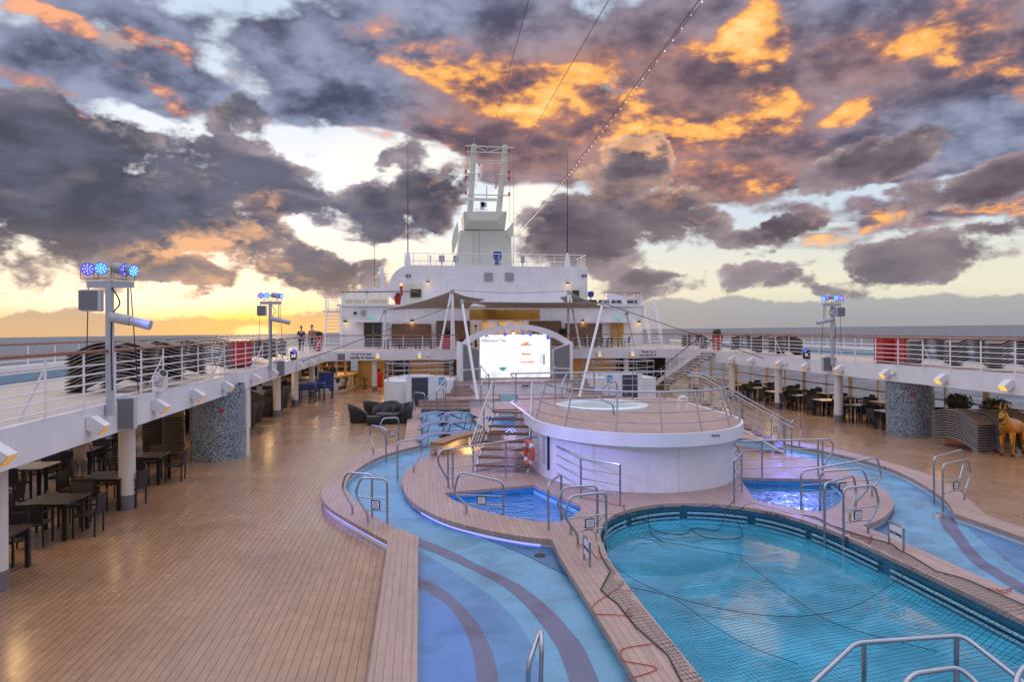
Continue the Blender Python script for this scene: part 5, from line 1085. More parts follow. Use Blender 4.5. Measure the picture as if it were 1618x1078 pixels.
v = at(574, 607); t = thing('navy_sofa', 'navy sofa against the cream wall past the bar', 'sofa', (v.x, v.y, 0)); b = MB(); b.box((v.x, v.y, .25), (2.0, .8, .4)); b.build('seat', M['bluecloth'], t, bevel=.05); b = MB(); b.box((v.x, v.y + .35, .65), (2.0, .2, .6)); b.build('backrest', M['bluecloth'], t, bevel=.05)
v = at(576, 615); t = thing('pedestal_table', 'small dark pedestal table in front of the navy sofa', 'table', (v.x, v.y, 0)); b = MB(); b.lathe([(.3, .68), (.3, .71)], (v.x, v.y, 0), 16); b.build('tabletop', M['black'], t); b = MB(); b.lathe([(.22, 0), (.22, .03), (.04, .05), (.04, .68)], (v.x, v.y, 0), 12); b.build('pedestal', M['black'], t)
# ------------------------------------------------------------------ planters
def planter(label, x, y, z, h, r0, r1, grp=None, sq=True, bush=.3):
    t = thing('planter', label, 'planter', (x, y, z), grp); b = MB()
    if sq: b.box((x, y, z + h / 2), (2 * r0, 2 * r0, h), taper=r1 / r0)
    else: b.lathe([(r0, 0), (r1 * .98, h * .96), (r1 * 1.06, h * .97), (r1 * 1.06, h), (r1 * .9, h)], (x, y, z), 20)
    b.build('pot', M['red'], t, bevel=.015 if sq else 0, smooth=not sq)
    rnd = random.Random(hash(label) % 1000 if False else len(label) * 7 + int(abs(x) * 10)); b = MB()
    for k in range(260):
        d = Vector((rnd.gauss(0, 1), rnd.gauss(0, 1), rnd.gauss(0, 1))).normalized(); q = Vector((x, y, z + h + bush * .55)) + Vector((d.x * bush, d.y * bush, d.z * bush * .75)) * rnd.uniform(.55, 1.08)
        u = d.orthogonal().normalized() * bush * .2; w = d.cross(u).normalized() * bush * .12; k2 = Vector((rnd.uniform(-1, 1), rnd.uniform(-1, 1), rnd.uniform(-1, 1))) * bush * .12
        b.add([q - u, q + w + k2, q + u, q - w], [[0, 1, 2, 3]])
    b.ball((x, y, z + h + bush * .5), bush * .72, 10, 7, (1, 1, .8)); b.build('shrub', M['leaf'], t, recalc=False)
v = at(600, 610); planter('tall red planter beside the cross beam column, left one of two', v.x, v.y - 1.5, 0, 1.15, .22, .3, 'red planters under the cross beam', True, .3)
v = at(615, 617); planter('tall red planter under the cross beam, right one of two', v.x, v.y, 0, 1.1, .2, .27, 'red planters under the cross beam', True, .27)
v = atX(503, 552, -7.0); planter('tall red planter on the port promenade near two standing people', -7.0, v.y, ZT, 1.0, .2, .3, 'red planters on the promenades', True, .32)
v = atX(1133, 552, 19.3); planter('tall red planter on the starboard promenade before the stacked loungers', 19.3, v.y, ZT, 1.05, .2, .3, 'red planters on the promenades', True, .3)
v = atY(704, 552, 50); planter('tall red planter behind the port mast poles of the awning', v.x, 50, ZT, 1.1, .28, .36, 'red planters on the promenades', True, .4)
v = atY(891, 548, 50); planter('tall red planter behind the starboard mast poles of the awning', v.x, 50, ZT, 1.0, .25, .32, 'red planters on the promenades', True, .4)
for i, (px, py) in enumerate(((1514, 650), (1574, 652))):
    v = atX(px, py, 21.9); planter('squat red planter with round bush by the starboard rail, %s one' % ('left' if i == 0 else 'right'), 21.9, v.y, .0, .85, .34, .36, 'squat red planters at the starboard rail', True, .5)
# red cabinets on the promenades
def cabinet(label, x, y, w, d, h, rz=0):
    t = thing('red_cabinet', label, 'cabinet', (x, y, ZT), 'red cabinets on the promenades'); b = MB(); b.box((x, y, ZT + .08 + h / 2), (w, d, h), rz); b.build('body', M['red'], t, bevel=.02)
    b = MB(); b.box((x, y, ZT + .04), (w * .9, d * .9, .08), rz); b.build('plinth', M['black'], t); b = MB(); c = Vector((0, -d / 2 - .012, 0)); c.rotate(Matrix.Rotation(rz, 3, 'Z')); b.box((x + c.x, y + c.y, ZT + .1 + h / 2), (w * .88, .02, h * .9), rz); b.build('door', M['red'], t)
v = atX(379, 583, -7.0); cabinet('red metal cabinet behind the port promenade railing', -7.0, v.y, .8, .6, 1.0, R(20))
v = atX(1406, 575, 19.2); cabinet('red metal cabinet behind the starboard railing, left one of two', 19.25, v.y + .3, .7, .6, 1.0)
v = atX(1428, 577, 19.4); cabinet('red metal cabinet behind the starboard railing, right one of two', 19.6, v.y, .8, .6, 1.0)

g5 = 'tables and chairs on the forward promenade'
for i, (px, w) in enumerate(((622, 'leftmost, by the glass door'), (648, 'left of the port window pair'), (672, 'under the port window pair'), (722, 'right of the port planter'), (921, 'right of the starboard planter'), (945, 'under the starboard window pair'), (972, 'rightmost, by the timber doors'))):
    v = atY(px, 548, 51.5); put(TBd, (v.x, 51.5, ZT), .1, 'small dark table behind the forward railing, ' + w, g5)
    for s_ in (-1, 1): put(CH, (v.x + .85 * s_, 51.4, ZT), PI / 2 * s_, 'chair %s of the forward promenade table %s' % ('left' if s_ < 0 else 'right', w), g5)
# ================================================================== stage and screen
SY = 40.0; ZS = 1.22
t = thing('stage', 'white fronted stage with timber steps under the arched screen', 'stage', (5.6, 39, 0))
b = MB(); b.prism([(1.4, 38.3), (4, 37.7), (7.2, 37.7), (9.8, 38.3), (9.8, 43.2), (1.4, 43.2)], .5, ZS); b.build('stage_block', M['white'], t)
b = MB(); b.prism([(1.35, 38.2), (4, 37.6), (7.2, 37.6), (9.85, 38.2), (9.85, 43.2), (1.35, 43.2)], ZS, ZS + .05); b.build('stage_floor', M['kerb'], t)
b = MB(); b.prism([(2.2, 35.5), (9.1, 35.5), (10.5, 36.2), (10.5, 43.2), (.8, 43.2), (.8, 36.2)], .0, .5); b.build('terrace_wall', M['signwhite'], t)
b = MB(); b.prism([(2.15, 35.4), (9.15, 35.4), (10.6, 36.15), (10.6, 43.2), (.7, 43.2), (.7, 36.15)], .5, .56); b.build('terrace_floor', M['kerb'], t)
for s in (0, 1):
    for i in range(3):
        lo = [(-.1 + .0 * i, 34.9 + i * .42), (2.5, 34.6 + i * .42), (2.5, 36.6), (-.1, 36.6)]; lo = mir(lo) if s else lo; b = MB(); b.prism(lo, .1 + i * .14, .17 + i * .14 + .05); b.build('step', M['kerb'], t)
        up2 = [(.6, 37.2 + i * .4), (2.6, 37.0 + i * .4), (3.3, 38.8), (.6, 38.8)]; up2 = mir(up2) if s else up2; b = MB(); b.prism(up2, .56 + i * .18, .72 + i * .18); b.build('step', M['kerb'], t)
b = MB(); b.box((5.8, 37.55, 1.0), (.4, .06, .12)); b.build('vent', M['black'], t)
# LED screen
t = thing('led_screen', 'large bright LED screen showing an afternoon tea advertisement', 'screen', (5.5, SY, ZS))
c0, c1 = atY(757, 528, SY), atY(870, 597, SY); sw, sh = c1.x - c0.x, c0.z - c1.z; sc_ = Vector(((c0.x + c1.x) / 2, SY, (c0.z + c1.z) / 2))
b = MB(); b.box(sc_ + Vector((0, .1, 0)), (sw, .16, sh)); b.build('cabinet', M['black'], t)
m_ = bpy.data.materials.new('lit screen picture'); m_.use_nodes = True; N = NT(m_.node_tree); bs_ = m_.node_tree.nodes['Principled BSDF']; g = N.n('ShaderNodeTexCoord'); sp = N.n('ShaderNodeSeparateXYZ'); N.l(g.outputs['Object'], sp.inputs[0])
n_ = N.noise(g.outputs['Object'], 2.2, 4); N.l(N.mix(N.m('MULTIPLY', N.ss(sp.outputs[2], 1.1, .3), N.ss(n_, .35, .7)), (1, 1, 1), (.72, .74, .80)), bs_.inputs['Emission Color']); bs_.inputs['Emission Strength'].default_value = .9; bs_.inputs['Base Color'].default_value = (.05, .05, .05, 1)
b = MB(); b.box(sc_ + Vector((0, -.0, 0)), (sw - .06, .03, sh - .06)); b.build('picture', m_, t)
def em(n, c, s=1.0): return mat(n, tuple(v * .3 for v in c), .5, emit=c, es=s)
E1, E2, E3, E4, E5 = em('screen heading', (.22, .22, .45)), em('screen small print', (.62, .62, .70)), em('screen berry red', (.75, .12, .06)), em('screen sponge orange', (.95, .45, .12)), em('screen teapot teal', (.06, .22, .25))
def SP(px, py): v = atY(px, py, SY - .03); return v
text('heading', 'Afternoon Tea', SP(780, 538.5), .24, E1, t)
b = MB()
for k, (py, w) in enumerate(((545, 1.05), (549, 1.0), (553, .95), (557, .8), (563.5, .7), (567, .5), (573, .7))):
    v = SP(780, py); r_ = random.Random(k); x = v.x - w / 2
    b = MB()
    while x < v.x + w / 2: l = r_.uniform(.05, .15); b.box((x + l / 2, v.y, v.z), (l, .006, .045)); x += l + .035
    b.build('text_line', E2, t)
EP = em('screen plate grey', (.72, .74, .8)); EW = em('screen pale blue', (.55, .68, .85))
for k, (py, w, tall) in enumerate(((546, 15, 8), (560.5, 11, 3.5), (573, 20, 5))):
    v = SP(832, py); kx = 1 / F * SY; r_ = random.Random(5 + k); tr = MB(); tr.lathe([(w * .62 * kx, 0), (w * .62 * kx, .03)], (v.x, v.y - .0, v.z - .05), 20, sy=.02); o = tr.build('cake_plate', EP, t)
    bo, br = MB(), MB()
    for i in range(9):
        q = (bo if i % 2 else br); x = v.x + (i / 8 - .5) * w * kx; q.ball((x, v.y, v.z + r_.uniform(0, .05)), r_.uniform(.035, .07), 8, 6, (1, .1, 1))
        if k == 0 and i in (3, 5): (bo).ball((x + .03, v.y, v.z + .26), .05, 8, 6, (.6, .1, 1.2)); br.ball((x, v.y, v.z + .12), .06, 8, 6, (.9, .1, 1.2))
    bo.build('cake', E4, o); br.build('berries', E3, o)
ar = MB(); v = SP(832, 548); pts = [Vector((v.x + 10.5 / F * SY * math.cos(R(a)), v.y, v.z + 12 / F * SY * math.sin(R(a)))) for a in range(0, 181, 12)]; ar.tube([Vector((pts[0].x, v.y, SP(832, 577).z))] + pts + [Vector((pts[-1].x, v.y, SP(832, 577).z))], .012, 5); ar.build('cake_stand', EP, t)
v = SP(794.5, 583); b = MB(); b.lathe([(.07, -.11), (.15, -.03), (.21, .05), (.21, .08)], tuple(v), 18, sy=.03); b.build('teacup', E5, t); b = MB(); b.box(v + Vector((.02, 0, .12)), (.2, .004, .05)); b.build('cup_rim', em('screen cup teal', (.3, .7, .7)), t)
v = SP(858, 568); b = MB(); b.box(v + Vector((.06, 0, 0)), (.08, .006, .62)); b.build('door_shadow', em('screen dark', (.12, .1, .16)), t); b = MB(); b.box(v + Vector((-.09, 0, .02)), (.2, .006, .5)); b.build('doorway', EW, t)
ET = em('screen beige', (.8, .7, .55))
for px in (834, 839): v = SP(px, 585); b = MB(); b.lathe([(.03, -.12), (.05, -.02), (.02, .05), (.035, .12)], tuple(v), 10, sy=.08); b.build('bottle', ET, t)
for px, py in ((784, 577), (797, 576), (806, 575), (820, 587), (852, 586)): v = SP(px, py); b = MB(); b.box(v, (.18, .005, .03), ry=R(-8)); b.build('garnish', E2, t)
# arch and towers
t = thing('stage_arch', 'wide pale arch spanning over the screen with a row of stage lamps', 'arch', (5.6, SY - .6, ZS))
pts = [atY(px, py, SY - .6) for px, py in ((733, 546), (742, 537), (760, 528), (782, 521), (803, 518), (822, 517), (842, 519), (862, 524), (880, 532), (893, 540), (902, 548))]; pts = catmull(pts, 4)
b = MB(); n = len(pts); vs = []
for i, p in enumerate(pts):
    d = (pts[min(i + 1, n - 1)] - pts[max(i - 1, 0)]).normalized(); nn = Vector((-d.z, 0, d.x))
    for y, o in ((-.4, -.15), (-.4, .15), (.5, .15), (.5, -.15)): vs.append(p + nn * o + Vector((0, y, 0)))
b.add(vs, [[i * 4 + k, i * 4 + (k + 1) % 4, (i + 1) * 4 + (k + 1) % 4, (i + 1) * 4 + k] for i in range(n - 1) for k in range(4)]); b.build('arch_beam', M['white'], t, smooth=True)
for px, py in ((769.5, 533), (783.5, 530), (798, 527.5), (811, 526), (826, 526), (838, 527.5), (853, 530), (866, 533)):
    v = atY(px, py, SY - .75); b = MB(); b.tube([v + Vector((0, .15, .04)), v + Vector((0, -.06, -.03))], [.1, .12], 12); h = b.build('stage_lamp', M['lampwhite'], t, smooth=True); b = MB(); b.ball(v + Vector((0, -.06, -.03)), .09, 10, 6, (1, .3, 1)); b.build('lens', M['whitelamp'] if int(px) % 2 else M['bluelamp'], h)
for nm, p0, p1, s in (('port', 727, 757, 1), ('starboard', 905, 874, -1)):
    a, c = atY(p0, 540, SY - 1.6), atY(p1, 552, SY - .4); t = thing('speaker_tower', 'angled grey speaker tower on the %s side of the screen' % nm, 'speaker', (a.x, SY - 1, .56))
    zt0, zt1 = a.z, c.z; z0 = .56
    dd = Vector((c.x - a.x, c.y - a.y, 0)); b = MB(); q = [(a.x, a.y), (c.x, c.y), (c.x - .1 * s, c.y + 1.0), (a.x - .15 * s, a.y + .9)]
    b.add([(p[0], p[1], z0) for p in q] + [(q[0][0], q[0][1], zt0), (q[1][0], q[1][1], zt1), (q[2][0], q[2][1], zt1), (q[3][0], q[3][1], zt0)], [[3, 2, 1, 0], [4, 5, 6, 7], [0, 1, 5, 4], [1, 2, 6, 5], [2, 3, 7, 6], [3, 0, 4, 7]]); b.build('housing', M['white'], t)
    f = dd.normalized(); nn = Vector((f.y, -f.x, 0)) * s; nn = nn if nn.y < 0 else -nn
    def pan(k0, k1, za, zb0, zb1, nme):
        A, B = a + dd * k0 + nn * .03, a + dd * k1 + nn * .03; b = MB(); b.add([(A.x, A.y, za), (B.x, B.y, za), (B.x, B.y, zb1), (A.x, A.y, zb0)], [[0, 1, 2, 3]]); b.build(nme, M['grille'], t, solid=.03)
    pan(.16, .95, 1.95, zt0 - .15, zt1 - .05, 'upper_grille'); pan(.16, .95, .8, 1.85, 1.85, 'lower_grille')
# raised side hot tubs with panels
for s, nm in ((0, 'port'), (1, 'starboard')):
    f = (lambda L: mir(L)) if s else (lambda L: L)
    t = thing('side_tub_platform', 'round white raised tub deck with steel rails on the %s side of the stage' % nm, 'platform', (-1 if not s else 12.3, 38.5, 0))
    w = f([(-1.95, 38.6), (-1.8, 37.0), (-.6, 36.6), (.9, 37.0), (1.7, 37.6), (1.9, 39.5), (.6, 41.6), (-1.0, 41.4), (-1.7, 40.4)]); b = MB(); b.prism([tuple(p) for p in catmull(w, 4, True)], 0, 1.42); b.build('tub_wall', M['white'], t, smooth=True)
    b = MB(); c = f([(-.2, 39.2)])[0]; b.lathe([(1.1, 1.42), (1.1, 1.56), (.95, 1.58), (.9, 1.46), (0, 1.44)], (c[0], c[1], 0), 30, cap=False); b.build('tub_rim', M['tub'], t, smooth=True)
    rl = [Vector((p[0], p[1], 1.42)) for p in catmull(inset(w, .1), 4, True)]
    for k, h in enumerate((.3, .6, .95)): b = MB(); b.tube([p + Vector((0, 0, h)) for p in rl], .03 if k == 2 else .018, 6, closed=True); b.build('handrail' if k == 2 else 'rail_bar', M['steel'], t, smooth=True)
    for k in range(0, len(rl), 4): b = MB(); b.tube([rl[k], rl[k] + Vector((0, 0, .95))], .025, 6); b.build('post', M['steel'], t)
    p0, p1 = (at(655, 636), at(707, 634)) if not s else (at(982, 628), at(1013, 629)); yb = 36.2; xs = f([(-.75, yb), (1.35, yb)]); xa, xb = min(p[0] for p in xs), max(p[0] for p in xs)
    t = thing('shower_panel', 'white shower screen with dark speckled panel and blue notice, %s of the stage' % nm, 'panel', ((xa + xb) / 2, yb, 0))
    b = MB(); b.box(((xa + xb) / 2, yb, .86), (xb - xa, .16, 1.72)); b.build('screen_wall', M['white'], t)
    gx = xa + .72 if not s else xb - .72; b = MB(); b.box((gx, yb - .09, .92), (.85, .03, 1.5)); b.build('speckled_panel', M['granite'], t)
    nx = xb - .25 if not s else xa + .25; b = MB(); b.box((nx, yb - .09, 1.45), (.28, .02, .42)); n_ = b.build('notice', M['signblue'], t); b = MB()
    for k in range(3): b.box((nx, yb - .102, 1.52 - k * .06), (.2, .006, .025))
    b.build('notice_text', M['signwhite'], n_)
    b = MB(); b.box((gx, yb - .16, .1), (.2, .16, .18)); b.build('shower_tap', M['steel'], t)
    b = MB(); x_ = xb - .15 if not s else xa + .15; dx = -.9 if not s else .9; b.tube(fillet([Vector((x_, yb - .3, .1)), Vector((x_, yb - .3, 1.15)), Vector((x_ + dx, yb - .5, .7)), Vector((x_ + dx, yb - .5, .1))], .15), .025, 8); tag(b.build('step_handrail', M['steel'], smooth=True), 'stainless step handrail in front of the %s shower screen' % nm, 'handrail')
for i, (px, w) in enumerate(((690, 'port side of the lower steps'), (704, 'port side, beside the lower steps'), (760, 'port edge of the terrace'), (888, 'starboard edge of the terrace'))):
    v = at(px, 648 - (i > 1) * 8, .2 if i < 2 else .56); b = MB(); b.tube(fillet([v, v + Vector((0, 0, 1.0)), v + Vector((.5, 1.1, 1.45)), v + Vector((.5, 1.1, .5))], .15), .026, 8); tag(b.build('step_handrail', M['steel'], smooth=True), 'bent stainless handrail at the stage steps, ' + w, 'handrail')
for px, w, s in ((759, 'port', 1), (879, 'starboard', -1)):
    v = atY(px, 604, 38.6); v.z = ZS; b = MB(); b.tube(fillet([v, v + Vector((0, 0, .95)), v + Vector((.45 * s, -.5, .3)), v + Vector((.45 * s, -.5, -.6))], .12), .026, 8); tag(b.build('step_handrail', M['steel'], smooth=True), 'slanting handrail at the %s corner of the screen' % w, 'handrail')
t = thing('pool_rules_board', 'pale green board of pool rules behind the port stair', 'notice board', (3.0, 31.6, .2)); v = atY(804, 640, 31.6)
b = MB(); b.box((v.x, 31.6, v.z), (.85, .05, 1.0)); b.build('panel', mat('pale green board', (.38, .52, .5), .4, noise=.05), t); b = MB()
for k in range(4): b.box((v.x - .25 + k * .16, 31.57, v.z + .12), (.08, .01, .05))
b.build('symbols', M['ink'], t)
for s in (-1, 1): b = MB(); b.cyl((v.x + .42 * s, 31.6, .2), (v.x + .42 * s, 31.6, v.z + .5), .03, n=8); b.build('post', M['steel'], t)
# ================================================================== forward wall under the beam, bar and stairs
t = thing('forward_wall', 'warm lit cream wall with doors under the forward cross beam', 'wall', (5, 53, 0))
b = MB(); b.box((1.0, 53, 1.2), (11.4, .2, 2.4)); b.box((13.0, 53, 1.2), (5.0, .2, 2.4)); b.build('cream_wall', M['sand'], t)
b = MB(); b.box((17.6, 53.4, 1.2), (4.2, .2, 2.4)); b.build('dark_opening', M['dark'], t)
for x, w in ((-2.2, .9), (2.4, 1.2), (7.7, 1.4), (9.6, .9)): b = MB(); b.box((x, 52.87, 1.05), (w, .06, 2.1)); d = b.build('door', M['wood'], t); b = MB(); b.box((x + w * .35, 52.82, 1.0), (.05, .05, .2)); b.build('handle', M['steel'], d)
v = atY(636, 575, 52.8); b = MB(); b.lathe([(.0, 0), (.62, 0), (.62, .05), (0, .05)], (0, 0, 0), 28); b.v = [(v.x + p[0], 52.85 - p[2], 1.25 + p[1] * 1.25) for p in b.v]; b.build('oval_window', M['glassdark'], t)
for px, py in ((609, 567), (960, 567), (1010, 566)): v = atY(px, py, 52.8); b = MB(); b.ball((v.x, 52.8, 2.1), .12, 10, 6); b.build('wall_lamp', M['warm'], t)
t = thing('bar_counter', 'curved bar with checkered tile front and warm counter top', 'bar', (-6.5, 47, 0))
bc = catmull([(-11.2, 45.2), (-8.5, 45.0), (-6.4, 45.8), (-5.3, 47.2), (-4.8, 49.5), (-4.6, 52.8)], 7); bl = [(p.x, p.y) for p in bc]; loop = bl + [(-5.6, 52.8), (-6.0, 49.5), (-6.8, 47.6), (-8.5, 46.4), (-11.2, 46.4)]
b = MB(); b.wall(bl, .16, 1.0, closed=False); b.build('tiled_front', M['check'], t, smooth='all'); b = MB(); b.wall(inset(loop, .06)[:len(bl)], 0, .16, closed=False); b.build('plinth', M['colwhite'], t)
b = MB(); b.prism(inset(loop, -.12), 1.0, 1.07); b.build('counter_top', mat('lit counter top', (.62, .42, .16), .3, noise=.15, nscale=3), t)
for px in (505, 537, 551, 478): v = at(px, 622); k = min(bl, key=lambda p: abs(math.atan2(p[0], p[1]) - math.atan2(v.x, v.y))); b = MB(); b.box((k[0] - .2, k[1] + .2, 1.74), (.16, .16, 1.33)); b.build('bar_post', M['colwhite'], t)
t = thing('back_bar', 'dark back bar with lit shelves behind the checkered counter', 'shelf', (-8, 51, 0)); b = MB(); b.box((-8.2, 51.6, 1.2), (6.2, .3, 2.4)); b.build('cabinet', M['dark'], t)
for z in (1.1, 1.5, 1.9): b = MB(); b.box((-8.2, 51.3, z), (6.0, .35, .04)); b.build('shelf', M['tan'], t)
area('bar_lamp', (-7.4, 49.0, 2.38), 60, WARM, .6)
BT = None; cols = [mat('green bottle glass', (.02, .06, .02), .1), mat('amber bottle glass', (.2, .08, .01), .1), mat('clear bottle glass', (.4, .4, .38), .1)]
for i in range(36):
    z = (1.12, 1.52, 1.92)[i % 3]; x = -10.9 + (i // 3) * .47 + random.uniform(-.08, .08); b = MB(); b.lathe([(.05, 0), (.05, .17), (.018, .22), (.018, .29)], (x, 51.2, z), 8); tag(b.build('bottle', cols[i % 3 if i % 4 else 2]), 'small bottle on the shelves behind the bar', 'bottle', 'bottles on the back bar')
for i in range(5):
    x = -9.8 + i * 1.0; b = MB(); b.lathe([(.05, 0), (.12, .06), (.1, .16), (.2, .3), (.28, .5), (.16, .62), (0, .7)], (x, 46.3 + .12 * i, 1.07), 10); tag(b.build('counter_display', M['brownwicker']), 'dark arrangement standing on the bar counter, %s from the left' % ORD[i], 'display', 'arrangements on the bar counter')
# starboard stairs to the promenade
t = thing('deck_stair', 'white stairs rising from the pool deck to the starboard promenade', 'stairs', (15.6, 45, 0)); p0 = at(1043, 613); p1 = Vector((17.6, 40.2, ZT - .1)); d = (p1 - p0); dh = Vector((d.x, d.y, 0)).normalized(); sd_ = Vector((dh.y, -dh.x, 0))
for k in (-1, 1):
    o = sd_ * .55 * k; b = MB(); a, c = p0 + o, p1 + o; q = Vector((0, 0, .3)); b.add([a, c, c + q, a + q], [[0, 1, 2, 3]]); b.build('stringer', M['white'], t, solid=.06)
    for h, r in ((.95, .035), (.65, .016), (.35, .016)): b = MB(); b.tube([a + Vector((0, 0, h)), c + Vector((0, 0, h + .1))], r, 6); b.build('handrail' if h > .9 else 'rail_bar', M['handrail'] if h > .9 else M['rail'], t)
    for j in range(6): q = a.lerp(c, j / 5); b = MB(); b.tube([q, q + Vector((0, 0, 1.0))], .025, 6); b.build('post', M['rail'], t)
for j in range(14): q = p0.lerp(p1, (j + .5) / 14); b = MB(); b.box(q + Vector((0, 0, .1)), (1.05, .28, .05), math.atan2(sd_.y, sd_.x)); b.build('tread', M['wood'], t)
# ================================================================== superstructure
Y1 = 57.0
def wallrect(b, p0, p1, Y, d=.1): a, c = atY(*p0, Y), atY(*p1, Y); b.box(((a.x + c.x) / 2, Y, (a.z + c.z) / 2), (abs(c.x - a.x), d, abs(a.z - c.z))); return a, c
t = thing('restaurant_house', 'white deckhouse with brown windows and lit wall lamps behind the promenade', 'deckhouse', (5.65, Y1, ZT))
z2 = atY(560, 484, Y1).z; xl, xr = atY(537, 520, Y1).x, atY(1016, 520, Y1).x
b = MB(); cw = [(xl, Y1)] + [(xl + (xr - xl) * k / 12, Y1 + 1.2 * (abs(k / 6 - 1) < .75) * (1 - (k / 6 - 1) ** 2)) for k in range(1, 12)] + [(xr, Y1), (xr, 68), (xl, 68)]
b.prism(cw, ZT, z2); b.build('house_wall', M['plate'], t)
b = MB(); ov_ = inset(cw, -.25); b.prism(ov_, z2, z2 + .16); b.build('roof_edge', M['white'], t)
def yfront(px): x = atY(px, 520, Y1).x; k = (x - xl) / (xr - xl) * 12; u = k / 6 - 1; return Y1 + 1.2 * (1 - u * u) - .12 if abs(u) < .75 else Y1 - .05
def panel(nm, px0, py0, px1, py1, m, d=.12, split=0, yoff=0.0):
    Y = min(yfront(px0), yfront(px1)) - .02 - yoff; b = MB(); a, c = wallrect(b, (px0, py0), (px1, py1), Y, d); o = b.build(nm, m, t)
    if split:
        fb = MB()
        for i in range(split + 1): x = a.x + (c.x - a.x) * i / split; fb.box((x, Y - .07, (a.z + c.z) / 2), (.09, .05, a.z - c.z))
        for z in (a.z, c.z): fb.box(((a.x + c.x) / 2, Y - .075, z), (c.x - a.x, .05, .1))
        fb.build('frame', M['wood'], o)
    return o
panel('window', 620, 513, 681, 545, M['wood'], split=2); panel('window', 690, 508, 742, 547, M['wood'], split=2); panel('window', 836, 508, 886, 545, M['wood'], split=3); panel('window', 893, 512, 950, 545, M['wood'], split=2)
for px0, px1 in ((575, 588.5), (590.5, 603), (965, 974), (976, 985)): panel('door', px0, 509, px1, 547, M['glassdark'] if px0 < 700 else M['tan'])
panel('door_canopy', 562, 506.5, 618, 509.5, M['white'], d=.9); panel('door_canopy', 952, 508, 997, 510, M['white'], d=.9)
for px, py in ((587.5, 502), (977, 503)):
    o = panel('exit_sign', px - 4, py - 1.6, px + 4, py + 1.6, M['green'], yoff=.1); v = atY(px, py, yfront(px) - .25); text('lettering', 'EXIT', (v.x, v.y, v.z), .16, M['signwhite'], o)
for px, py in ((545.5, 509.5), (651, 508), (921, 508), (1010, 510)):
    v = atY(px, py, yfront(px) - .15); b = MB(); b.ball(v, .13, 12, 8, (1, .6, 1)); o = b.build('wall_lamp', M['warm'], t, smooth='all'); b = MB(); b.ball(v + Vector((0, -.02, .06)), .15, 12, 8, (1, .7, .7)); b.build('shade', M['black'], o, smooth='all')
    l = bpy.data.lights.new('wall_glow', 'POINT'); l.energy = 5; l.color = WARM; l.shadow_soft_size = .12; lo_ = bpy.data.objects.new('wall_glow', l); COL.objects.link(lo_); lo_.location = v + Vector((0, -.4, -.25))
panel('grey_box', 570, 491, 578, 498, M['grey'], d=.3, yoff=.1); v = atY(561, 495, Y1 - .2); b = MB(); b.ball(v, .14); b.build('siren', M['black'], t)
panel('grey_box', 989, 492.5, 993, 497, M['grey'], d=.3, yoff=.1)
o = panel('timber_canopy', 742, 489.5, 851, 505.5, M['tan'], d=1.2, yoff=1.6)
for px in (766, 793, 816): panel('lit_pillar', px - 4 if px != 766 else 761, 506, px + 5, 545, M['sand'], yoff=.3)
panel('menu_screen', 848, 514, 860, 521, em('menu screen cyan', (.5, .8, .85), .8), yoff=.1)
for px in (772, 798, 808, 828): v = atY(px, 508, Y1 - .2); area('canopy_lamp', (v.x, v.y, v.z + .1), 14, WARM, .3)
# side stair on port: solid white risers, starboard: open ladder
def ladder(label, pb, pt, w, Y, nm):
    t = thing('side_stair', label, 'stairs', (pb.x, pb.y, ZT)); n = 12
    for i in range(n): q = pb.lerp(pt, (i + .5) / n); b = MB(); b.box(q, (w, .3, .05)); b.build('tread', M['rail'], t)
    for s in (-1, 1):
        o = Vector((w / 2 * s, 0, 0)); b = MB(); b.tube([pb + o, pt + o], .05, 6); b.build('stringer', M['rail'], t)
        for h in (.5, 1.0): b = MB(); b.tube([pb + o + Vector((0, 0, h)), pt + o + Vector((0, 0, h))], .03, 6); b.build('handrail', M['rail'], t)
        for j in range(5): q = pb.lerp(pt, j / 4) + o; b = MB(); b.tube([q, q + Vector((0, 0, 1))], .025, 6); b.build('post', M['rail'], t)
ladder('steep white stairs up the port end of the deckhouse', Vector((atY(528, 548, 55.5).x, 54.6, ZT)), Vector((atY(529, 493, 58).x, 57.6, z2 - .1)), 1.2, 0, '')
ladder('open white stairs down the starboard end of the deckhouse', Vector((atY(1034, 548, 55).x, 54.5, ZT)), Vector((atY(1020, 494, 58).x, 57.5, z2 - .1)), 1.0, 0, '')
M['railset'] = (M['handrail'], M['rail'], M['rail'])
zp = atY(513, 492, 57.5).z; b = MB(); b.box((xl - .6, 58.5, zp), (1.6, 2.4, .12)); tag(b.build('stair_platform', M['white']), 'small white platform at the head of the port side stairs', 'platform')
railing('railing round the small platform at the head of the port side stairs', [(xl + .1, 57.4), (xl - 1.3, 57.4), (xl - 1.3, 59.6)], zp + .05, h=1.1, nbar=4, step=.7, mats=(M['rail'],) * 3)
# second level: glass windbreak, rails and seats
zr = z2 + .16
t = thing('windbreak', 'glazed windbreak with brown rail above the port half of the deckhouse', 'windbreak', (xl + 2, Y1 + .3, zr)); a = atY(545, 481, Y1 + .3); c = atY(614, 466, Y1 + .3)
gm = bpy.data.materials.new('thin clear glass'); gm.use_nodes = True; N = NT(gm.node_tree); gm.node_tree.nodes.remove(gm.node_tree.nodes['Principled BSDF']); tr_ = N.n('ShaderNodeBsdfTransparent'); gl_ = N.n('ShaderNodeBsdfGlossy'); gl_.inputs['Roughness'].default_value = .02; mx_ = N.n('ShaderNodeMixShader'); mx_.inputs[0].default_value = .35; tr_.inputs[0].default_value = (.85, .88, .92, 1); N.l(tr_.outputs[0], mx_.inputs[1]); N.l(gl_.outputs[0], mx_.inputs[2]); N.l(mx_.outputs[0], gm.node_tree.nodes['Material Output'].inputs[0])
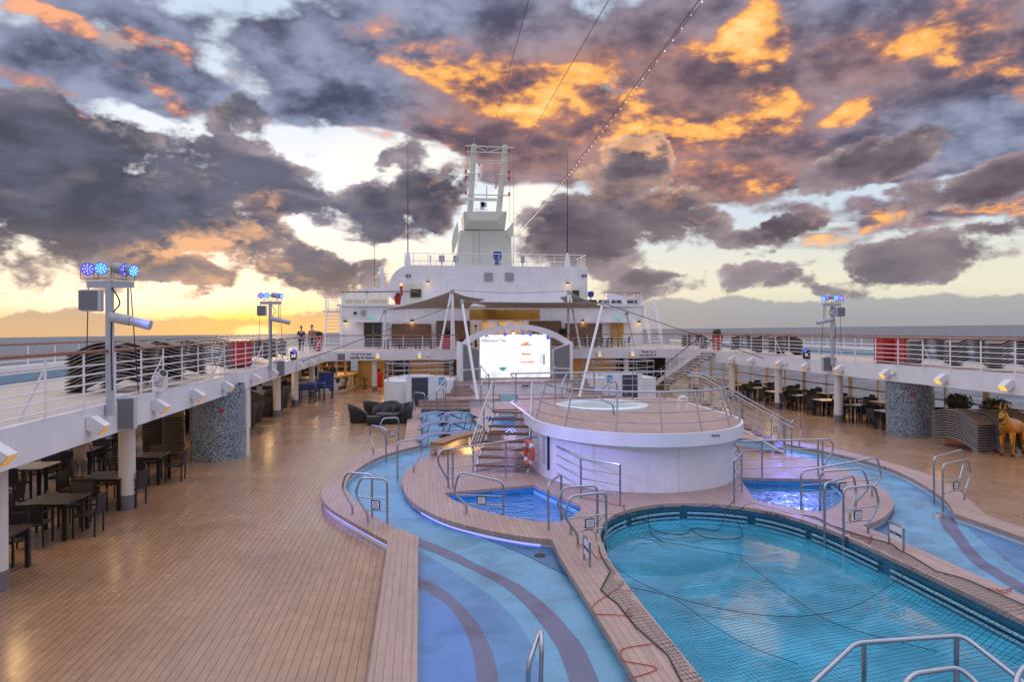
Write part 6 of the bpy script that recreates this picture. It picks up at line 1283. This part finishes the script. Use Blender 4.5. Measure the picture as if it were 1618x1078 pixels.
b = MB(); b.box(((a.x + c.x) / 2, Y1 + .3, zr + .5), (c.x - a.x, .03, .95)); b.build('glass', gm, t)
b = MB(); b.tube([(a.x - .3, Y1 + .28, zr + 1.02), (c.x + 2.4, Y1 + .28, zr + 1.08)], .05, 6); b.build('handrail', M['handrail'], t)
for k in range(6): x = a.x + (c.x - a.x) * k / 5; b = MB(); b.box((x, Y1 + .25, zr + .5), (.06, .05, 1.0)); b.build('post', M['rail'], t)
for i, px in enumerate((553, 569, 590, 604)): v = atY(px, 485, Y1 + .9); b = MB(); b.box((v.x, v.y, zr + .14), (.8, .5, .1)); b.box((v.x, v.y + .2, zr + .3), (.8, .08, .3)); tag(b.build('dark_seat', M['black']), 'low dark seat behind the glazed windbreak, %s from the left' % ORD[i], 'seat', 'low seats on the upper level')
x0 = atY(952, 480, Y1 + .3).x; railing('white railing with brown handrail on the starboard upper level', [(x0, Y1 + .3), (xr - .05, Y1 + .3), (xr - .05, 62)], zr, h=1.05, nbar=4, step=.8)
for i, px in enumerate((936, 955, 975, 1000)): v = atY(px, 486, Y1 + .9); b = MB(); b.box((v.x, v.y, zr + .14), (.9, .5, .1)); b.box((v.x, v.y + .2, zr + .3), (.9, .08, .3)); tag(b.build('dark_seat', M['black']), 'low dark seat on the starboard upper level, %s from the left' % ORD[i], 'seat', 'low seats on the upper level')
t = thing('sloped_roof', 'pale sloping roof behind the port windbreak', 'roof', (xl + 3, 61, zr)); q0, q1 = atY(540, 470, 61), atY(612, 458, 61); b = MB(); b.add([(q0.x, 61, zr), (q1.x, 61, zr), (q1.x, 61, q1.z + .15), (q0.x + 1.4, 61, q1.z), (q0.x, 61, q0.z)], [[0, 1, 2, 3, 4]]); b.build('roof_skin', M['white'], t, solid=.3)
t = thing('sloped_roof', 'pale sloping roof beyond the starboard upper railing', 'roof', (xr - 3, 61, zr)); q0, q1 = atY(958, 462, 61), atY(1010, 476, 61); b = MB(); b.add([(q0.x, 61, zr), (q1.x, 61, zr), (q1.x, 61, q1.z), (q0.x, 61, q0.z)], [[0, 1, 2, 3]]); b.build('roof_skin', M['white'], t, solid=.3)
for nm, px, py, w in (('port', 579.5, 463, 7), ('starboard', 933.5, 465, 10)):
    v = atY(px, py, 60); k = w / F * 60; t = thing('covered_lamp', 'blue vinyl cover over a lamp on the %s upper level' % nm, 'cover', (v.x, 60, zr)); b = MB(); b.lathe([(.1, -.5 * k), (k * .5, -.35 * k), (k * .52, .3 * k), (k * .25, .5 * k)], tuple(v), 12); b.build('cover', M['bluecover'], t, smooth=True); b = MB(); b.cyl((v.x, 60, zr), (v.x, 60, v.z - .4 * k), .06, n=8); b.build('stand', M['grey'], t)
v = atY(628.5, 468, Y1 + .9); planter('small red planter on the port upper level by the house corner', v.x, v.y, zr, .75, .2, .3, 'red planters on the upper level', True, .2)
t = thing('signal_lamp', 'red and white signal lamp standing left of the mid house door', 'lamp', (atY(634, 460, 59.5).x, 59.5, zr)); v = atY(634, 460, 59.5); b = MB(); b.lathe([(.1, -.4), (.16, -.2), (.1, -.1), (.16, .1), (.1, .2), (.14, .4)], tuple(v), 10); b.build('body', M['red'], t); b = MB(); b.ball(v + Vector((0, 0, .55)), .13); b.build('lens', M['warm'], t)
# mid house with bulging port shoulder
Y2 = 60.0; a, c = atY(614, 421, Y2), atY(928, 421, Y2); zt = c.z; zb = zr
prf = [(a.x + 1.0, zb)] + [(a.x + 2.0 + 2.0 * math.cos(R(an)), zt - 2.0 + 2.0 * math.sin(R(an))) for an in range(205, 89, -10)] + [(c.x, zt - .05), (c.x, zb)]
t = thing('mid_house', 'smooth white upper house with a rounded port shoulder and grey doors', 'deckhouse', (5.6, Y2, zb))
b = MB(); n = len(prf); vs = []; NS = 10
b.yprism(prf, Y2, Y2 + 8); b.build('house_wall', M['plate'], t, smooth=True)
def mp(nm, px0, py0, px1, py1, m, y=.06, d=.1): b = MB(); wallrect(b, (px0, py0), (px1, py1), Y2 - y, d); return b.build(nm, m, t)
o = mp('door', 640, 448, 668, 482, M['cream'], .03); b = MB(); wallrect(b, (648.5, 457), (665.5, 470), Y2 - .12, .1); b.build('window', M['glassdark'], o)
o = mp('door', 903, 452, 925, 482, M['cream'], .03); b = MB(); wallrect(b, (904, 459), (915, 471), Y2 - .12, .1); b.build('window', M['glassdark'], o)
mp('vent', 765.5, 431, 778.5, 444, M['grey']); mp('vent', 798.5, 431, 811.5, 444, M['grey'])
for px in (645, 923):
    o = mp('camera_sign', px - 3.4, 434, px + 3.4, 437.8, M['ink']); b = MB(); v = atY(px, 436, Y2 - .13); b.lathe([(0, -.07), (.1, 0), (0, .07)], tuple(v), 10, sy=.1); b.build('symbol', M['signwhite'], o)
for px, py in ((676, 447), (897, 449)):
    v = atY(px, py, Y2 - .2); b = MB(); b.ball(v, .13, 12, 8); o = b.build('wall_lamp', M['warm'], t, smooth='all'); b = MB(); b.ball(v + Vector((0, -.03, .07)), .15, 12, 8, (1, .8, .7)); b.build('shade', M['black'], o, smooth='all'); l = bpy.data.lights.new('wall_glow', 'POINT'); l.energy = 3.5; l.color = WARM; l.shadow_soft_size = .12; lo_ = bpy.data.objects.new('wall_glow', l); COL.objects.link(lo_); lo_.location = v + Vector((0, -.4, -.25))
xa, xb = atY(639, 420, Y2).x, atY(927, 420, Y2).x
railing('white railing along the flat top of the mid house', [(xa, Y2 + 2.5), (xa, Y2 + .15), (xb, Y2 + .15), (xb, Y2 + 4)], zt - .02, h=1.05, nbar=4, step=1.25, mats=(M['rail'],) * 3)
railing('second railing behind the mast housing on the mid house top', [(xa + .5, Y2 + 6.5), (xb - .5, Y2 + 6.5)], zt - .02, h=1.05, nbar=4, step=1.6, mats=(M['rail'],) * 3)
t = thing('covered_lamp', 'tall blue vinyl cover in front of the mast housing', 'cover', (atY(786, 416, Y2 + 1).x, Y2 + 1, zt)); v = atY(786, 408, Y2 + 1); b = MB(); b.lathe([(.28, -.62), (.22, -.3), (.38, .0), (.4, .45), (.3, .58)], tuple(v), 14); b.build('cover', M['bluecover'], t, smooth=True)
for i, (px, py, w) in enumerate(((698, 410, 9), (720, 411, 8), (826, 410, 6), (680, 408, 3))): v = atY(px, py, Y2 + 1.4); b = MB(); b.box((v.x, v.y, zt + .7), (w / F * 61, .3, .6)); b.box((v.x, v.y, zt + .2), (.1, .1, .45)); tag(b.build('deck_box', M['grey'] if i != 3 else M['white']), ['grey box left of the mast housing on the house top', 'smaller grey box touching the mast housing', 'grey box right of the mast housing on the house top', 'white post on the house top near the port corner'][i], 'box')
# ================================================================== mast
YM = 63.0
def quad3(b, pts0, Y0, pts1, Y1_): vs = [atY(*p, Y0) for p in pts0] + [atY(*p, Y1_) for p in pts1]; m = len(pts0); b.add(vs, [list(range(m))[::-1], list(range(m, 2 * m))] + [[i, (i + 1) % m, m + (i + 1) % m, m + i] for i in range(m)])
t = thing('mast_housing', 'cream painted tapered housing carrying the twin mast', 'mast housing', (atY(767, 420, YM).x, YM, zt))
def fr_(px0, px1, py, Y): a, c = atY(px0, py, Y), atY(px1, py, Y); return a, c
def slab(b, p, Y, dep): vs = [atY(*q, Y) for q in p]; m = len(p); vs += [Vector((v.x, v.y + dep, v.z)) for v in vs]; b.add(vs, [list(range(m)), list(range(m, 2 * m))[::-1]] + [[i, (i + 1) % m, m + (i + 1) % m, m + i] for i in range(m)])
b = MB(); slab(b, [(721, 424), (809, 424), (807, 364), (727, 364)], YM, 3.2); b.build('lower_block', M['cream'], t)
b = MB(); A = [atY(*q, YM - 1.0) for q in ((732, 360), (800, 333.5), (734, 333.5))]
p = {k: atY(*q, YM + dy) for k, q, dy in (('a', (733, 334), -1.4), ('b', (801, 334), -1.4), ('c', (797.5, 363.5), .0), ('d', (733, 362.5), .0), ('e', (733, 348), -1.2), ('f', (801, 346), -1.2))}
e_, f_ = p['a'] - Vector((0, 0, .75)), p['b'] - Vector((0, 0, .75))
m1, m2 = atY(743, 348, YM - 1.4), atY(783, 348, YM - 1.4)
vs = [p['a'], p['b'], m2, m1, p['c'], p['d']]
bk_ = [Vector((v.x, YM + 2.6, v.z)) for v in (p['a'], p['b'], p['c'], p['d'])]
b.add(vs + bk_, [[0, 3, 2, 1], [3, 5, 4, 2], [0, 5, 3], [1, 2, 4], [0, 1, 7, 6], [1, 4, 8, 7], [0, 6, 9, 5], [5, 9, 8, 4], [6, 7, 8, 9]]); b.build('top_wedge', M['cream'], t)
b = MB(); slab(b, [(714, 382), (716, 368), (723, 350), (725, 368), (724, 378), (717, 400), (714, 398)], YM - .6, .2); b.build('port_fin', M['cream'], t)
b = MB(); slab(b, [(800, 364), (811, 351), (811, 372), (805, 376)], YM - .6, .2); b.build('starboard_fin', M['cream'], t)
b = MB()
for px in (748, 757): v = atY(px, 364, YM - .05); w = atY(px, 420, YM - .05); b.box((v.x, v.y, (v.z + w.z) / 2), (.03, .03, v.z - w.z))
b.build('conduit', M['bollard'], t)
t = thing('twin_mast', 'twin leaning cream mast with cross bars and red lights', 'mast', (atY(770, 334, YM).x, YM, atY(770, 334, YM).z))
for L in (((742.5, 335), (746, 281), (749, 228)), ((788, 335), (793.5, 281), (798.5, 229))):
    P_ = [atY(*q, YM + .4) for q in L]; b = MB(); b.tube([P_[0], P_[1] + Vector((0, 0, -.01))], [.28, .25], 14); b.build('mast_leg', M['cream'], t, smooth=True); b = MB(); b.tube([P_[1] + Vector((0, 0, -.2)), P_[2]], [.26, .24], 14); b.build('mast_leg', M['cream'], t, smooth=True)
def bar(nm, q0, q1, r=.04, m=None, Y=YM): b = MB(); b.tube([atY(*q0, Y), atY(*q1, Y)], r, 6); return b.build(nm, m or M['cream'], t)
for q0, q1, r in (((736, 230), (812, 233.5), .06), ((736, 239.5), (805, 242), .06), ((752, 253), (802, 255), .05), ((752, 257), (794, 258.5), .05), ((736, 274), (758, 274.5), .05), ((782, 275.5), (806, 275.5), .05), ((737, 283), (743, 283.5), .05), ((794, 285), (806, 285), .05), ((736, 307), (806, 309), .06), ((753, 232), (771, 240.5), .04), ((771, 240.5), (793, 233), .04)): bar('cross_bar', q0, q1, r)
for px, py in ((736, 236), (804.5, 239), (736, 271), (736, 280), (804.5, 273), (804.5, 282), (736, 305), (804.5, 306.5)):
    v = atY(px, py, YM); b = MB(); b.lathe([(.14, -.12), (.07, 0), (.12, .14)], tuple(v), 8); b.build('red_light', M['red'], t)
for px, py in ((757, 243), (783.5, 244), (757, 260), (783.5, 261), (757, 277), (783.5, 277), (783.5, 272), (783.5, 290), (783.5, 296), (770, 235)): v = atY(px, py, YM); b = MB(); b.lathe([(.05, -.15), (.08, 0), (.04, .15)], tuple(v), 6); b.build('nav_light', M['grey'], t)
for q0, q1 in (((749, 228), (749, 216)), ((774, 232), (774, 218)), ((798.5, 229), (798.5, 218)), ((769, 314), (769, 294))): bar('aerial', q0, q1, .035, M['grey'])
v0, v1 = atY(730, 314, YM - .2), atY(785, 316, YM - .2); b = MB(); b.box((v0 + v1) / 2, ((v1 - v0).x, .2, .26)); o = b.build('radar_scanner', M['signwhite'], t, bevel=.03); v = atY(762, 325, YM - .1); b = MB(); b.box(v, (.36, .3, .7)); b.box(v + Vector((.15, 0, .1)), (.5, .3, .4)); b.build('radar_motor', M['bollard'], o)
v = atY(760, 331, YM - .1); b = MB(); b.tube([v + Vector((.6 * math.cos(k * PI / 12), .6 * math.sin(k * PI / 12), .0)) for k in range(24)], .025, 5, closed=True); b.build('radar_guard', M['rail'], t)
for q0, q1 in (((811.5, 234), (811.5, 420)), ((805.5, 250), (805.5, 350)), ((735.5, 235), (741, 270))): b = MB(); b.tube([atY(*q0, YM), atY(*q1, YM)], .012, 4); b.build('halyard', M['cable'], t)
# whip aerials, small mast
def whip(label, px, py0, py1, Y, zb_): t = thing('whip_aerial', label, 'aerial', (atY(px, py1, Y).x, Y, zb_)); a, c = atY(px, py0, Y), atY(px, py1, Y); b = MB(); b.tube([c, c.lerp(a, .45), a], [.05, .035, .012], 6); b.build('rod', M['cable'], t); b = MB(); b.lathe([(.28, 0), (.2, .9), (.08, 1.3)], (c.x, Y, zb_), 8); b.build('base', M['white'], t)
whip('tall thin whip aerial on the port side of the house top', 644.5, 228, 402, Y2 + 1, zt); whip('tall thin whip aerial on the starboard side of the house top', 896.5, 236, 406, Y2 + 1, zt)
t = thing('signal_mast', 'small white signal mast with arms left of the mid house', 'mast', (atY(604, 470, 63).x, 63, zr)); a, c = atY(604, 423, 63), atY(604, 466, 63); b = MB(); b.tube([c - Vector((0, 0, .5)), a], .14, 8); b.build('mast_pole', M['white'], t)
for py, w in ((433, 9), (446, 8), (456, 12), (461, 14)): v = atY(604, py, 63); k = w / F * 63; b = MB(); b.box(v, (2 * k, .08, .06)); b.build('arm', M['rail'], t)
b = MB(); b.tube([atY(592, 460, 63), atY(591.5, 380, 63)], .02, 4); b.build('aerial', M['cable'], t); b = MB(); b.tube([atY(589, 452, 63), atY(601, 462, 63)], .04, 5); b.build('stay', M['rail'], t)
# ================================================================== awnings with poles
def awning(label, A, B, C_, D_, sagz):
    b = MB(); n = 12; vs = []
    for i in range(n + 1):
        for j in range(n + 1):
            u, v = i / n, j / n; p = A * (1 - u) * (1 - v) + B * u * (1 - v) + C_ * u * v + D_ * (1 - u) * v; cc = (A + B + C_ + D_) / 4
            k = .15 * (math.sin(PI * u) * (1 - math.sin(PI * v)) + math.sin(PI * v) * (1 - math.sin(PI * u))); p = p.lerp(cc, k); p = p - Vector((0, 0, sagz * math.sin(PI * u) * math.sin(PI * v))); vs.append(p)
    w = n + 1; b.add(vs, [[i * w + j, (i + 1) * w + j, (i + 1) * w + j + 1, i * w + j + 1] for i in range(n) for j in range(n)])
    return tag(b.build('awning', M['sail'], smooth='all', solid=.02), label, 'awning')
awning('pale tensioned awning peaked over the port poles', atY(714, 460, 49.5), atY(608, 490, 52), atY(740, 487.5, 56), atY(768, 473, 52), .1)
awning('pale tensioned awning peaked over the starboard poles', atY(899, 461, 49.5), atY(962, 488, 52), atY(896, 487.5, 56), atY(884, 470, 53), .1)
awning('flat middle awning stretched between the two front poles', atY(732, 476.5, 38), atY(952, 477.5, 38), atY(930, 487, 56), atY(765, 487, 56), .1)
def pole(label, pts, r): t = thing('awning_pole', label, 'pole', tuple(pts[0]), 'white poles carrying the awnings'); b = MB(); b.tube(pts, r, 10); b.build('shaft', M['rail'], t, smooth=True); b = MB(); b.tube([pts[-1] - (pts[-1] - pts[0]).normalized() * .15, pts[-1] + (pts[-1] - pts[0]).normalized() * .1], r * 1.5, 8); b.build('head_fitting', M['grey'], t)
pole('outer slanting pole of the port awning peak', [atY(695, 553, 48.4), atY(713, 461, 49.5)], .075); pole('inner left pole of the port awning peak', [atY(713.5, 553, 48.6), atY(714, 461, 49.6)], .075); pole('inner right pole of the port awning peak', [atY(718, 553, 48.6), atY(715, 461, 49.7)], .075)
pole('inner upright pole of the starboard awning peak', [atY(898, 553, 48.6), atY(898, 462, 49.6)], .075); pole('outer slanting pole of the starboard awning peak', [atY(917, 553, 48.4), atY(900, 462, 49.7)], .075)
pole('long leaning pole in front of the port speaker tower', [at(754.5, 632, .6), atY(730, 477, 37.6)], .075); pole('long leaning pole in front of the starboard speaker tower', [at(915.5, 628, .6), atY(952.5, 479, 37.6)], .075)
pole('port outer short pole with wires beside the glass door', [atY(607, 548, 52), atY(608, 492, 52)], .09); pole('starboard outer short pole with wires beside the timber doors', [atY(1001, 548, 54), atY(990, 495, 52)], .05)
def wire(label, pts, r=.012, name='rigging_wire'): b = MB(); b.tube(pts, r, 5); tag(b.build(name, M['cable']), label, 'wire')
wire('dark cable slanting from the port fascia up to the port awning peak', [atX(478, 571, XL + .02), atY(714, 484, 49)], .02); wire('dark cable slanting from the starboard fascia up to the starboard front pole', [atX(1205, 566, XR - .02), atY(953, 479, 37.7)], .02)
wire('thin wire joining the two awning peaks', [atY(714, 458, 49.5), atY(806, 464, 51), atY(899, 460, 49.5)], .014)
wire('wire from the port short pole down to the promenade', [atY(606, 494, 52), atY(587, 548, 50)], .02); wire('wire from the starboard short pole down to the beam', [atY(990, 497, 52), atY(1003, 548, 50)], .02)
mt = atY(774, 220, YM); wire('thin aerial wire rising overhead from the mast centre', [mt, atY(838, -10, 18)], .012); wire('thin aerial wire rising overhead from the starboard mast leg', [atY(806, 268, YM), atY(966, -8, 18)], .012)
t = thing('string_lights', 'double strand of small bulbs rising from the mast housing to the upper edge', 'string lights', tuple(atY(815, 368, YM))); n = 34; A, B = atY(815, 369, YM), atY(1108, -5, 15); LL = []
for k in range(n + 1): q = k / n; q2 = 1 - (1 - q) ** 2.2 if False else q; LL.append(A.lerp(B, q) - Vector((0, 0, .35 * math.sin(PI * q))))
b = MB(); b.tube(LL, .011, 5); b.build('cable', M['cable'], t); b = MB(); b.tube([p - Vector((0, 0, .12 + .05 * math.sin(i * 1.7))) for i, p in enumerate(LL)], .009, 5); b.build('cable', M['cable'], t)
for i, p in enumerate(LL[1:]):
    for f_ in (0, .5): q = p.lerp(LL[i], f_); s_ = .017 + .022 * (1 - i / n); b = MB(); b.ball(q - Vector((-.02, 0, .10)), s_, 8, 6); b.build('bulb', M['bulb'], t)
# ================================================================== people and the yellow animal
def skin(name, nodes, edges, m, parent, sub=1, root=0):
    me = bpy.data.meshes.new(name); loc = Vector((0, 0, 0)); me.from_pydata([Vector(n[0]) - loc for n in nodes], edges, []); me.materials.append(m)
    o = bpy.data.objects.new(name, me); COL.objects.link(o); o.parent = parent; k = o.modifiers.new('skin', 'SKIN'); k.use_smooth_shade = True
    if not me.skin_vertices: 
        bpy.context.view_layer.objects.active = o
    sv = me.skin_vertices[0].data if me.skin_vertices else None
    if sv is None:
        bm = bmesh.new(); bm.from_mesh(me); lay = bm.verts.layers.skin.verify(); bm.verts.ensure_lookup_table()
        for i, n in enumerate(nodes): bm.verts[i][lay].radius = (n[1], n[2] if len(n) > 2 else n[1]); bm.verts[i][lay].use_root = (i == root)
        bm.to_mesh(me); bm.free()
    else:
        for i, n in enumerate(nodes): sv[i].radius = (n[1], n[2] if len(n) > 2 else n[1]); sv[i].use_root = (i == root)
    s = o.modifiers.new('sub', 'SUBSURF'); s.levels = sub; s.render_levels = sub; return o
def person(label, loc, rz, skin_m, top_m, leg_m, hair_m, sit=False, bend=0.0, shorts=False, tall=1.72, arms='down'):
    t = thing('person', label, 'person', loc, rz=rz); k = tall / 1.75
    hp = Vector((0, 0, .94)) if not sit else Vector((0, 0, .52)); f = Vector((0, math.sin(bend), math.cos(bend)))
    ch, nk, hd = hp + f * .40, hp + f * .55, hp + f * .60
    nodes = [(hp, .15, .11), (hp + f * .18, .14, .10), (ch, .16, .105), (nk, .055), (hd + Vector((0, .01, .06)), .05)]; ed = [(0, 1), (1, 2), (2, 3), (3, 4)]
    for s in (-1, 1):
        i = len(nodes)
        if sit: kn, an, to = hp + Vector((.11 * s, .44, .02)), Vector((.12 * s, .46, .08)), Vector((.12 * s, .62, .04))
        else: kn, an, to = Vector((.10 * s, .03, .50)), Vector((.11 * s, -.02 + .04 * s, .08)), Vector((.12 * s, .14, .04))
        nodes += [(hp + Vector((.09 * s, 0, -.06)), .088), (kn, .058), (an, .04), (to, .035)]; ed += [(0, i), (i, i + 1), (i + 1, i + 2), (i + 2, i + 3)]
        i = len(nodes); sh = ch + f * .06 + Vector((.19 * s, 0, 0))
        if arms == 'front': el, wr = sh + Vector((.05 * s, .14, -.24)), sh + Vector((-.04 * s, .36, -.26)); fgd = Vector((0, 1, -.15))
        else: el, wr = sh + Vector((.06 * s, -.02, -.29)), sh + Vector((.05 * s, .05, -.54)); fgd = Vector((0, .15, -1))
        fgd.normalize(); sid = Vector((1, 0, 0))
        nodes += [(sh, .055), (el, .04), (wr, .028), (wr + fgd * .09, .03, .02)]; ed += [(2, i), (i, i + 1), (i + 1, i + 2), (i + 2, i + 3)]
        p = wr + fgd * .09
        for q, (o_, ln) in enumerate(((-.03, .075), (-.01, .088), (.01, .082), (.03, .065))):
            j = len(nodes); nodes += [(p + sid * o_ + fgd * .035, .0085), (p + sid * o_ * 1.1 + fgd * (.035 + ln * .55) + Vector((0, .008, 0)), .008), (p + sid * o_ * 1.1 + fgd * (.03 + ln * .95) + Vector((0, .025, 0)), .007)]; ed += [(i + 3, j), (j, j + 1), (j + 1, j + 2)]
        j = len(nodes); nodes += [(wr + fgd * .05 + Vector((-.045 * s, .015, 0)), .011), (wr + fgd * .09 + Vector((-.062 * s, .03, 0)), .009)]; ed += [(i + 2, j), (j, j + 1)]
    skin('body', nodes, ed, skin_m, t, 1)
    # clothes follow the same skeleton a little fatter
    N_ = [(hp + f * .0, .165, .125), (hp + f * .18, .155, .118), (ch, .175, .122), (hp + f * .52, .085)]; E_ = [(0, 1), (1, 2), (2, 3)]
    for s in (-1, 1):
        i = len(N_); sh = ch + f * .06 + Vector((.19 * s, 0, 0)); el = sh + (Vector((.05 * s, .14, -.24)) if arms == 'front' else Vector((.06 * s, -.02, -.29))); N_ += [(sh, .068), (sh.lerp(el, .7), .056)]; E_ += [(2, i), (i, i + 1)]
    skin('shirt', N_, E_, top_m, t, 1)
    N_ = [(hp + f * .06, .168, .128)]; E_ = []
    for s in (-1, 1):
        i = len(N_); kn, an = (hp + Vector((.11 * s, .44, .02)), Vector((.12 * s, .46, .08))) if sit else (Vector((.10 * s, .03, .50)), Vector((.11 * s, -.02 + .04 * s, .08))); hj = hp + Vector((.09 * s, 0, -.06)); N_ += [(hj, .105), (hj.lerp(kn, .85 if shorts else 1), .082)]; E_ += [(0, i), (i, i + 1)]
        if not shorts: N_.append((an, .06)); E_.append((i + 1, i + 2))
    skin('shorts' if shorts else 'trousers', N_, E_, leg_m, t, 1)
    # head with face
    hc = hd + Vector((0, .025, .155)) ; b = MB(); b.ball(hc, .1, 16, 12, (.78, .95, 1.15)); b.ball(hc + Vector((0, .03, -.07)), .07, 12, 8, (.85, .9, .8)); b.ball(hc + Vector((0, .105, -.015)), .018, 8, 6, (.8, 1.2, 1.5))
    for s in (-1, 1): b.ball(hc + Vector((.08 * s, 0, -.01)), .022, 8, 6, (.4, .8, 1.3))
    head = b.build('head', skin_m, t, smooth='all', local=True); b = MB()
    for s in (-1, 1): b.ball(hc + Vector((.033 * s, .088, .012)), .011, 8, 6)
    b.build('eyes', M['ink'], head, local=True); b = MB(); b.ball(hc + Vector((0, .092, -.06)), .02, 8, 5, (1.1, .4, .3)); b.build('mouth', M['red'], head, local=True)
    if hair_m: b = MB(); b.ball(hc + Vector((0, -.02, .03)), .108, 16, 10, (.82, .92, 1.05)); b.build('hair', hair_m, head, smooth='all', local=True)
    t.scale = (k, k, k); return t
M['grey_hair'] = mat('grey hair', (.3, .28, .26), .6, noise=.2, nscale=50)
v = at(126, 781); person('person in beige top and grey shorts bending over a table in the port gallery', (v.x, v.y, 0), R(15), M['skin'], M['beige'], M['denim'], M['grey_hair'], bend=.35, shorts=True, arms='front', tall=1.68)
v = atY(476, 548, 46.5); person('person in dark clothes standing at the far port promenade, left of the pair', (v.x, 46.5, ZT), R(200), M['skin'], M['navy'], M['navy'], M['hair'], tall=1.68)
v = atY(493, 548, 47.5); person('person in dusty pink shirt standing at the far port promenade beside the planter', (v.x, 47.5, ZT), R(160), M['skin'], M['pinkcloth'], M['navy'], M['hair'], tall=1.75)
v = atX(1417, 640, 19.95); person('seated person with red face and white shirt at the table by the starboard mosaic pillar', (v.x, v.y, 0), R(60), M['skinred'], M['shirt'], M['navy'], None, sit=True, arms='front', tall=1.78)
v = atX(1424, 640, 21.2); person('seated person in white shirt partly hidden by the starboard mosaic pillar', (v.x, v.y + .4, 0), R(75), M['skin'], M['shirt'], M['denim'], M['hair'], sit=True, arms='front')
v = atY(752, 540, 52.5); person('person in white shirt standing at the restaurant behind the port side of the screen', (v.x, 52.5, ZT), R(90), M['skin'], M['shirt'], M['navy'], M['hair'], tall=1.75)
# yellow striped antelope-like sculpture
v = at(1590, 722); t = thing('animal_sculpture', 'yellow striped horned animal sculpture standing by the stacked loungers', 'sculpture', (v.x, v.y, 0), rz=R(28))
# local: head towards -x, body along +x
nod = [((.95, 0, .98), .235, .27), ((.60, 0, .96), .23, .28), ((.22, 0, .98), .235, .29), ((-.05, 0, 1.08), .19, .24), ((-.20, 0, 1.30), .13, .17), ((-.28, 0, 1.46), .105, .125), ((-.38, 0, 1.36), .085, .09), ((-.47, 0, 1.24), .062, .065)]
ed = [(i, i + 1) for i in range(7)]
for s in (-1, 1):
    i = len(nod); nod += [((.10, .13 * s, .80), .12), ((.07, .15 * s, .46), .062), ((.09, .15 * s, .22), .045), ((.06, .15 * s, .05), .055)]; ed += [(2, i), (i, i + 1), (i + 1, i + 2), (i + 2, i + 3)]
    i = len(nod); nod += [((1.02, .14 * s, .78), .15), ((.90, .15 * s, .56), .085), ((1.06, .15 * s, .34), .05), ((1.02, .15 * s, .05), .055)]; ed += [(0, i), (i, i + 1), (i + 1, i + 2), (i + 2, i + 3)]
i = len(nod); nod += [((1.2, 0, 1.0), .05), ((1.3, 0, .72), .025), ((1.29, 0, .5), .035)]; ed += [(0, i), (i, i + 1), (i + 1, i + 2)]
skin('body', nod, ed, M['hide'], t, 2)
for s in (-1, 1):
    b = MB(); b.tube([(-.24, .07 * s, 1.56), (-.25, .16 * s, 1.63), (-.26, .27 * s, 1.60)], [.03, .07, .012], 8, flat=.4); b.build('ear', M['hide'], t, smooth=True, local=True)
    b = MB(); b.tube([(-.27, .05 * s, 1.56), (-.26, .07 * s, 1.68), (-.23, .06 * s, 1.78)], [.035, .026, .01], 8); b.build('horn', M['tan'], t, smooth=True, local=True)
    b = MB(); b.ball((-.36, .075 * s, 1.45), .02, 8, 6); b.build('eye', M['black'], t, local=True)
    for x in (.05, 1.01): b = MB(); b.tube([(x, .15 * s, 0), (x, .15 * s, .07)], [.065, .05], 8); b.build('hoof', M['black'], t, smooth=True, local=True)
b = MB(); b.ball((-.49, 0, 1.22), .07, 10, 8, (.7, 1, 1)); b.build('muzzle', M['black'], t, smooth='all', local=True)
